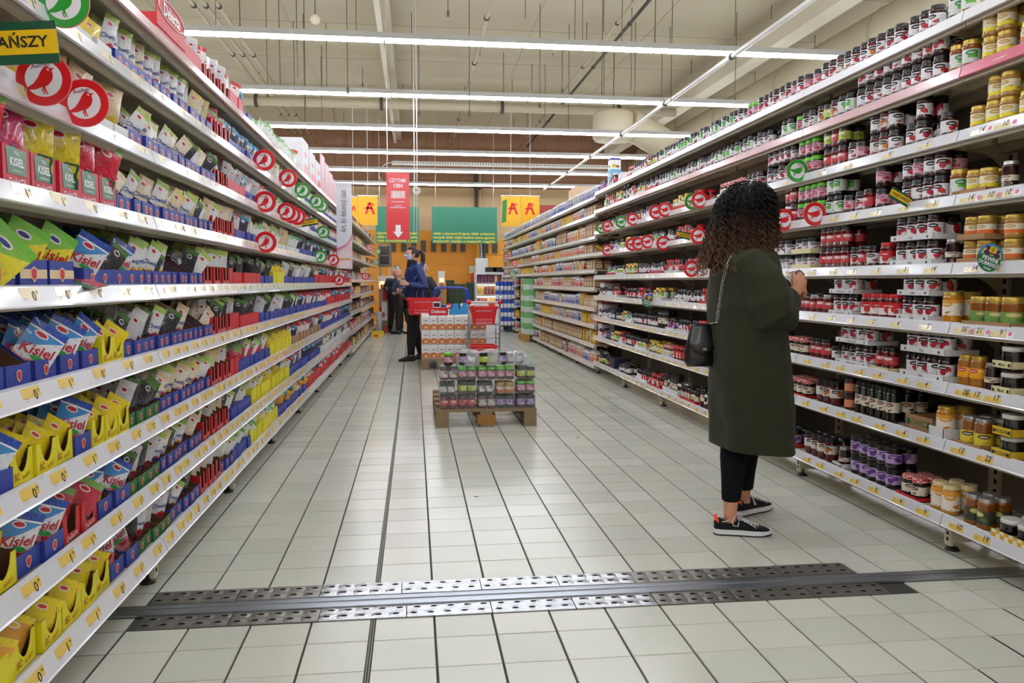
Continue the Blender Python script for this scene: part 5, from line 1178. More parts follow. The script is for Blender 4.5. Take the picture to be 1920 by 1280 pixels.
top = zz+3*.1145
inst(J['pinkg'], T(PX+.1, PY+.06, top) @ RZ(-1.5), 'single green-lidded jam jar standing upright on top of the pallet stack', None)
for k, (xo, yo, ty, rz) in enumerate(((.22, .06, 'purp', .2), (.3, .08, 'small', .5), (.38, .06, 'lime', -.1), (.45, .09, 'lime', .4), (.53, .1, 'purp', 0), (.6, .16, 'lowicz', 0), (.68, .15, 'lowicz', .3), (.27, .17, 'small', 0), (.42, .18, 'small', 0))):
    inst(J[ty], T(PX+xo, PY+yo, top) @ RZ(-1.5+rz), '%s on the pallet stack, %s from left' % (J[ty].desc, ordn(k+2)), None)
def crumple(w, d, h, seed, label, x, y, z):
    r_ = random.Random(seed); R_ = []
    n = 22
    for i, (zz_, s_) in enumerate(((0, 1.), (h*.3, 1.06), (h*.6, 1.02), (h*.85, .86), (h, .55), (h*1.03, .2))):
        R_.append([(w/2*s_*math.cos(2*PI*k/n)*(1+r_.uniform(-.1, .1)), d/2*s_*math.sin(2*PI*k/n)*(1+r_.uniform(-.1, .1)), zz_+r_.uniform(-.006, .006)) for k in range(n)])
    b = MB().rings(R_, 0, False)
    tag(obj('torn_film', b.mesh('torn_film', [mat('crumpled clear film', '#e4e7ec', .1, alpha=.38, spec=.9)]), loc=(x, y, z)), label, 'film')
crumple(.2, .16, .118, 1, 'crumpled clear film over dark jars on the pallet top, left bundle', PX+.27, PY+.1, top)
crumple(.19, .16, .118, 2, 'crumpled clear film over green label jars on the pallet top, middle bundle', PX+.44, PY+.11, top)
crumple(.2, .14, .095, 3, 'crumpled film over low black jars on the pallet top, right bundle', PX+.65, PY+.16, top)

# flour pallet
FX, FY = .09, 10.4
pallet(FX, FY, .86, 1.2, 'wooden pallet under the white and orange flour packs', M_wood)
fp = MB(); R_ = []
w_, h_, d_ = .102, .186, .07
for z, sx, sy in ((0, .93, .93), (.012, 1, 1), (h_*.88, 1, 1), (h_*.97, .97, .8), (h_, .9, .6)): R_.append([(sx*x*w_/2, sy*y*d_/2, z) for x, y in ((-1, -1), (1, -1), (1, 1), (-1, 1))])
fp.rings(R_, 0, False)
for sg in (-1, 1):
    fp.add([(-w_*.48, sg*(d_/2+.001), .01), (w_*.48, sg*(d_/2+.001), .01), (w_*.48, sg*(d_/2+.001), h_*.36), (0, sg*(d_/2+.001), h_*.46), (-w_*.48, sg*(d_/2+.001), h_*.36)], [(0, 1, 2, 3, 4) if sg < 0 else (4, 3, 2, 1, 0)], 1)
    fp.add([(w_*.22*math.cos(k*PI/5)+.005, sg*(d_/2+.002), h_*.2+h_*.08*math.sin(k*PI/5)) for k in range(10)], [tuple(range(10)) if sg < 0 else tuple(reversed(range(10)))], 3)
    fp.add([(-w_*.26, sg*(d_/2+.001), h_*.62), (w_*.26, sg*(d_/2+.001), h_*.62), (w_*.26, sg*(d_/2+.001), h_*.68), (-w_*.26, sg*(d_/2+.001), h_*.68)], [(0, 1, 2, 3) if sg < 0 else (3, 2, 1, 0)], 2)
    fp.add([(sg*(w_/2+.001), -d_*.48, .01), (sg*(w_/2+.001), d_*.48, .01), (sg*(w_/2+.001), d_*.48, h_*.38), (sg*(w_/2+.001), -d_*.48, h_*.38)], [(0, 1, 2, 3) if sg > 0 else (3, 2, 1, 0)], 1)
fpm = fp.mesh('flour_pack', [mat('white paper pack', '#dedcda', .55), mat('orange printed base', '#c8743c', .55), mat('grey pack print', '#8a8f98', .6), mat('bread picture', '#e2c296', .6)])
for lay in range(3):
    for j in range(14):
        for i in range(8):
            if lay < 2 and j > 0 and 0 < i < 7 and i not in (3, 5): continue
            if lay == 2 and j > 8 and i > 5: continue
            o = obj('flour_pack', fpm, M=T(FX+.055+i*.1045+(i//2)*.003, FY+.045+j*.083, .1455+lay*.188) @ RZ(jp.uniform(-.03, .03)))
            tag(o, 'white and orange flour pack, %s across in the %s row, %s layer of pallet' % (ordn(i+1), ordn(j+1), ('bottom', 'middle', 'top')[lay]), 'packet', 'flour packs stacked on the pallet')
ft_ = .1455+3*.188
a = aty(822, 600, FY+.12)
def ex(b, mats, w, d, h):
    mats += [M_wht]
    b.text('Delecta', .07, T(0, -w/2-.001, h*.5) @ RX(PI/2), 1, bold=.02)
rb_ = MB(); rb_.box(-.125, .125, -.06, .0, 0, .1, 0); rb_.text('Delecta', .06, T(0, -.061, .05) @ RX(PI/2), 1, bold=.02)
tag(obj('red_box', rb_.mesh('red_box', [M_cardr, M_wht]), loc=(a.x, FY+.14, ft_)), 'red Delecta box standing on the white flour packs', 'box')
tag(obj('barcode_card', MB().box(-.07, .03, -.002, .002, 0, .18, 0).box(-.06, .02, -.0035, -.002, .11, .16, 1).mesh('barcode_card', [M_cardw, M_ink]), loc=(a.x, FY+.16, ft_)), 'white card with barcode behind the red Delecta box', 'card')
for k in range(3):
    tag(obj('candy_stick', MB().tube([(0, 0, 0), (.09, 0, .15)], .009, 6, 0).tube([(.03, 0, .05), (.045, 0, .075)], .0095, 6, 1).tube([(.06, 0, .1), (.075, 0, .125)], .0095, 6, 1).mesh('candy_stick', [M_redp, M_wht]), loc=(a.x+.05+k*.02, FY+.2+.02*k, ft_)), 'red and white striped stick beside the red box, %s of three' % ordn(k+1), 'stick', 'striped sticks by the red box')
a = aty(883, 600, FY+.1)
for k in range(4):
    tag(obj('white_roll', MB().lathe([(.05, 0), (.05, .13)], 16, 0).mesh('white_roll', [mat('white roll paper', '#e0e0e4', .6)]), M=T(FX+.62+.09*(k % 2), FY+.95+.11*(k//2), ft_)), 'white roll on the flour pallet behind the basket trolley, %s of four' % ordn(k+1), 'roll', 'white rolls on the flour pallet')
# white stacked boxes to the right of the flour pallet
for k in range(4):
    carton('white_carton', 'white carton stacked behind the basket trolley, %s from the floor' % ordn(k+1), '#dfe0e2', (aty(915, 640, 12.2).x-.02, 12.2, .002+k*.19), (.5, .34, .186))
# green and blue packs on pallets by the flour shelves
a = Vector((2.1, 15.12, 0)); pallet(a.x-.02, a.y, .6, .8, 'light wooden pallet under the green bottle packs', M_woody)
gb = MB().lathe([(.036, 0), (.04, .02), (.04, .13), (.034, .17), (.014, .2), (.014, .215)], 8, [0, 0, 1, 1, 1]).mesh('green_carton', [mat('pale pack white', '#dfe6dc', .5), mat('fresh green print', '#3fae2e', .45)])
gk = MB(); gk.box(-.045, .045, -.045, .045, 0, .1, 0); gk.box(-.045, .045, -.045, .045, .1, .21, 1)
gm = gk.mesh('milk_carton', [mat('pale pack white', '#dfe6dc', .5), mat('fresh green print', '#3fae2e', .45)])
for lay in range(5):
    for j in range(6):
        for i in range(6):
            if 0 < i and j > 0 and lay < 4: continue
            if lay == 4 and j > 2: continue
            tag(obj('milk_carton', gm, M=T(a.x+.05+i*.094, a.y+.05+j*.096, .1455+lay*.214)), 'green and white carton, %s across in the %s row, %s layer on the light pallet' % (ordn(i+1), ordn(j+1), ordn(lay+1)), 'carton', 'green and white cartons on the light pallet')
pf = tag(obj('wrap_film', MB().box(-.006, .58, -.006, .6, 0, 1.075).mesh('wrap_film', [mat('greenish wrap', '#cfe8cf', .2, alpha=.28, spec=.6)]), loc=(a.x+.003, a.y+.0, .1455)), 'clear stretch film round the green carton stack', 'film')
a = aty(931, 610, 18.2)
pallet(a.x, 18.2, .62, .8, 'dark plastic pallet under the blue and white packs', M_plas)
bm = MB(); bm.lathe([(.038, 0), (.04, .02), (.04, .09), (.038, .1)], 8, 0); bm.lathe([(.038, .1), (.04, .11), (.04, .18), (.03, .2)], 8, 1)
bm = bm.mesh('blue_pot', [mat('pot white', '#dfe3ee', .5), mat('pot blue', '#2450b8', .45)])
for lay in range(5):
    for j in range(4):
        for i in range(7):
            if j > 0 and 0 < i and lay < 4: continue
            tag(obj('blue_pot', bm, M=T(a.x+.045+i*.087, 18.24+j*.087, .1455+lay*.203)), 'blue and white pot, %s across in the %s row, %s layer by the flour shelves' % (ordn(i+1), ordn(j+1), ordn(lay+1)), 'pot', 'blue and white pots on the dark pallet')
# yellow box on the floor
a = atz(708, 633)
carton('yellow_box', 'yellow cardboard box on the floor at the far end of the baking shelves', '#e0be1c', (a.x, a.y+.1, .001), (.16, .24, .13), extra=pic(['#d8402a', '#efe2b0']))

# ================================================================ BASKETS AND TROLLEYS
M_bred = mat('red basket plastic', '#dd1420', .35, coat=.2); M_wire = mat('chrome wire', '#9a9da2', .25, .9); M_blue = mat('blue tube enamel', '#1d3fae', .3, coat=.3)
M_blkp = mat('black plastic', '#1a1a1d', .45)
def basket(t, w, d, h, z, slots=True, M=None):
    """tapering shopping basket; part meshes under t"""
    b = MB(); n = 4; k = .8; th = .004
    o = [(-w/2, -d/2), (w/2, -d/2), (w/2, d/2), (-w/2, d/2)]
    lo = [(x*k, y*k, 0) for x, y in o]; hi = [(x, y, h) for x, y in o]; li_ = [(x*(k-.03), y*(k-.03), th) for x, y in o]; hii = [(x*.965, y*.965, h) for x, y in o]
    b.add(lo+hi, [(0, 1, 5, 4), (1, 2, 6, 5), (2, 3, 7, 6), (3, 0, 4, 7), (3, 2, 1, 0)], 0)
    b.add(li_+hii, [(1, 0, 4, 5), (2, 1, 5, 6), (3, 2, 6, 7), (0, 3, 7, 4), (0, 1, 2, 3)], 0)
    body = obj('basket_body', b.mesh('basket_body', [M_bred]), t, (0, 0, z))
    r = MB().box(-w/2-.012, w/2+.012, -d/2-.012, -d/2+.008, h-.03, h+.004).box(-w/2-.012, w/2+.012, d/2-.008, d/2+.012, h-.03, h+.004).box(-w/2-.012, -w/2+.008, -d/2, d/2, h-.03, h+.004).box(w/2-.008, w/2+.012, -d/2, d/2, h-.03, h+.004)
    obj('rim', r.mesh('rim', [M_bred]), t, (0, 0, z))
    s_ = MB()
    for row, (zf, nn) in enumerate(((.78, 11), (.62, 9), (.3, 9), (.14, 11))):
        if row == 1: continue
        kk = k+(1-k)*zf
        for i in range(nn):
            x = (i-(nn-1)/2)*w*.62/nn
            for sg in (-1, 1):
                y = sg*(d/2*kk+.0012); s_.box(x-.004, x+.004, min(y, y-sg*.001), max(y, y-sg*.001), h*zf-.012, h*zf+.012)
    obj('slots', s_.mesh('slots', [mat('slot white edge', '#d9b9bb', .5)]), t, (0, 0, z))
    return body
def wires(b, p, u, v, nu, nv, r=.0022, n=4):
    p, u, v = Vector(p), Vector(u), Vector(v)
    for i in range(nu+1): b.tube([p+u*(i/nu), p+u*(i/nu)+v], r, n)
    for j in range(nv+1): b.tube([p+v*(j/nv), p+v*(j/nv)+u], r, n)
# small two-basket trolley
cx = aty(908, 570, 9.75)
t = thing('basket_trolley', 'grey wire trolley carrying two red shopping baskets', 'trolley', (cx.x, 9.75, 0))
fr = MB(); W2 = .19
for sx in (-1, 1):
    for yy in (-.02, .04): fr.tube([(sx*W2, yy, .1), (sx*W2, yy, .9 if yy < 0 else .84)], .009, 6)
    fr.tube([(sx*W2, 0, .1), (sx*W2, .5, .1)], .009, 6); fr.tube([(sx*W2, .02, .5), (sx*W2*.9, .45, .5)], .006, 6); fr.tube([(sx*W2, .45, .1), (sx*W2, .48, .62)], .009, 6)
for zz_ in (.18, .46, .63): fr.tube([(-W2, -.02, zz_), (W2, -.02, zz_)], .005, 6)
fr.tube([(-W2, .48, .6), (W2, .48, .6)], .008, 6)
obj('frame', fr.mesh('frame', [M_wire]), t)
obj('handle', MB().tube([(-W2, -.03, .9), (W2, -.03, .9)], .015, 8).mesh('handle', [mat('pale handle', '#d9c9c6', .4)]), t)
for sx in (-1, 1):
    obj('handle_end', MB().lathe([(.01, -.03), (.027, -.02), (.03, 0), (.027, .02), (.01, .03)], 10).mesh('handle_end', [M_bred]), t, (sx*W2, -.03, .9))
    for yy in (.03, .47):
        w_o = obj('wheel', MB().tube([(-.012, 0, .045), (.012, 0, .045)], .045, 14).mesh('wheel', [M_blkp]), t, (sx*W2, yy, 0))
for nm, z, lb in (('upper', .615, 'upper red shopping basket hanging in the wire trolley, holding rolls'), ('lower', .2, 'lower red shopping basket in the wire trolley')):
    bt = thing('shopping_basket', lb, 'basket', (cx.x, 9.93, z), 0)
    basket(bt, .33 if nm == 'upper' else .32, .3, .23 if nm == 'upper' else .16, 0)
for k, (xx, c, lb) in enumerate(((-.07, '#e6e4e2', 'white roll with dark print in the upper red basket, left one'), (.02, '#e6e4e2', 'white roll with dark print in the upper red basket, right one'))):
    tag(obj('white_roll', MB().lathe([(.02, -.05), (.048, -.05), (.048, .05), (.02, .05)], 16).mesh('white_roll', [mat('white roll paper', '#e0e0e4', .6)]), M=T(cx.x+xx, 9.9, .845) @ RX(PI/2)), lb, 'roll')
carton('food_box', 'red and orange box leaning in the upper red basket', '#d8432c', (cx.x+.1, 9.95, .72), (.1, .08, .17))
# big blue-framed cart
t = thing('platform_cart', 'big wire cart with blue tube rails and handle', 'cart', (0, 0, 0))
P0 = aty(822, 545, 11.9); P1 = aty(880, 545, 11.9)
x0, x1 = P0.x-.05, P1.x
fr = MB()
for yy, dx in ((12.0, 0), (12.55, .03)):
    fr.tube([(x0, yy, .25), (x0, yy, 1.0), (x0+.02, yy, 1.04), (x0+.06, yy, 1.06), (x1-.1, yy, 1.06), (x1-.03, yy, 1.03), (x1, yy, .96), (x1, yy, .25)], .016, 8)
for xx in (x0, x1): fr.tube([(xx, 12.0, .3), (xx, 12.55, .3)], .014, 8); fr.tube([(xx, 12.0, .78), (xx, 12.55, .78)], .012, 8)
fr.tube([(x0, 12.0, .79), (x1, 12.0, .79)], .016, 8)
obj('blue_frame', fr.mesh('blue_frame', [M_blue]), t)
b = MB(); wires(b, (x0, 12.0, .3), (x1-x0, 0, 0), (0, 0, .48), 14, 8); wires(b, (x1, 12.0, .3), (0, .55, 0), (0, 0, .48), 9, 8); wires(b, (x0, 12.0, .3), (x1-x0, 0, 0), (0, .55, 0), 14, 8)
obj('wire_mesh', b.mesh('wire_mesh', [mat('dark wire', '#4e5258', .4, .7)]), t)
for xx in (x0, x1):
    for yy in (12.0, 12.55): obj('wheel', MB().tube([(xx-.015, yy, .06), (xx+.015, yy, .06)], .06, 14).mesh('wheel', [M_blkp]), t); obj('wheel_fork', MB().box(xx-.02, xx+.02, yy-.01, yy+.01, .06, .26).mesh('wheel_fork', [M_wire]), t)
for k, (px, w, h, c, lb, nm) in enumerate(((850, .3, .42, '#d9d9dc', 'white sack standing inside the blue-framed cart', 'sack'), (838, .2, .3, '#54514c', 'grey carton inside the blue-framed cart', 'carton'), (872, .18, .2, '#43423f', 'low dark box inside the blue-framed cart beside the white sack', 'box'))):
    a = aty(px, 580, 12.25)
    R_ = [[(x*w/2*s1, y*.16*s1, z) for x, y in ((-1, -1), (1, -1), (1, 1), (-1, 1))] for z, s1 in ((0, .96), (.02, 1), (h*.9, 1), (h, .9))]
    tag(obj(nm, MB().rings(R_, 0, False).mesh(nm, [mat('cart load '+c, c, .6)]), loc=(a.x, 12.2+.06*k, .306)), lb, nm)
for k, px in enumerate((842, 858)):
    a = aty(px, 590, 12.06)
    tag(obj('blue_glove', MB().rings([[(x*.06*s1+z*.25, y*.02, z) for x, y in ((-1, -1), (1, -1), (1, 1), (-1, 1))] for z, s1 in ((0, 1), (.05, 1.1), (.1, .7), (.15, .5))], 0, False).mesh('blue_glove', [mat('bright blue cloth', '#2a8fc8', .5)]), loc=(a.x, FY+.3+.1*k, ft_)), 'bright blue packet on the flour packs, %s one' % ('left', 'right')[k], 'packet')

# ================================================================ HANGING BANNERS AND BOARDS
def board(name, P0, w, h, mats, draw, label, cat, rz=0., th=.006):
    b = MB(); b.box(0, w, 0, th, 0, h, 0); M = T(0, -.001, 0) @ RX(PI/2); draw(b, M, w, h)
    o = tag(obj(name, b.mesh(name, mats), M=T(*P0) @ RZ(rz)), label, cat); return o
a0 = aty(632, 503, 9.3); a1 = aty(659, 345, 9.3)
def d1(b, M, w, h):
    b.fit('Art. do dekoracji ciast', h*.5, w*.5, M @ T(w*.5, h*.68, .001) @ RZ(PI/2), 1)
    def P_(l, mi, z=.0008): b.add([M @ Vector((x*w, y*h, z)) for x, y in l], [tuple(range(len(l)))], mi)
    P_([(0, 0), (1, 0), (1, .42), (.85, .36), (.7, .31), (.4, .27), (.1, .25), (0, .24)], 2)
    P_([(0, .24), (.1, .25), (.4, .27), (.7, .3), (.9, .36), (1, .42), (1, .36), (.8, .3), (.5, .25), (.2, .22), (0, .2)], 3, .001)
    P_([(.05, .12), (.15, .19), (.4, .23), (.65, .2), (.85, .22), (.95, .16), (.9, .1), (.1, .1)], 4, .0012)
    P_([(.08, .1), (.9, .1), (.93, .125), (.06, .122)], 5, .0014); P_([(.12, .0), (.8, .0), (.88, .09), (.08, .09)], 4, .0014)
bn = board('cake_banner', a0, a1.x-a0.x, a1.z-a0.z, [mat('banner white', '#dcdfe8', .35), mat('banner ink', '#3c3c46', .5), mat('banner blush', '#e3c3cf', .4), mat('banner pink', '#d37aa0', .4), mat('banner cream', '#e6dade', .4), mat('banner gold', '#d9b06a', .4)], d1, 'tall white Art. do dekoracji ciast banner with cupcake, hanging at the sachet rack', 'banner')
obj('rail', MB().box(-.09, .32, -.01, .012, a1.z-a0.z, a1.z-a0.z+.014).mesh('rail', [M_wht]), bn)
a0 = aty(725, 449, 11.6); a1 = aty(767.5, 324, 11.6)
def d2(b, M, w, h):
    b.fit('CZYTNIK', w*.78, h*.058, M @ T(w*.5, h*.885, .001), 1, bold=.03); b.fit('CEN', w*.4, h*.058, M @ T(w*.5, h*.805, .001), 1, bold=.03)
    r_ = random.Random(2); x = .2
    while x < .8:
        ww = r_.choice((.012, .02, .03)); b.add([M @ Vector((w*xx, h*yy, .001)) for xx, yy in ((x, .62), (x+ww, .62), (x+ww, .73), (x, .73))], [(0, 1, 2, 3)], 1); x += ww+r_.choice((.01, .018))
    for yy, l in ((.565, .56), (.5, .3), (.475, .66)): b.add([M @ Vector((w*(.5+l*k/2), h*(yy+dy), .001)) for k, dy in ((-1, 0), (1, 0), (1, .008), (-1, .008))], [(0, 1, 2, 3)], 1)
    b.add([M @ Vector((w*x, h*y, .001)) for x, y in ((.5, .03), (.72, .12), (.61, .12), (.61, .22), (.39, .22), (.39, .12), (.28, .12))], [tuple(range(7))], 1)
bn = board('price_reader_banner', a0, a1.x-a0.x, a1.z-a0.z, [mat('banner red', '#da2430', .35, coat=.3), M_wht], d2, 'tall red CZYTNIK CEN banner with white arrow pointing down', 'banner')
for k, dx in enumerate((.01, a1.x-a0.x+.06, a1.x-a0.x+.1)):
    obj('cord', MB().tube([(dx, .01, (a1.z-a0.z) if k == 0 else .1), (dx+.01, .01, 1.2), (dx, .02, 5.6-a0.z)], .006, 5).mesh('cord', [M_wht]), bn)
obj('cord_coil', MB().tube([(a1.x-a0.x+.1+.05*math.sin(k*.9), -.01, .68+.04*math.cos(k*.9)+.002*k) for k in range(22)], .005, 5).mesh('cord_coil', [M_wht]), bn)
# green bakery boards
M_gb = mat('green board', '#0f7a5c', .4); M_yt = mat('yellow lettering', '#e0d22a', .45)
def gboard(p0, p1, lines, label):
    a0 = aty(p0[0], p0[1], 21.9); a1 = aty(p1[0], p1[1], 21.9)
    def dd(b, M, w, h):
        for k, l in enumerate(lines):
            v, f = text_geo(l, 'LEFT', .02); mx = max(x for x, y in v); s_ = w*.95/mx
            b.add([M @ Vector((w*.02+x*s_, h*(.27-.105*k)+y*h*.105, .003)) for x, y in v], f, 1)
    o = board('bakery_board', a0, a1.x-a0.x, a1.z-a0.z, [M_gb, M_yt], dd, label, 'sign', th=.05)
    for xx in (.1, a1.x-a0.x-.1): obj('cord', MB().tube([(xx, .02, a1.z-a0.z-.01), (xx, .02, 5.59-a0.z)], .006, 5).mesh('cord', [M_wht]), o)
    return o
gboard((810, 456), (932, 389), ('chleb z ziarnami krojony chleb orkiszowy', 'murzynki chleb wiejski kwadrat korona gazerma', 'meteorki ciastka z maszynki rogaliki'), 'wide green bakery board with yellow text, right of the red banner')
gboard((705, 455), (785, 388), ('kajzerka krajana bulka kabulatz', 'chleb slonecznik fitness pasta', 'chleb slonecznikowy z musli'), 'green bakery board with yellow text, mostly behind the red banner')
def logoA(b, M, w, h, cx, cy, s, mi):
    for pts in ([(-.5, -.6), (-.28, -.6), (.08, .62), (-.18, .62)], [(.08, .62), (-.12, .62), (.3, -.6), (.56, -.6)], [(-.62, -.02), (.2, -.1), (.25, .12), (-.3, .16)], [(.0, .62), (.3, .55), (.5, .3), (.25, .35)]):
        b.add([M @ Vector((cx+x*s, cy+y*s, .001)) for x, y in pts], [(0, 1, 2, 3) if 1 else 0], mi)
M_fy = mat('flag yellow', '#e2a90f', .5); M_fr = mat('flag red', '#d2261c', .5)
def flag(px0, px1, py0, py1, label, lx=.5, rz=0., Y=17.4, green=False):
    a0 = aty(px0, py1, Y); a1 = aty(px1, py0, Y)
    def dd(b, M, w, h):
        logoA(b, M, w, h, w*lx, h*.58, min(w*.5, h*.34), 1)
        if green: b.add([M @ Vector((w*x, h*y, .0012)) for x, y in ((.02, .1), (.26, .16), (.3, .9), (.06, .84))], [(0, 1, 2, 3)], 2)
    o = board('yellow_flag', a0, a1.x-a0.x, a1.z-a0.z, [M_fy, M_fr, mat('flag green', '#2c7a3a', .5)], dd, label, 'flag', rz)
    obj('cord', MB().tube([((a1.x-a0.x)*.5, .01, a1.z-a0.z), ((a1.x-a0.x)*.5, .01, 5.59-a0.z)], .005, 5).mesh('cord', [M_wht]), o)
    obj('top_rod', MB().tube([(-.02, 0, a1.z-a0.z+.01), (a1.x-a0.x+.02, 0, a1.z-a0.z+.01)], .012, 6).mesh('top_rod', [M_wht]), o)
    return o
flag(672, 707.5, 368, 422, 'yellow flag with red A emblem hanging behind the cake banner', .6)
flag(655, 671, 370, 420, 'narrow yellow flag panel mostly hidden by the cake banner', .5, .1)
f1 = flag(940, 975, 368, 424, 'left half of the yellow flag pair with red A emblem', .62, -.1, green=True)
f2 = flag(976, 1012, 368, 424, 'right half of the yellow flag pair with red A emblem', .5, .1)
a0 = aty(1066, 388, 15.2); a1 = aty(1132, 350, 15.2)
b = MB(); w_, h_ = a1.x-a0.x+.3, a1.z-a0.z
b.prism([(0, -.5), (w_, -.5), (w_, h_*.7), (w_-.1, h_), (.12, h_), (0, h_*.75)], 0, .02, 0, RX(PI/2))
b.add([(w_*.45+.18*math.cos(k*PI/8), -.022, .02+.18*math.sin(k*PI/8)) for k in range(16)], [tuple(range(16))], 1)
b.box(w_*.3, w_*.34, .0, .02, -a0.z+.001, -.5).box(w_*.66, w_*.7, .0, .02, -a0.z+.001, -.5)
tag(obj('arched_board', b.mesh('arched_board', [mat('dotted beige board', '#ccab8c', .6, var=.25, vs=16.), M_sgrn]), loc=(a0.x, 15.2, a0.z)), 'beige arched board with green circle rising behind the flour shelves', 'board')
a0 = aty(1012, 410, 16.5); a1 = aty(1062, 385, 16.5)
tag(obj('red_board', MB().box(0, a1.x-a0.x, 0, .02, -.3, a1.z-a0.z).mesh('red_board', [mat('mottled red board', '#b84a44', .6, var=.4, vs=6.)]), loc=(a0.x, 16.5, a0.z)), 'red printed board rising behind the flour shelves', 'board')
# ================================================================ BAKERY AT THE FAR END
M_or = mat('orange bakery wall', '#c9811a', .6, var=.06, vs=1.2); M_sq = mat('dark grey square', '#4a4238', .6); M_ss = mat('brushed steel', '#a9abac', .3, .8)
YB = 23.0
def wx(px): return aty(px, 500, YB).x
b = MB(); b.box(wx(690), wx(893), YB, YB+.1, 0, 2.6, 0)
ow = tag(obj('trim_1', b.mesh('trim_1', [M_or])), kind='structure')
b = MB().box(wx(893), wx(900), YB-.1, YB+.1, 0, 3.2, 0); tag(obj('trim_2', b.mesh('trim_2', [mat('orange post', '#dba13a', .5)])), kind='structure')
b = MB().box(wx(906), wx(945), YB-.4, YB-.3, .9, 2.35, 0).box(wx(906), wx(945), YB-.41, YB-.4, 1.9, 1.915, 1).box(wx(906), wx(945), YB-.41, YB-.4, 1.55, 1.565, 1)
tag(obj('trim_3', b.mesh('trim_3', [mat('bright orange panel', '#d9931c', .5), mat('panel groove', '#a56c12', .6)])), kind='structure')
sq = MB().box(-.075, .075, -.01, .01, -.16, .16).mesh('grey_square', [M_sq])
for k, px in enumerate((737, 757, 776, 794, 813, 832, 851, 868)):
    a = aty(px, 461, YB-.1); obj('grey_square', sq, ow, loc=(a.x, YB-.012, a.z))
for px in (911, 928):
    a = aty(px, 464, YB-.45); obj('grey_square', sq, ow, loc=(a.x, YB-.42, a.z))
for k, px in enumerate((902, 907)):
    a = aty(px, 500, 22.4); pipe([(a.x, 22.4, 0), (a.x, 22.4, 2.4)], .045, 'vertical %s pipe beside the orange post' % ('pale', 'dark')[k], m=M_ss if k == 0 else M_dark, name='wall_pipe', clamps=False)
# lit chiller cabinet
a = aty(894, 590, 20.2); c1 = aty(941, 510, 20.2)
ck = thing('chiller_cabinet', 'brightly lit open chiller with shelves of food behind the blue pots', 'fridge', (a.x, 20.2, 0))
w = c1.x-a.x; h = c1.z
obj('cabinet_body', MB().box(0, w, .5, .55, 0, h).box(-.03, 0, 0, .55, 0, h).box(w, w+.03, 0, .55, 0, h).box(0, w, 0, .55, 0, .35).box(0, w, 0, .55, h-.06, h).mesh('cabinet_body', [mat('white cabinet', '#dcdfe2', .4)]), ck)
for k in range(3):
    z = .5+k*.3
    obj('shelf', MB().box(0, w, .05, .5, z, z+.02).mesh('shelf', [MATS['white cabinet']]), ck)
    obj('shelf_lamp', MB().box(.02, w-.02, .08, .12, z+.26, z+.275).mesh('shelf_lamp', [mat('lit shelf lamp', '#ffffff', .5, emit='#fff4e0', es=12.)]), ck)
r_ = random.Random(9)
fc = ['#c8802a', '#a8404a', '#d9c9a0', '#7a3a2a', '#c9a23a', '#d8d8d8', '#8a4a6a']
fpm_ = [MB().frus(-.04, .04, -.04, .04, 0, .1, -.008, -.008).mesh('food_tub', [mat('tub '+c, c, .5)]) for c in fc]
for k in range(3):
    x = .06
    kk = r_.randrange(7); n_ = 0
    while x < w-.05:
        if r_.random() < .3: kk = r_.randrange(7)
        for lay in range(2):
            n_ += 1
            tag(obj('food_tub', fpm_[kk], M=T(a.x+x, 20.35, .521+k*.3+lay*.1015)), 'small food tub, %s on the %s shelf of the lit chiller' % (ordn(n_), ordn(k+1)), 'tub', 'food tubs in the lit chiller')
        x += .088
carton('white_carton', 'white box standing on top of the lit chiller', '#d8dade', (aty(903, 510, 20.4).x, 20.4, h+.001), (.28, .3, .35))
for k in range(2):
    tag(obj('black_crate', MB().box(-.14, .14, -.15, .15, 0, .05).box(-.14, .14, -.15, -.14, .05, .12).box(-.14, .14, .14, .15, .05, .12).box(-.14, -.13, -.15, .15, .05, .12).box(.13, .14, -.15, .15, .05, .12).mesh('black_crate', [M_blkp]), loc=(aty(919+k*15, 510, 20.4).x, 20.4, h+.001)), 'black crate on top of the lit chiller, %s one' % ('left', 'right')[k], 'crate')
# bread counter, ovens and clutter at left of the opening
def blk(name, label, cat, px0, px1, py0, py1, Y, d, c, extra=None, floor_=False, group=None):
    a0 = aty(px0, py1, Y); a1 = aty(px1, py0, Y); z0 = 0.001 if floor_ else a0.z
    t = thing(name, label, cat, (a0.x, Y, z0), 0, group); w, h = a1.x-a0.x, a1.z-z0
    bo = MB().box(0, w, 0, d, 0, h); m_ = [mat('blk '+c, c, .5)]
    obj('carcass', bo.mesh('carcass', m_), t)
    if extra: extra(t, w, d, h)
    return t
def oven(t, w, d, h):
    obj('stand', MB().box(.02, .06, .02, d, -t.location.z+.001, 0).box(w-.06, w-.02, .02, d, -t.location.z+.001, 0).mesh('stand', [M_ss]), t)
    for k in range(2):
        obj('glass_door', MB().box(.05, w-.05, -.02, 0, h*(.12+.44*k), h*(.5+.44*k)).mesh('glass_door', [mat('oven glass', '#2b2a28', .15)]), t)
        obj('door_handle', MB().tube([(.08, -.04, h*(.5+.44*k)), (w-.08, -.04, h*(.5+.44*k))], .01, 6).mesh('door_handle', [M_ss]), t)
blk('baking_oven', 'grey oven cabinet below the green boards at left of the opening', 'oven', 709, 733, 459, 500, 20.8, .5, '#6b675f', oven)
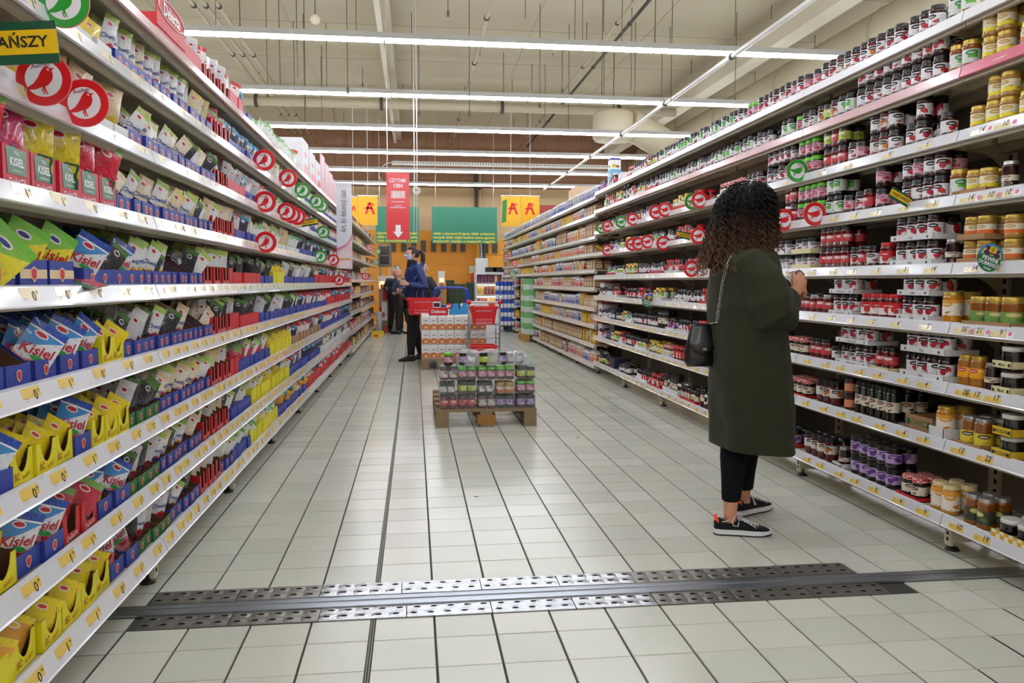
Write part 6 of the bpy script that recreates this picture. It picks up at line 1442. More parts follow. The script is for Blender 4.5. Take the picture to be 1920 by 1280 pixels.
def hood(t, w, d, h):
    obj('base', MB().box(.02, w-.02, .03, d, -t.location.z+.001, 0).mesh('base', [mat('counter base', '#8f8479', .6)]), t)
    obj('display_glass', MB().box(.03, w-.03, -.015, 0, h*.1, h*.6).mesh('display_glass', [mat('warm display', '#d9a06a', .3, emit='#ffd9a8', es=1.2)]), t)
    for k in range(5): obj('bread_loaf', MB().lathe([(.01, -.06), (.04, -.04), (.045, 0), (.04, .04), (.01, .06)], 8).mesh('bread_loaf', [mat('bread crust', '#b8743a', .7)]), t, (.1+k*(w-.2)/4, -.05, h*.22))
blk('bread_counter', 'white bread counter with warm display, behind the yellow-vested man', 'counter', 709, 745, 517, 543, 19.3, .5, '#dcd6d0', hood)
blk('bread_counter', 'white and red bread counter right of the dark-jacketed man', 'counter', 822, 834, 508, 541, 19.6, .5, '#d5d3d3', hood)
def redband(t, w, d, h): obj('red_band', MB().box(0, w, -.01, 0, h*.3, h*.6).mesh('red_band', [M_cardr]), t)
blk('bread_counter', 'low counter front with red basket, left of the blue-jacketed woman', 'counter', 712, 752, 545, 612, 18.9, .5, '#a08a78', redband, True)
tt = [(718, 734, 545, 562, 18.5, '#c8202a', 'red plastic bucket on the low bakery counter'), (716, 726, 566, 600, 18.3, '#e0dcda', 'white carton with red heart beside the grey roll'), (727, 745, 572, 594, 18.3, '#b08a5c', 'brown carton left of the woman in the blue jacket'), (717, 727, 600, 612, 18.2, '#b0402a', 'small red carton on the floor by the counter')]
for px0, px1, py0, py1, Y, c, lb in tt:
    a0 = aty(px0, py1, Y); a1 = aty(px1, py0, Y); carton('carton', lb, c, ((a0.x+a1.x)/2, Y, a0.z if py1 < 598 else .001+(0 if py1 > 610 else a0.z)), (.2, a1.x-a0.x, a1.z-a0.z), extra=pic(['#c8303a']) if 'heart' in lb else None)
a0 = aty(711, 616, 18.0); tag(obj('grey_roll', MB().lathe([(.06, 0), (.06, .48)], 14).mesh('grey_roll', [mat('grey roll', '#b9bdc2', .4)]), loc=(a0.x, 18.0, .001)), 'tall grey roll standing at the end of the baking shelves', 'roll')
def binlid(t, w, d, h): obj('lid', MB().box(-.01, w+.01, -.02, d, h, h+.04).mesh('lid', [mat('bin lid', '#1f4a2c', .5)]), t)
for k, (p0, p1) in enumerate(((845, 858), (860, 873), (876, 890))):
    blk('green_bin', 'dark green wheeled bin by the orange wall, %s of three from the left' % ordn(k+1), 'bin', p0, p1, 535-(k == 2)*3, 600, 20.6+.05*k, .3, '#1c3c26', binlid, True)
blk('dark_cabinet', 'dark low cabinet against the orange wall beside the bread counter', 'cabinet', 838, 852, 525, 590, 21.6, .4, '#2e3230', None, True)
ex_ = thing('fire_extinguisher', 'red fire extinguisher on the orange post', 'extinguisher', aty(888, 535, 22.6))
obj('cylinder', MB().lathe([(.05, 0), (.065, .03), (.065, .3), (.03, .36)], 12).mesh('cylinder', [M_cardr]), ex_); obj('hose', MB().tube([(.02, -.03, .38), (.12, -.04, .4), (.13, -.04, .15)], .012, 6).mesh('hose', [M_blkp]), ex_)
blk('wall_box', 'pale grey switch box on the orange post', 'box', 880, 891, 498, 512, 22.7, .1, '#b9b39c')
# grey service door at the end of the flour shelves
a0 = aty(938, 600, 20.45); a1 = aty(962, 520, 20.45)
dd = tag(obj('door_1', MB().box(0, a1.x-a0.x, 0, .05, 0, a1.z-0).mesh('door_1', [mat('grey blue door', '#5a6a72', .5)]), loc=(a0.x+.05, 21.0, 0)), kind='structure')
obj('door_frame', MB().box(-.04, 0, -.01, .06, 0, a1.z+.04).box(.48, .5, -.01, 0, 0, a1.z).mesh('door_frame', [M_ss]), dd)
# ================================================================ PEOPLE
M_skin = mat('light skin', '#c98f72', .5, var=.08, vs=12.); M_skin.node_tree.nodes['Principled BSDF'].inputs['Subsurface Weight'].default_value = .08
M_skin2 = mat('pale skin', '#d8a58c', .5)
def head_pts(c, fwd, sc=1., up=Vector((0, 0, 1)), nu=28, nv=20, grow=1., sel=None):
    """sculpted head; returns verts, faces (only those passing sel on the unit direction)"""
    f = Vector((fwd[0], fwd[1], fwd[2] if len(fwd) > 2 else 0)).normalized(); l = up.cross(f).normalized(); u = f.cross(l)
    vs = []; ds = []
    for j in range(nv+1):
        th = PI*j/nv
        for i in range(nu):
            ph = 2*PI*i/nu; x, y, z = math.sin(th)*math.cos(ph), math.sin(th)*math.sin(ph), math.cos(th)
            px, py, pz = x*.098, y*.077, z*.116
            if z < 0: py *= 1-.3*(-z)**1.6; px *= 1-.12*(-z)**1.5
            if x > 0:
                g = lambda yc, zc, a, b: math.exp(-(((y-yc)/a)**2+((z-zc)/b)**2))
                px += .024*g(0, -.2, .17, .15)+.008*g(0, .02, .12, .2)-.009*(g(.4, .04, .17, .12)+g(-.4, .04, .17, .12))+.006*g(0, -.52, .28, .06)+.01*g(0, -.86, .3, .16)+.004*g(0, .22, .6, .08)
            if x < 0 and z < -.3: px *= .86
            p = (f*px+l*py+u*pz)*(sc*grow); vs.append(Vector(c)+p); ds.append((x, y, z))
    fs = []
    for j in range(nv):
        for i in range(nu):
            k = [j*nu+i, (j+1)*nu+i, (j+1)*nu+(i+1) % nu, j*nu+(i+1) % nu]
            if sel is None or all(sel(*ds[q_]) for q_ in k): fs.append(tuple(k))
    return vs, fs, f, l, u
def add_head(b, c, fwd, sc=1., up=Vector((0, 0, 1))):
    vs, fs, f, l, u = head_pts(c, fwd, sc, up); b.add(vs, fs, 0, None, True)
    for s in (-1, 1):
        e = Vector(c)+(l*(s*.077)-f*.012-u*.012)*sc
        b.tube([e+u*.028*sc-f*.006, e+u*.024*sc+l*s*.008*sc, e-u*.002+l*s*.011*sc-f*.004, e-u*.03*sc+l*s*.003], [.006*sc, .012*sc, .011*sc, .006*sc], 8)
    return f, l, u
def remesh(o, v, it=6, fac=.5):
    m_ = o.modifiers.new('join', 'REMESH'); m_.mode = 'VOXEL'; m_.voxel_size = v; m_.use_smooth_shade = True
    s_ = o.modifiers.new('soft', 'SMOOTH'); s_.iterations = it; s_.factor = fac
    return o
def hand(b, wrist, kn, curl, thumb, r=.0088):
    """four bent fingers and a thumb. wrist, kn: 4 knuckles, curl: (joint1, joint2, tip) offsets, thumb: 3 points"""
    lens = (.95, 1.05, 1., .8)
    for i, k in enumerate(kn):
        w = Vector(wrist)+(Vector(k)-Vector(kn[1]))*.45
        b.tube([w, (w+Vector(k))*.5, Vector(k)], [r*1.5, r*1.55, r*1.25], 8)
        p = Vector(k); pts = [p]
        for c_ in curl: p = p+Vector(c_)*lens[i]; pts.append(p)
        b.tube(pts, [r*1.12, r*1., r*.92, r*.8], 8)
    b.tube(thumb, [r*1.7, r*1.25, r*1.1, r*.95][:len(thumb)], 8)

# ---------------------------------------------------------------- woman in the green coat (foreground)
def PT(px, py, Y): return aty(px, py, Y)
YC = 3.52
hc = PT(1412, 398, 3.56)
w1 = thing('person', 'woman with long curly hair in olive green coat reading a jar at the jar rack', 'person', (hc.x-.03, YC, 0))
w1m = Matrix.Translation(w1.location).inverted()
FD = Vector((.94, .34, 0)).normalized()
# feet
hr, tr = atz(1343, 1000), atz(1444, 1003); hl, tl_ = atz(1386, 966), atz(1441, 951)
hl = tl_+(hl-tl_).normalized()*.262
b = MB()
f_, l_, u_ = add_head(b, hc, FD, 1.)
nk = hc+Vector((-.035, 0, -.1))
b.tube([hc+Vector((-.03, 0, -.03)), nk, nk+Vector((-.015, -.005, -.11))], [.055, .052, .062], 14)
shz = PT(1400, 470, YC).z
tx = PT(1404, 600, YC).x
b.tube([(tx, YC, .82), (tx, YC, .95), (tx+.0, YC, 1.1), (tx-.01, YC, 1.25), (tx-.01, YC, shz-.03), (tx-.01, YC, shz+.03)], [.13, .12, .115, .13, .12, .06], 16)
ank_r = hr+(tr-hr).normalized()*.06+Vector((0, 0, .09)); ank_l = hl+(tl_-hl).normalized()*.06+Vector((0, 0, .09))
kn_r = PT(1379, 800, 3.50); kn_l = PT(1400, 800, 3.64)
for an, kn, hp in ((ank_r, kn_r, Vector((tx, YC-.08, .86))), (ank_l, kn_l, Vector((tx, YC+.08, .86)))):
    kk = kn
    b.tube([hp, hp.lerp(kk, .5), kk, kk.lerp(an, .3), kk.lerp(an, .7), an, an+Vector((.01, 0, -.06))], [.08, .066, .05, .054, .038, .029, .026], 14)
# right arm, near the viewer
SR = PT(1410, 492, 3.39); ER = PT(1449, 592, 3.34); WR = PT(1487, 551, 3.40)
b.tube([SR, SR.lerp(ER, .5), ER, ER.lerp(WR, .5), WR], [.052, .045, .04, .034, .026], 12)
def pw(px, py, Y): return PT(px, py, Y)
jc = PT(1483, 527, 3.475)
kn = [pw(1501, 513, 3.425), pw(1507, 519, 3.42), pw(1510, 527, 3.418), pw(1509, 536, 3.42)]
hand(b, WR, kn, [(.006, .034, .001), (-.016, .022, 0), (-.02, .006, 0)], [pw(1491, 541, 3.41), pw(1489, 527, 3.41), pw(1488, 517, 3.425), pw(1487, 509, 3.44)], .0092)
# left arm, far side
SL = PT(1412, 490, 3.66); EL = PT(1450, 590, 3.74); WL = PT(1484, 560, 3.66)
b.tube([SL, SL.lerp(EL, .5), EL, EL.lerp(WL, .5), WL], [.05, .044, .04, .033, .025], 12)
kn2 = [pw(1496, 540, 3.62), pw(1500, 545, 3.615), pw(1502, 551, 3.61), pw(1502, 557, 3.61)]
hand(b, WL, kn2, [(.008, -.03, .008), (-.014, -.024, .006), (-.018, -.01, 0)], [pw(1488, 548, 3.64), pw(1489, 540, 3.6), pw(1490, 533, 3.56), pw(1489, 529, 3.53)])
bo = obj('body', b.mesh('body', [M_skin]), w1, M=w1m); remesh(bo, .0045, 3)
# coat
M_coat = mat('olive wool', '#252913', .9, var=.16, vs=3.5, bump=.35, bs=180.)
M_coat.node_tree.nodes['Principled BSDF'].inputs['Sheen Weight'].default_value = .04
sil = [(885, 1338, 1484, .215), (836, 1342, 1479, .215), (780, 1340, 1476, .212), (700, 1337, 1471, .205), (640, 1334, 1467, .2), (580, 1333, 1460, .195), (540, 1335, 1454, .195), (505, 1341, 1450, .2), (484, 1351, 1446, .19), (468, 1364, 1441, .155), (458, 1378, 1437, .11), (448, 1386, 1434, .075), (438, 1388, 1430, .066)]
def coat_ring(py, l, r, ry, k):
    a, c = PT(l, py, YC), PT(r, py, YC); cx, rx = (a.x+c.x)/2, (c.x-a.x)/2; z = (a.z+c.z)/2; o = []
    for i in range(40):
        t = 2*PI*i/40; cs, sn = math.cos(t), math.sin(t)
        e = .82
        fx = math.copysign(abs(cs)**e, cs); fy = math.copysign(abs(sn)**e, sn)
        w_ = 1+(.022*math.sin(t*5+1.2)+.014*math.sin(t*9))*min(1, max(0, (py-560)/200))
        o.append((cx+rx*fx*w_, YC+ry*fy*w_, z+(.008*math.sin(t+2.2) if k < 2 else 0)))
    return o, (cx, rx, z, ry)
rg = []; info = []
for k, (py, l, r, ry) in enumerate(sil):
    o, inf = coat_ring(py, l, r, ry, k); rg.append(o); info.append(inf)
b = MB(); b.rings(rg, 0)
b.tube([SR+Vector((-.05, .07, -.01)), SR+Vector((-.01, 0, -.01)), SR.lerp(ER, .35)+Vector((-.005, -.015, 0)), SR.lerp(ER, .7)+Vector((0, -.02, 0)), ER+Vector((-.005, -.01, -.01)), ER+Vector((.03, -.005, -.012)), ER.lerp(WR, .35), ER.lerp(WR, .65), ER.lerp(WR, .86), ER.lerp(WR, .9)], [.075, .092, .094, .1, .092, .084, .078, .066, .056, .048], 18)
b.tube([SL+Vector((-.05, -.07, -.01)), SL+Vector((-.01, 0, -.01)), SL.lerp(EL, .5), EL, EL.lerp(WL, .4), EL.lerp(WL, .85)], [.075, .085, .085, .075, .062, .046], 16)
co = obj('coat', b.mesh('coat', [M_coat]), w1, M=w1m); remesh(co, .008, 5)
# soft folds as real relief on the coat
tx_ = bpy.data.textures.new('folds', 'CLOUDS'); tx_.noise_scale = .15; tx_.noise_depth = 1
dm = co.modifiers.new('folds', 'DISPLACE'); dm.texture = tx_; dm.strength = .026; dm.mid_level = .5; dm.texture_coords = 'GLOBAL'
bpy.context.view_layer.update()
dgx = bpy.context.evaluated_depsgraph_get(); cme = bpy.data.meshes.new_from_object(co.evaluated_get(dgx)); cme.name = 'coat'
co.modifiers.clear(); co.data = cme
import bmesh
bm_ = bmesh.new(); bm_.from_mesh(cme)
hz = PT(1410, 836, YC).z
bmesh.ops.bisect_plane(bm_, geom=bm_.verts[:]+bm_.edges[:]+bm_.faces[:], plane_co=(tx, YC, hz), plane_no=(-.06, 0, -1), clear_outer=True)
bm_.to_mesh(cme); bm_.free()
for p_ in cme.polygons: p_.use_smooth = True
sd0 = co.modifiers.new('cloth', 'SOLIDIFY'); sd0.thickness = .006; sd0.offset = -1
col_ = MB(); c0 = PT(1410, 462, YC)
for k_, (rx_, ry_, dz, w_) in enumerate(((.083, .088, 0, 0), )):
    R_ = []
    for s_, z_ in ((1.1, -.02), (1.04, .01), (.92, .045), (.9, .06), (.84, .05), (.86, .01)):
        R_.append([(c0.x-.0+.083*s_*math.cos(2*PI*i/28), YC+.088*s_*math.sin(2*PI*i/28), c0.z+z_+.012*math.cos(2*PI*i/28)) for i in range(28)])
    col_.rings(R_, 0, True, False)
obj('collar', col_.mesh('collar', [M_coat]), w1, M=w1m)
# leggings
M_leg = mat('navy black leggings', '#0c0d14', .9, bump=.1, bs=120., spec=.2)
b = MB()
for an, kn, hp in ((ank_r, kn_r, Vector((tx, YC-.08, .8))), (ank_l, kn_l, Vector((tx, YC+.08, .8)))):
    e = kn.lerp(an, .83 if an is ank_r else .86)
    b.tube([kn+Vector((.005, 0, .05)), kn, kn.lerp(an, .15), kn.lerp(an, .35), kn.lerp(an, .6), e, e+Vector((0, 0, -.004))], [.055, .058, .062, .062, .05, .042, .036], 18)
obj('leggings', b.mesh('leggings', [M_leg]), w1, M=w1m)
# mask over the lower face
vs, fs, f_, l_, u_ = head_pts(hc, FD, 1., grow=1.07, sel=lambda x, y, z: x > .12 and -.95 < z < .1)
b = MB().add(vs, fs, 0, None, True)
for s_ in (-1, 1):
    b.tube([hc+(f_*.06+l_*(s_*.07)+u_*.0), hc+(l_*(s_*.088)-f_*.012+u_*.02)], .0015, 5); b.tube([hc+(f_*.055+l_*(s_*.062)-u_*.055), hc+(l_*(s_*.088)-f_*.012-u_*.03)], .0015, 5)
mo = obj('face_mask', b.mesh('face_mask', [mat('black mask cloth', '#101114', .8)]), w1, M=w1m)
sd = mo.modifiers.new('s', 'SOLIDIFY'); sd.thickness = .002
for s_ in (-1, 1):
    e = hc+f_*.084+l_*(s_*.03)+u_*.006
    eo = obj('eye', MB().lathe([(.001, -.011), (.008, -.008), (.0115, 0), (.008, .008), (.001, .011)], 12).mesh('eye', [mat('eye white', '#e8e4e0', .2)]), w1, M=w1m @ T(*e) )
    obj('iris', MB().lathe([(.001, -.002), (.0055, 0), (.001, .002)], 10).mesh('iris', [mat('brown iris', '#2a1a12', .2)]), eo, M=T(f_.x*.0105, f_.y*.0105, 0) @ RY(PI/2) @ RX(0))
# hair
def hair_mat(name, c0_, c1_):
    t = NT(name); _, u, v = t.uv(); r_ = t.n('ShaderNodeMapRange'); t.l(v, r_.inputs[0]); r_.inputs[1].default_value = .35; r_.inputs[2].default_value = 1.
    t.l(t.mix(r_.outputs[0], hx(c0_), hx(c1_)), t.b.inputs['Base Color']); t.setp(Roughness=.5); t.b.inputs['Specular IOR Level'].default_value = .3; return t.m
M_hair = hair_mat('dark curls with brown tips', '#0b0808', '#6b4829')
rh = random.Random(17)
b = MB()
def hair_env(ph, t):
    """radius and height of the hair shell at angle ph, t from crown (0) to tips (1)"""
    back = (1-math.cos(ph))/2           # 1 at the back of the head
    z = hc.z+.138-(.25+.16*back)*t**1.15-.012*(t < .001)
    r = .05+.088*math.sin(min(1, t*2.5)*PI/2)+(.03+.085*back)*max(0, t-.4)
    if back < .35: r *= .6+1.14*back
    return r, z
n_ = 26; R_ = []
for t in (0, .08, .18, .3, .45, .6, .75, .88, .97):
    ring = []
    for i in range(n_):
        a = 2*PI*i/n_; rr, z = hair_env(a, t); rr *= .84*(1+.06*math.sin(a*7+t*9)+.04*math.sin(a*13-t*20))
        d = FD*math.cos(a)+Vector((-FD.y, FD.x, 0))*math.sin(a); c_ = hc-FD*(.03+.02*t)
        if math.cos(a) > .45 and t > .25: rr = min(rr, .07)
        if t == 0: rr = .02
        ring.append(c_+d*rr+Vector((0, 0, z-hc.z-.008)))
    R_.append(ring)
hbase = MB().rings(R_, 0)
hb_ = obj('hair_volume', hbase.mesh('hair_volume', [mat('dark hair mass', '#120e0d', .6)]), w1, M=w1m)
for s in range(560):
    ph = rh.uniform(-PI, PI)
    if abs(ph) < .75: 
        if rh.random() < .7: continue
    t0 = rh.random()**1.3*.55; t1 = min(1.06, t0+rh.uniform(.35, .75)) if abs(ph) > .8 else min(.5, t0+.4)
    rad = rh.uniform(.004, .0095); turns = rh.uniform(14, 24); tr_ = rh.uniform(.0014, .0026); p0 = rh.uniform(0, 6.28); out = rh.uniform(.9, 1.1); drift = rh.uniform(-.5, .5)
    pts = []; n2 = int(36*(t1-t0)/.6)+10
    for i in range(n2):
        t = t0+(t1-t0)*i/(n2-1); a = ph+drift*(t-t0); rr, z = hair_env(a, t); rr *= out*(1+.12*max(0, t-.7)*rh.uniform(.2, 1.6))
        d = FD*math.cos(a)+Vector((-FD.y, FD.x, 0))*math.sin(a); sd_ = Vector((-d.y, d.x, 0)); c_ = hc-FD*(.03+.02*t)
        w = turns*(t-t0)*2.6*PI*.5+p0
        pts.append(c_+d*(rr+rad*math.cos(w))+sd_*(rad*math.sin(w)*1.2)+Vector((0, 0, z-hc.z)))
    b.tube(pts, [tr_]*(len(pts)-1)+[tr_*.3], 3, 0, False)
# v along strand follows overall height: rewrite uv by height
zt_, zb_ = hc.z+.13, hc.z-.26
for k, f in enumerate(b.F): b.U[k] = [(0, (zt_-b.V[j][2])/(zt_-zb_)) for j in f]
obj('curls', b.mesh('curls', [M_hair]), w1, M=w1m)
# shoes
M_shoe = mat('black knit upper', '#0b0c10', .9, bump=.2, bs=300.); M_sole = mat('white foam sole', '#d9dce4', .4); M_out = mat('black outsole', '#141416', .6); M_ora = mat('orange heel tab', '#ff4a12', .45); M_lace = mat('white laces', '#d8d8de', .6)
def shoe(heel, toe, label):
    d = (toe-heel); L = d.length; ang = math.atan2(d.y, d.x); k = L/.27
    t = obj('shoe', None, w1, M=w1m @ T(heel.x, heel.y, .0) @ RZ(ang) @ SCL(k, k, k)); t['label'] = label
    st = [(-.012, .012, .022, .07), (-.004, .028, .022, .086), (.02, .033, .02, .082), (.05, .034, .02, .068), (.085, .036, .02, .074), (.11, .039, .02, .083), (.14, .043, .018, .07), (.18, .047, .016, .055), (.22, .045, .016, .045), (.25, .036, .017, .038), (.268, .018, .018, .03)]
    b = MB(); R_ = []
    for x, w, z0, z1 in st:
        R_.append([(x, w*math.copysign(abs(math.cos(a))**.7, math.cos(a)), z0+(z1-z0)*(.5+.5*math.sin(a))**(.75)) for a in [2*PI*i/20-PI/2 for i in range(20)]])
    b.rings(R_, 0); obj('upper', b.mesh('upper', [M_shoe]), t)
    ol = [(-.016, 0), (-.01, -.022), (.01, -.034), (.06, -.035), (.12, -.04), (.18, -.048), (.22, -.047), (.255, -.036), (.275, -.015), (.278, 0)]
    ol = ol+[(x, -y) for x, y in reversed(ol[1:-1])]
    b = MB()
    def lay(z0, z1, g0, g1, mi):
        n = len(ol); v = [(x*(1)+(.0 if 1 else 0), y*g, zz+(.006 if x > .24 and zz < .01 else 0)) for zz, g in ((z0, g0), (z1, g1)) for x, y in ol]
        b.add(v, [tuple(reversed(range(n))), tuple(range(n, 2*n))]+[(i, (i+1) % n, n+(i+1) % n, n+i) for i in range(n)], mi)
    lay(.008, .03, 1.03, .97, 0); obj('sole', b.mesh('sole', [M_sole]), t)
    b = MB(); lay(0, .009, .97, 1.03, 0); obj('outsole', b.mesh('outsole', [M_out]), t)
    b = MB(); R_ = []
    for zz, s_ in ((.05, .5), (.058, .9), (.075, 1.), (.092, .75), (.1, .35)):
        R_.append([(-.0105+.022*(1-math.cos(a))-(.004 if zz > .08 else 0), .034*s_*math.sin(a), zz) for a in [-1.25+2.5*i/10 for i in range(11)]])
    b.rings(R_, 0, True, False, False); hb2 = obj('heel_tab', b.mesh('heel_tab', [M_ora]), t); hb2['label'] = 'bright orange heel tab'
    s2 = hb2.modifiers.new('s', 'SOLIDIFY'); s2.thickness = .003; s2.offset = 1
    b = MB()
    for i in range(6):
        x = .105+.017*i; z = .0865-.0055*i; w = .021
        b.tube([(x, -w, z-.014), (x+.004, -w*.55, z-.001), (x+.012, w*.55, z-.002), (x+.016, w, z-.015)], .003, 5); b.tube([(x, w, z-.014), (x+.004, w*.55, z-.001), (x+.012, -w*.55, z-.002), (x+.016, -w, z-.015)], .003, 5)
    for sg in (-1, 1):
        b.tube([(.1, 0, .09), (.085, sg*.03, .1), (.07, sg*.05, .085), (.075, sg*.055, .06), (.1, sg*.045, .055), (.11, sg*.02, .082), (.1, 0, .09)], .0028, 5)
        b.tube([(.1, 0, .09), (.13, sg*.03, .082), (.19, sg*.052, .05)], .0024, 5)
    obj('laces', b.mesh('laces', [M_lace]), t)
    b = MB(); b.tube([(.035*math.cos(a)*1.15+.045, .031*math.sin(a), .075+.01*math.cos(a*1)+(.004 if math.cos(a) > 0 else 0)) for a in [2*PI*i/20 for i in range(21)]], .0035, 6)
    obj('collar_lining', b.mesh('collar_lining', [mat('pale lining', '#b9b4a8', .7)]), t)
shoe(hr, tr, 'black sneaker nearer the viewer'); shoe(hl, tl_, 'black sneaker further from the viewer')
# jar in her hands
tj = J['straw']
o = inst(tj, T(jc.x, jc.y, jc.z) @ RZ(.15) @ RY(1.15) @ RZ(1.2) @ T(0, 0, -.05), 'black-lidded jam jar held in the hands of the woman in the coat', None)
# shoulder bag with chain
M_lea = mat('black leather', '#0c0c0f', .32, coat=.25, bump=.15, bs=60.)
bc = PT(1313, 646, 3.56)
bg_ = thing('shoulder_bag', 'black leather shoulder bag hanging behind the green coat on a chain', 'bag', (bc.x, bc.y, bc.z-.1))
R_ = []
for k in range(9):
    a = k/8; z = .19*a; w = .078-.03*a**1.6; d = .04*(1-.55*a)
    if k == 0: w *= .82; d *= .6
    if k == 8: w *= .72; d *= .4
    R_.append([(w*math.copysign(abs(math.cos(t))**.75, math.cos(t)), d*math.sin(t), z) for t in [2*PI*i/24 for i in range(24)]])
obj('bag_body', MB().rings(R_, 0).mesh('bag_body', [M_lea]), bg_)
fl_ = MB()
for k in range(2): pass
R_ = []
for k in range(8):
    a = k/7; x0_ = .066-.02*(1-a) if a > .15 else .045
    z = .198-.125*(1-a) if 0 else .198-.12*a
    w = .05+.03*a if a < .8 else .074-.03*(a-.8)*5
    R_.append([(w*(-1+2*i/12), -(.022+.03*a*(1 if a < .9 else .9))-.004+.014*abs(-1+2*i/12)**3, z-.018*(1-abs(-1+2*i/12)**2)*a) for i in range(13)])
o = obj('flap', fl_.rings(R_, 0, True, False, False).mesh('flap', [M_lea]), bg_); s2 = o.modifiers.new('s', 'SOLIDIFY'); s2.thickness = .004
obj('clasp', MB().box(-.01, .01, -.062, -.058, .078, .09).mesh('clasp', [M_wire]), bg_)
def coat_y(p):
    for k in range(len(info)-1):
        if info[k][2] <= p.z <= info[k+1][2]:
            q_ = (p.z-info[k][2])/(info[k+1][2]-info[k][2]); cx, rx, _, ry = [info[k][j]*(1-q_)+info[k+1][j]*q_ for j in range(4)]
            e = max(0, 1-abs((p.x-cx)/rx)**2.4); return YC-ry*e**(1/2.4)
    return YC-.1
bpy.context.view_layer.update()
dgx = bpy.context.evaluated_depsgraph_get(); coe = co.evaluated_get(dgx); cmi = co.matrix_world.inverted()
cp = []
for px, py in ((1412, 451), (1398, 457), (1384, 467), (1372, 480), (1362, 500), (1356, 525), (1351, 555), (1347, 585), (1344, 605)):
    d = ray(px, py).normalized(); okh, hit, nn, _i = coe.ray_cast(cmi @ CAM0, (cmi.to_3x3() @ d))
    p = co.matrix_world @ hit if okh else PT(px, py, coat_y(PT(px, py, YC-.1)))
    cp.append(p-d*.008)
cp.append(Vector((bc.x+.035, bc.y-.02, bc.z+.095)))
def along(pts, step):
    out = []; acc = 0
    for a, c in zip(pts[:-1], pts[1:]):
        d = (c-a).length; s = -acc
        while s+step <= d: s += step; out.append((a+(c-a)*(s/d), (c-a).normalized()))
        acc = d-s
    return out
b = MB(); lb_ = MB()
for k, (p, t) in enumerate(along(cp, .0105)):
    s_ = t.cross(Vector((0, 1, 0) if k % 2 else (.6, .3, .7))).normalized(); n2 = 10
    b.tube([p+t*(.009*math.cos(2*PI*i/n2))+s_*(.0052*math.sin(2*PI*i/n2)) for i in range(n2+1)], .0017, 5)
strap = obj('chain', b.mesh('chain', [mat('silver chain', '#c9ccd0', .2, .9)]), bg_, M=Matrix.Translation(bg_.location).inverted())
obj('chain_leather', MB().tube(cp, .0026, 6).mesh('chain_leather', [M_lea]), bg_, M=Matrix.Translation(bg_.location).inverted())
cp2 = [cp[0], PT(1425, 456, YC+.02), PT(1432, 470, YC+.12), PT(1400, 560, YC+.16), Vector((bc.x-.02, bc.y+.03, bc.z+.09))]

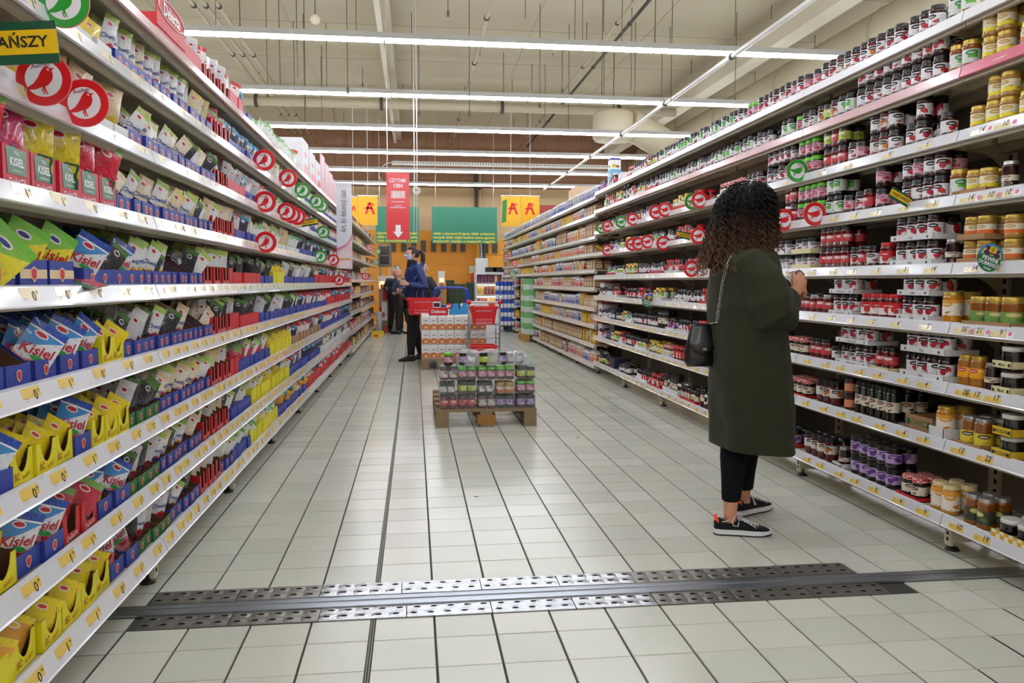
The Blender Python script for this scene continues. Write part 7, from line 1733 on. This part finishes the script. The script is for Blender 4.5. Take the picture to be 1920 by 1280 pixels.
# ---------------------------------------------------------------- people further down the aisle
def figure(label, x, y, face_ang, hgt, top_c, leg_c, shoe_c, hair_c, arms, lean=0., hair='short', mask=None, skin=M_skin2, vox=.008, head_turn=0., stance=.1, hem=.8, extra=None, stoop=0.):
    """standing person in a local frame: x forward, y left, z up; arms = {'l': (elbow, wrist), 'r': ...}"""
    t = thing('person', label, 'person', (x, y, 0), face_ang); k = hgt/1.66; S_ = SCL(k, k, k)
    top = 1.66-stoop
    hcn = Vector((lean+.03, 0, top-.115)); b = MB()
    fw = Vector((math.cos(head_turn), math.sin(head_turn), -.1 if stoop else .02))
    f, l, u = add_head(b, hcn, fw)
    sh = Vector((lean*.85, 0, 1.36-stoop*.9))
    b.tube([hcn+Vector((-.02, 0, -.03)), hcn+Vector((-.03, 0, -.11)), sh+Vector((0, 0, .0))], [.055, .05, .065], 12)
    b.tube([(0, 0, .84), (0, 0, .95), (lean*.4, 0, 1.08-stoop*.3), (lean*.7, 0, 1.22-stoop*.6), sh], [.12, .12, .12, .13, .09], 14)
    leg = MB(); sm = MB()
    for s in (-1, 1):
        hp = Vector((0, s*.075, .86)); fx = s*stance
        kn = Vector((fx*.5+.02, s*.09, .47)); an = Vector((fx-.02, s*.1, .08))
        b.tube([hp, kn, kn.lerp(an, .35), an, an+Vector((.02, 0, -.04))], [.08, .055, .056, .036, .034], 10)
        b.tube([an+Vector((-.03, 0, -.045)), an+Vector((.06, 0, -.05)), an+Vector((.14, 0, -.06))], [.025, .03, .016], 8)
        leg.tube([hp+Vector((0, 0, .04)), hp.lerp(kn, .5), kn, kn.lerp(an, .35), kn.lerp(an, .8), an+Vector((0, 0, .01))], [.1, .092, .07, .068, .055, .052], 14)
        R_ = []
        for xx, w, z1 in ((-.06, .02, .05), (-.045, .036, .09), (0, .04, .1), (.05, .042, .085), (.1, .045, .06), (.15, .042, .045), (.185, .02, .03)):
            R_.append([(an.x+xx, an.y+w*math.cos(a), max(.0, .5*z1+.5*z1*math.sin(a)*1.)) for a in [2*PI*i/12 for i in range(12)]])
        sm.rings(R_, 0)
    jk = MB(); R_ = []
    for z, rx, ry, xo in ((hem, .125, .185, 0), (hem+.02, .135, .195, 0), (.95, .13, .185, 0), (1.08, .13, .18, .4), (1.22, .135, .195, .7), (1.32, .12, .2, .9), (1.38, .09, .15, .95), (1.42, .065, .085, 1.)):
        zz = z-stoop*max(0, (z-.9)/.5)*.95
        R_.append([(lean*xo*.9+rx*math.cos(a), ry*math.copysign(abs(math.sin(a))**.85, math.sin(a)), zz) for a in [2*PI*i/24 for i in range(24)]])
    jk.rings(R_, 0)
    for s, key in ((1, 'l'), (-1, 'r')):
        el, wr = [Vector(q_) for q_ in arms[key]]; sp = Vector((lean*.85, s*.175, 1.34-stoop*.85))
        b.tube([sp, sp.lerp(el, .5), el, el.lerp(wr, .5), wr], [.045, .042, .036, .031, .024], 10)
        d = (wr-el).normalized(); sd = Vector((0, 0, 1)).cross(d); sd = sd.normalized() if sd.length > .1 else Vector((1, 0, 0)); up_ = d.cross(sd)
        kn_ = [wr+d*.075+up_*(.026-.017*i) for i in range(4)]
        hand(b, wr, kn_, [d*.02-sd*s*.018, d*.006-sd*s*.02, -d*.01-sd*s*.014], [wr+up_*.02+d*.02, wr+up_*.04+d*.045, wr+up_*.045+d*.068-sd*s*.01], .0085)
        jk.tube([sp+Vector((0, -s*.06, .0)), sp, sp.lerp(el, .5), el, el.lerp(wr, .4), el.lerp(wr, .88), el.lerp(wr, .92)], [.06, .078, .07, .066, .058, .048, .04], 14)
    bo = obj('body', b.mesh('body', [skin]), t, M=S_); remesh(bo, vox, 3)
    jo = obj('jacket', jk.mesh('jacket', [top_c]), t, M=S_); remesh(jo, .012, 5)
    obj('trousers', leg.mesh('trousers', [leg_c]), t, M=S_); obj('shoes', sm.mesh('shoes', [shoe_c]), t, M=S_)
    if hair:
        hs = MB()
        if hair in ('short', 'pony'):
            vs, fs, *_ = head_pts(hcn, fw, 1., grow=1.09, sel=lambda x, y, z: not (x > .25 and z < .55) and not (z < -.35) and not (x > -.1 and z < .0))
            hs.add(vs, fs, 0, None, True)
        if hair == 'bald':
            vs, fs, *_ = head_pts(hcn, fw, 1., grow=1.04, sel=lambda x, y, z: x < .1 and -.45 < z < .15); hs.add(vs, fs, 0, None, True)
        if hair == 'pony':
            p = hcn-f*.1+u*.04
            hs.tube([p+f*.02, p-f*.03+u*.01, p-f*.06-u*.04, p-f*.06-u*.13, p-f*.045-u*.22, p-f*.04-u*.27], [.025, .03, .034, .034, .024, .008], 10)
        ho = obj('hair', hs.mesh('hair', [hair_c]), t, M=S_); s2 = ho.modifiers.new('s', 'SOLIDIFY'); s2.thickness = .008
    for s in (-1, 1):
        e = hcn+f*.086+l*(s*.03)+u*.005
        obj('eye', MB().lathe([(.001, -.01), (.0075, -.007), (.0105, 0), (.0075, .007), (.001, .01)], 10).mesh('eye', [MATS['brown iris']]), t, M=S_ @ T(*e))
    if mask:
        vs, fs, *_ = head_pts(hcn, fw, 1., grow=1.09, sel=lambda x, y, z: x > .15 and -.95 < z < .08)
        mk = MB().add(vs, fs, 0, None, True); mo = obj('face_mask', mk.mesh('face_mask', [mask]), t, M=S_); s2 = mo.modifiers.new('s', 'SOLIDIFY'); s2.thickness = .003
    if extra: extra(t, S_, hcn, f, l, u)
    return t
M_nav = mat('navy rain jacket', '#17306e', .45, var=.15, vs=4., bump=.3, bs=25.); M_blkt = mat('black trousers', '#14151b', .7); M_grysh = mat('dark grey shoes', '#2e3032', .6)
M_brh = mat('dark brown hair', '#2a1b17', .45); M_gh = mat('grey hair', '#a8a298', .6); M_scf = mat('black scarf', '#17171b', .8)
fa = math.atan2(-.3, -.95)
wp = aty(778, 672, 11.75)
def ex2(t, S_, h, f, l, u):
    R_ = []
    for z, r in ((1.36, .085), (1.39, .08), (1.42, .075), (1.46, .075), (1.47, .06)): R_.append([(.03+r*math.cos(a), r*1.0*math.sin(a), z+.012*math.cos(a)) for a in [2*PI*i/20 for i in range(20)]])
    obj('scarf', MB().rings(R_, 0).mesh('scarf', [M_scf]), t, M=S_)
    R_ = []
    for x, z, r in ((-.02, 1.36, .1), (-.06, 1.37, .105), (-.1, 1.39, .1), (-.12, 1.41, .07)): R_.append([(x+.05*math.sin(a)*.3, r*math.cos(a), z+.045*math.sin(a)) for a in [2*PI*i/16 for i in range(16)]])
    obj('hood', MB().rings(R_, 0).mesh('hood', [M_nav]), t, M=S_)
    obj('jacket_zip', MB().tube([(.137, 0, .85), (.142, 0, 1.1), (.15, 0, 1.25), (.1, 0, 1.38)], .004, 5).mesh('jacket_zip', [mat('zip blue', '#3a5aa8', .4)]), t, M=S_)
    obj('reflective_trim', MB().tube([(.02, .225, 1.26), (.08, .24, 1.18)], .004, 5).mesh('reflective_trim', [mat('pale trim', '#b9c0cc', .3)]), t, M=S_)
figure('woman in navy blue jacket and white face mask, holding a red basket', wp.x, 11.75, fa, 1.655, M_nav, M_blkt, M_grysh, M_brh, {'l': ((-.08, .28, 1.06), (.17, .2, 1.12)), 'r': ((-.03, -.24, 1.05), (.16, -.15, 1.02))}, hair='pony', mask=mat('pale blue surgical mask', '#c9cde0', .6), vox=.0065, head_turn=-.1, stance=.11, hem=.78, extra=ex2)
# her basket and little black bag
bp = aty(793, 590, 11.42)
bk = thing('shopping_basket', 'red shopping basket hanging from the forearm of the woman in navy', 'basket', (bp.x, 11.42, .68), .12)
basket(bk, .46, .3, .24, 0)
obj('basket_handle', MB().tube([(-.1, -.14, .2), (-.1, -.1, .3), (-.06, 0, .37), (-.1, .1, .3), (-.1, .14, .2)], .009, 6).tube([(.1, -.14, .2), (.1, -.1, .3), (.0, 0, .37), (.1, .1, .3), (.1, .14, .2)], .009, 6).mesh('basket_handle', [M_blkp]), bk)
bp = aty(752, 562, 11.6)
sb = thing('shoulder_bag', 'small black bag at the hip of the woman in navy', 'bag', (bp.x, 11.6, bp.z-.12))
R_ = [[(w*math.cos(a), .045*math.sin(a), z) for a in [2*PI*i/14 for i in range(14)]] for z, w in ((0, .08), (.02, .1), (.13, .1), (.2, .085), (.22, .05))]
obj('bag_body', MB().rings(R_, 0).mesh('bag_body', [M_lea]), sb); obj('bag_strap', MB().tube([(.07, 0, .2), (.16, .06, .45), (.2, .12, .72)], .006, 5).mesh('bag_strap', [M_lea]), sb)
# elderly man, dark jacket, jeans
M_djk = mat('charcoal jacket', '#2a2833', .6, var=.1, vs=5.); M_jean = mat('blue jeans', '#2f4a6e', .7, var=.15, vs=20.)
ap = aty(808, 600, 15.4)
figure('grey-haired man in charcoal jacket and jeans behind the woman in navy', ap.x, 15.4, math.atan2(-.1, -.3), 1.66, M_djk, M_jean, M_grysh, M_gh, {'l': ((-.05, .26, .95), (.12, .25, .72)), 'r': ((-.0, -.26, .95), (.2, -.2, .75))}, lean=.12, hair='short', stoop=.17, head_turn=.5, hem=.72)
bpx = aty(757, 600, 17.6)
figure('bald man in dark navy jacket seen from behind, left of the woman in navy', bpx.x, 17.6, math.atan2(.5, -.8), 1.66, mat('dark navy jacket', '#1c2440', .55), M_blkt, M_grysh, M_gh, {'l': ((.1, .25, .98), (.3, .15, .98)), 'r': ((.1, -.25, .98), (.3, -.15, .98))}, lean=.12, hair='bald', stoop=.24, skin=mat('rosy skin', '#cf9280', .5), hem=.72)
def helm(t, S_, h, f, l, u):
    vs, fs, *_ = head_pts(h+Vector((0, 0, .012)), (1, 0, 0), 1., grow=1.22, sel=lambda x, y, z: z > (.12 if x > 0 else -.1))
    ho = obj('helmet', MB().add(vs, fs, 0, None, True).mesh('helmet', [mat('white helmet shell', '#dfe0e2', .3)]), t, M=S_); s2 = ho.modifiers.new('s', 'SOLIDIFY'); s2.thickness = .02
    for yy in (-.045, 0, .045):
        obj('helmet_vent', MB().tube([(h.x+.115*math.cos(a), yy, h.z+.012+.145*math.sin(a)) for a in [.35+.4*i for i in range(6)]], .009, 6).mesh('helmet_vent', [M_blkp]), t, M=S_)
    for s in (-1, 1): obj('vest_panel', MB().box(.1, .15, s*.09-.05, s*.09+.05, .95, 1.2).mesh('vest_panel', [mat('hi-vis yellow', '#c8d62a', .5)]), t, M=S_)
cpx = aty(742, 600, 18.2)
figure('person in white cycling helmet and yellow vest beside the bread counter', cpx.x, 18.2, -1.3, 1.66, mat('dark vest jacket', '#23262a', .6), M_blkt, M_grysh, M_brh, {'l': ((.1, .25, .98), (.3, .12, .98)), 'r': ((.08, -.25, .98), (.25, -.12, .9))}, lean=.12, hair=None, stoop=.2, hem=.75, extra=helm)
# ================================================================ PLACE THE QUEUED GOODS
def vis(M):
    p = M.to_translation(); d = p-CAM0; Z = d.dot(_w)
    if Z < .3: return None
    px = 960+F*d.dot(_R)/Z; py = 640-F*d.dot(_U)/Z
    return px, py, Z
groups = {}
for it in Q: groups.setdefault(it['key'], []).append(it)
for key, L_ in groups.items():                       # count along the shelf from the near end
    if key[0] == 's': continue
    if key[0] in ('jar', 'far', 'tray'):
        L_.sort(key=lambda i: i['M'].to_translation().y); k = 0; k2 = 0
        for it in L_:
            v = vis(it['M'])
            if v is not None and 0 <= v[0] <= 1920 and 0 <= v[1] <= 1280: k += 1; it['ord'] = ordn(k)
            else: k2 += 1; it['ord'] = '%s off-edge' % ordn(k2)
kinds = {}
for it in Q:
    v = vis(it['M'])
    if v is None: continue
    px, py, Z = v; mg = 160
    if px < -mg*1.5 or px > 1920+mg*1.5 or py < -mg-60 or py > 1280+mg: continue
    it['z'] = Z+it['pri']+(2.5 if (px < 0 or px > 1920 or py < 0 or py > 1280) else 0)
    kinds.setdefault(it['p'].name, []).append(it)
LIM = {'sachet': 300, 'jam_jar': 300, 'honey_jar': 120, 'tall_jar': 40, 'display_box': 220, 'cardboard_tray': 60, 'flour_bag': 260, 'food_tub': 90, 'food_packet': 80, 'baking_packet': 200, 'kisiel_pouch': 40}
rest = {}
for nm, L_ in kinds.items():
    L_.sort(key=lambda i: i['z'])
    for k, it in enumerate(L_):
        if k < LIM.get(nm, 100):
            lab = '%s, %s %s' % (it['d'], it['ord'], it['tail']) if 'ord' in it else '%s, %s' % (it['d'], it['tail'])
            g = {'jar': 'jars on the jar rack', 'far': 'packs on the far shelves', 'tray': 'cardboard trays on the jar rack', 's': 'sachets in the display boxes', 'dbox': 'display boxes on the sachet rack'}[it['key'][0]]
            o = inst(it['p'], it['M'], lab, g)
        else: rest.setdefault(nm, Stuff()).add(it['p'].far, it['p'].fmats, it['M'])
DESC = {'sachet': 'mass of foil and paper sachets further back in the display boxes', 'jam_jar': 'mass of small distant jam jars further along the jar rack', 'display_box': 'distant display boxes along the sachet rack'}
for o_ in COL.objects:
    if 'label' in o_ and not 4 <= len(o_['label'].split()) <= 16 and not o_.parent: print('LONGLABEL', len(o_['label'].split()), o_['label'])
for nm, st in rest.items(): st.done('distant_'+(nm+'s' if nm[-1] != 'x' else nm+'es'), DESC.get(nm, 'distant packs massed along the far shelves'))
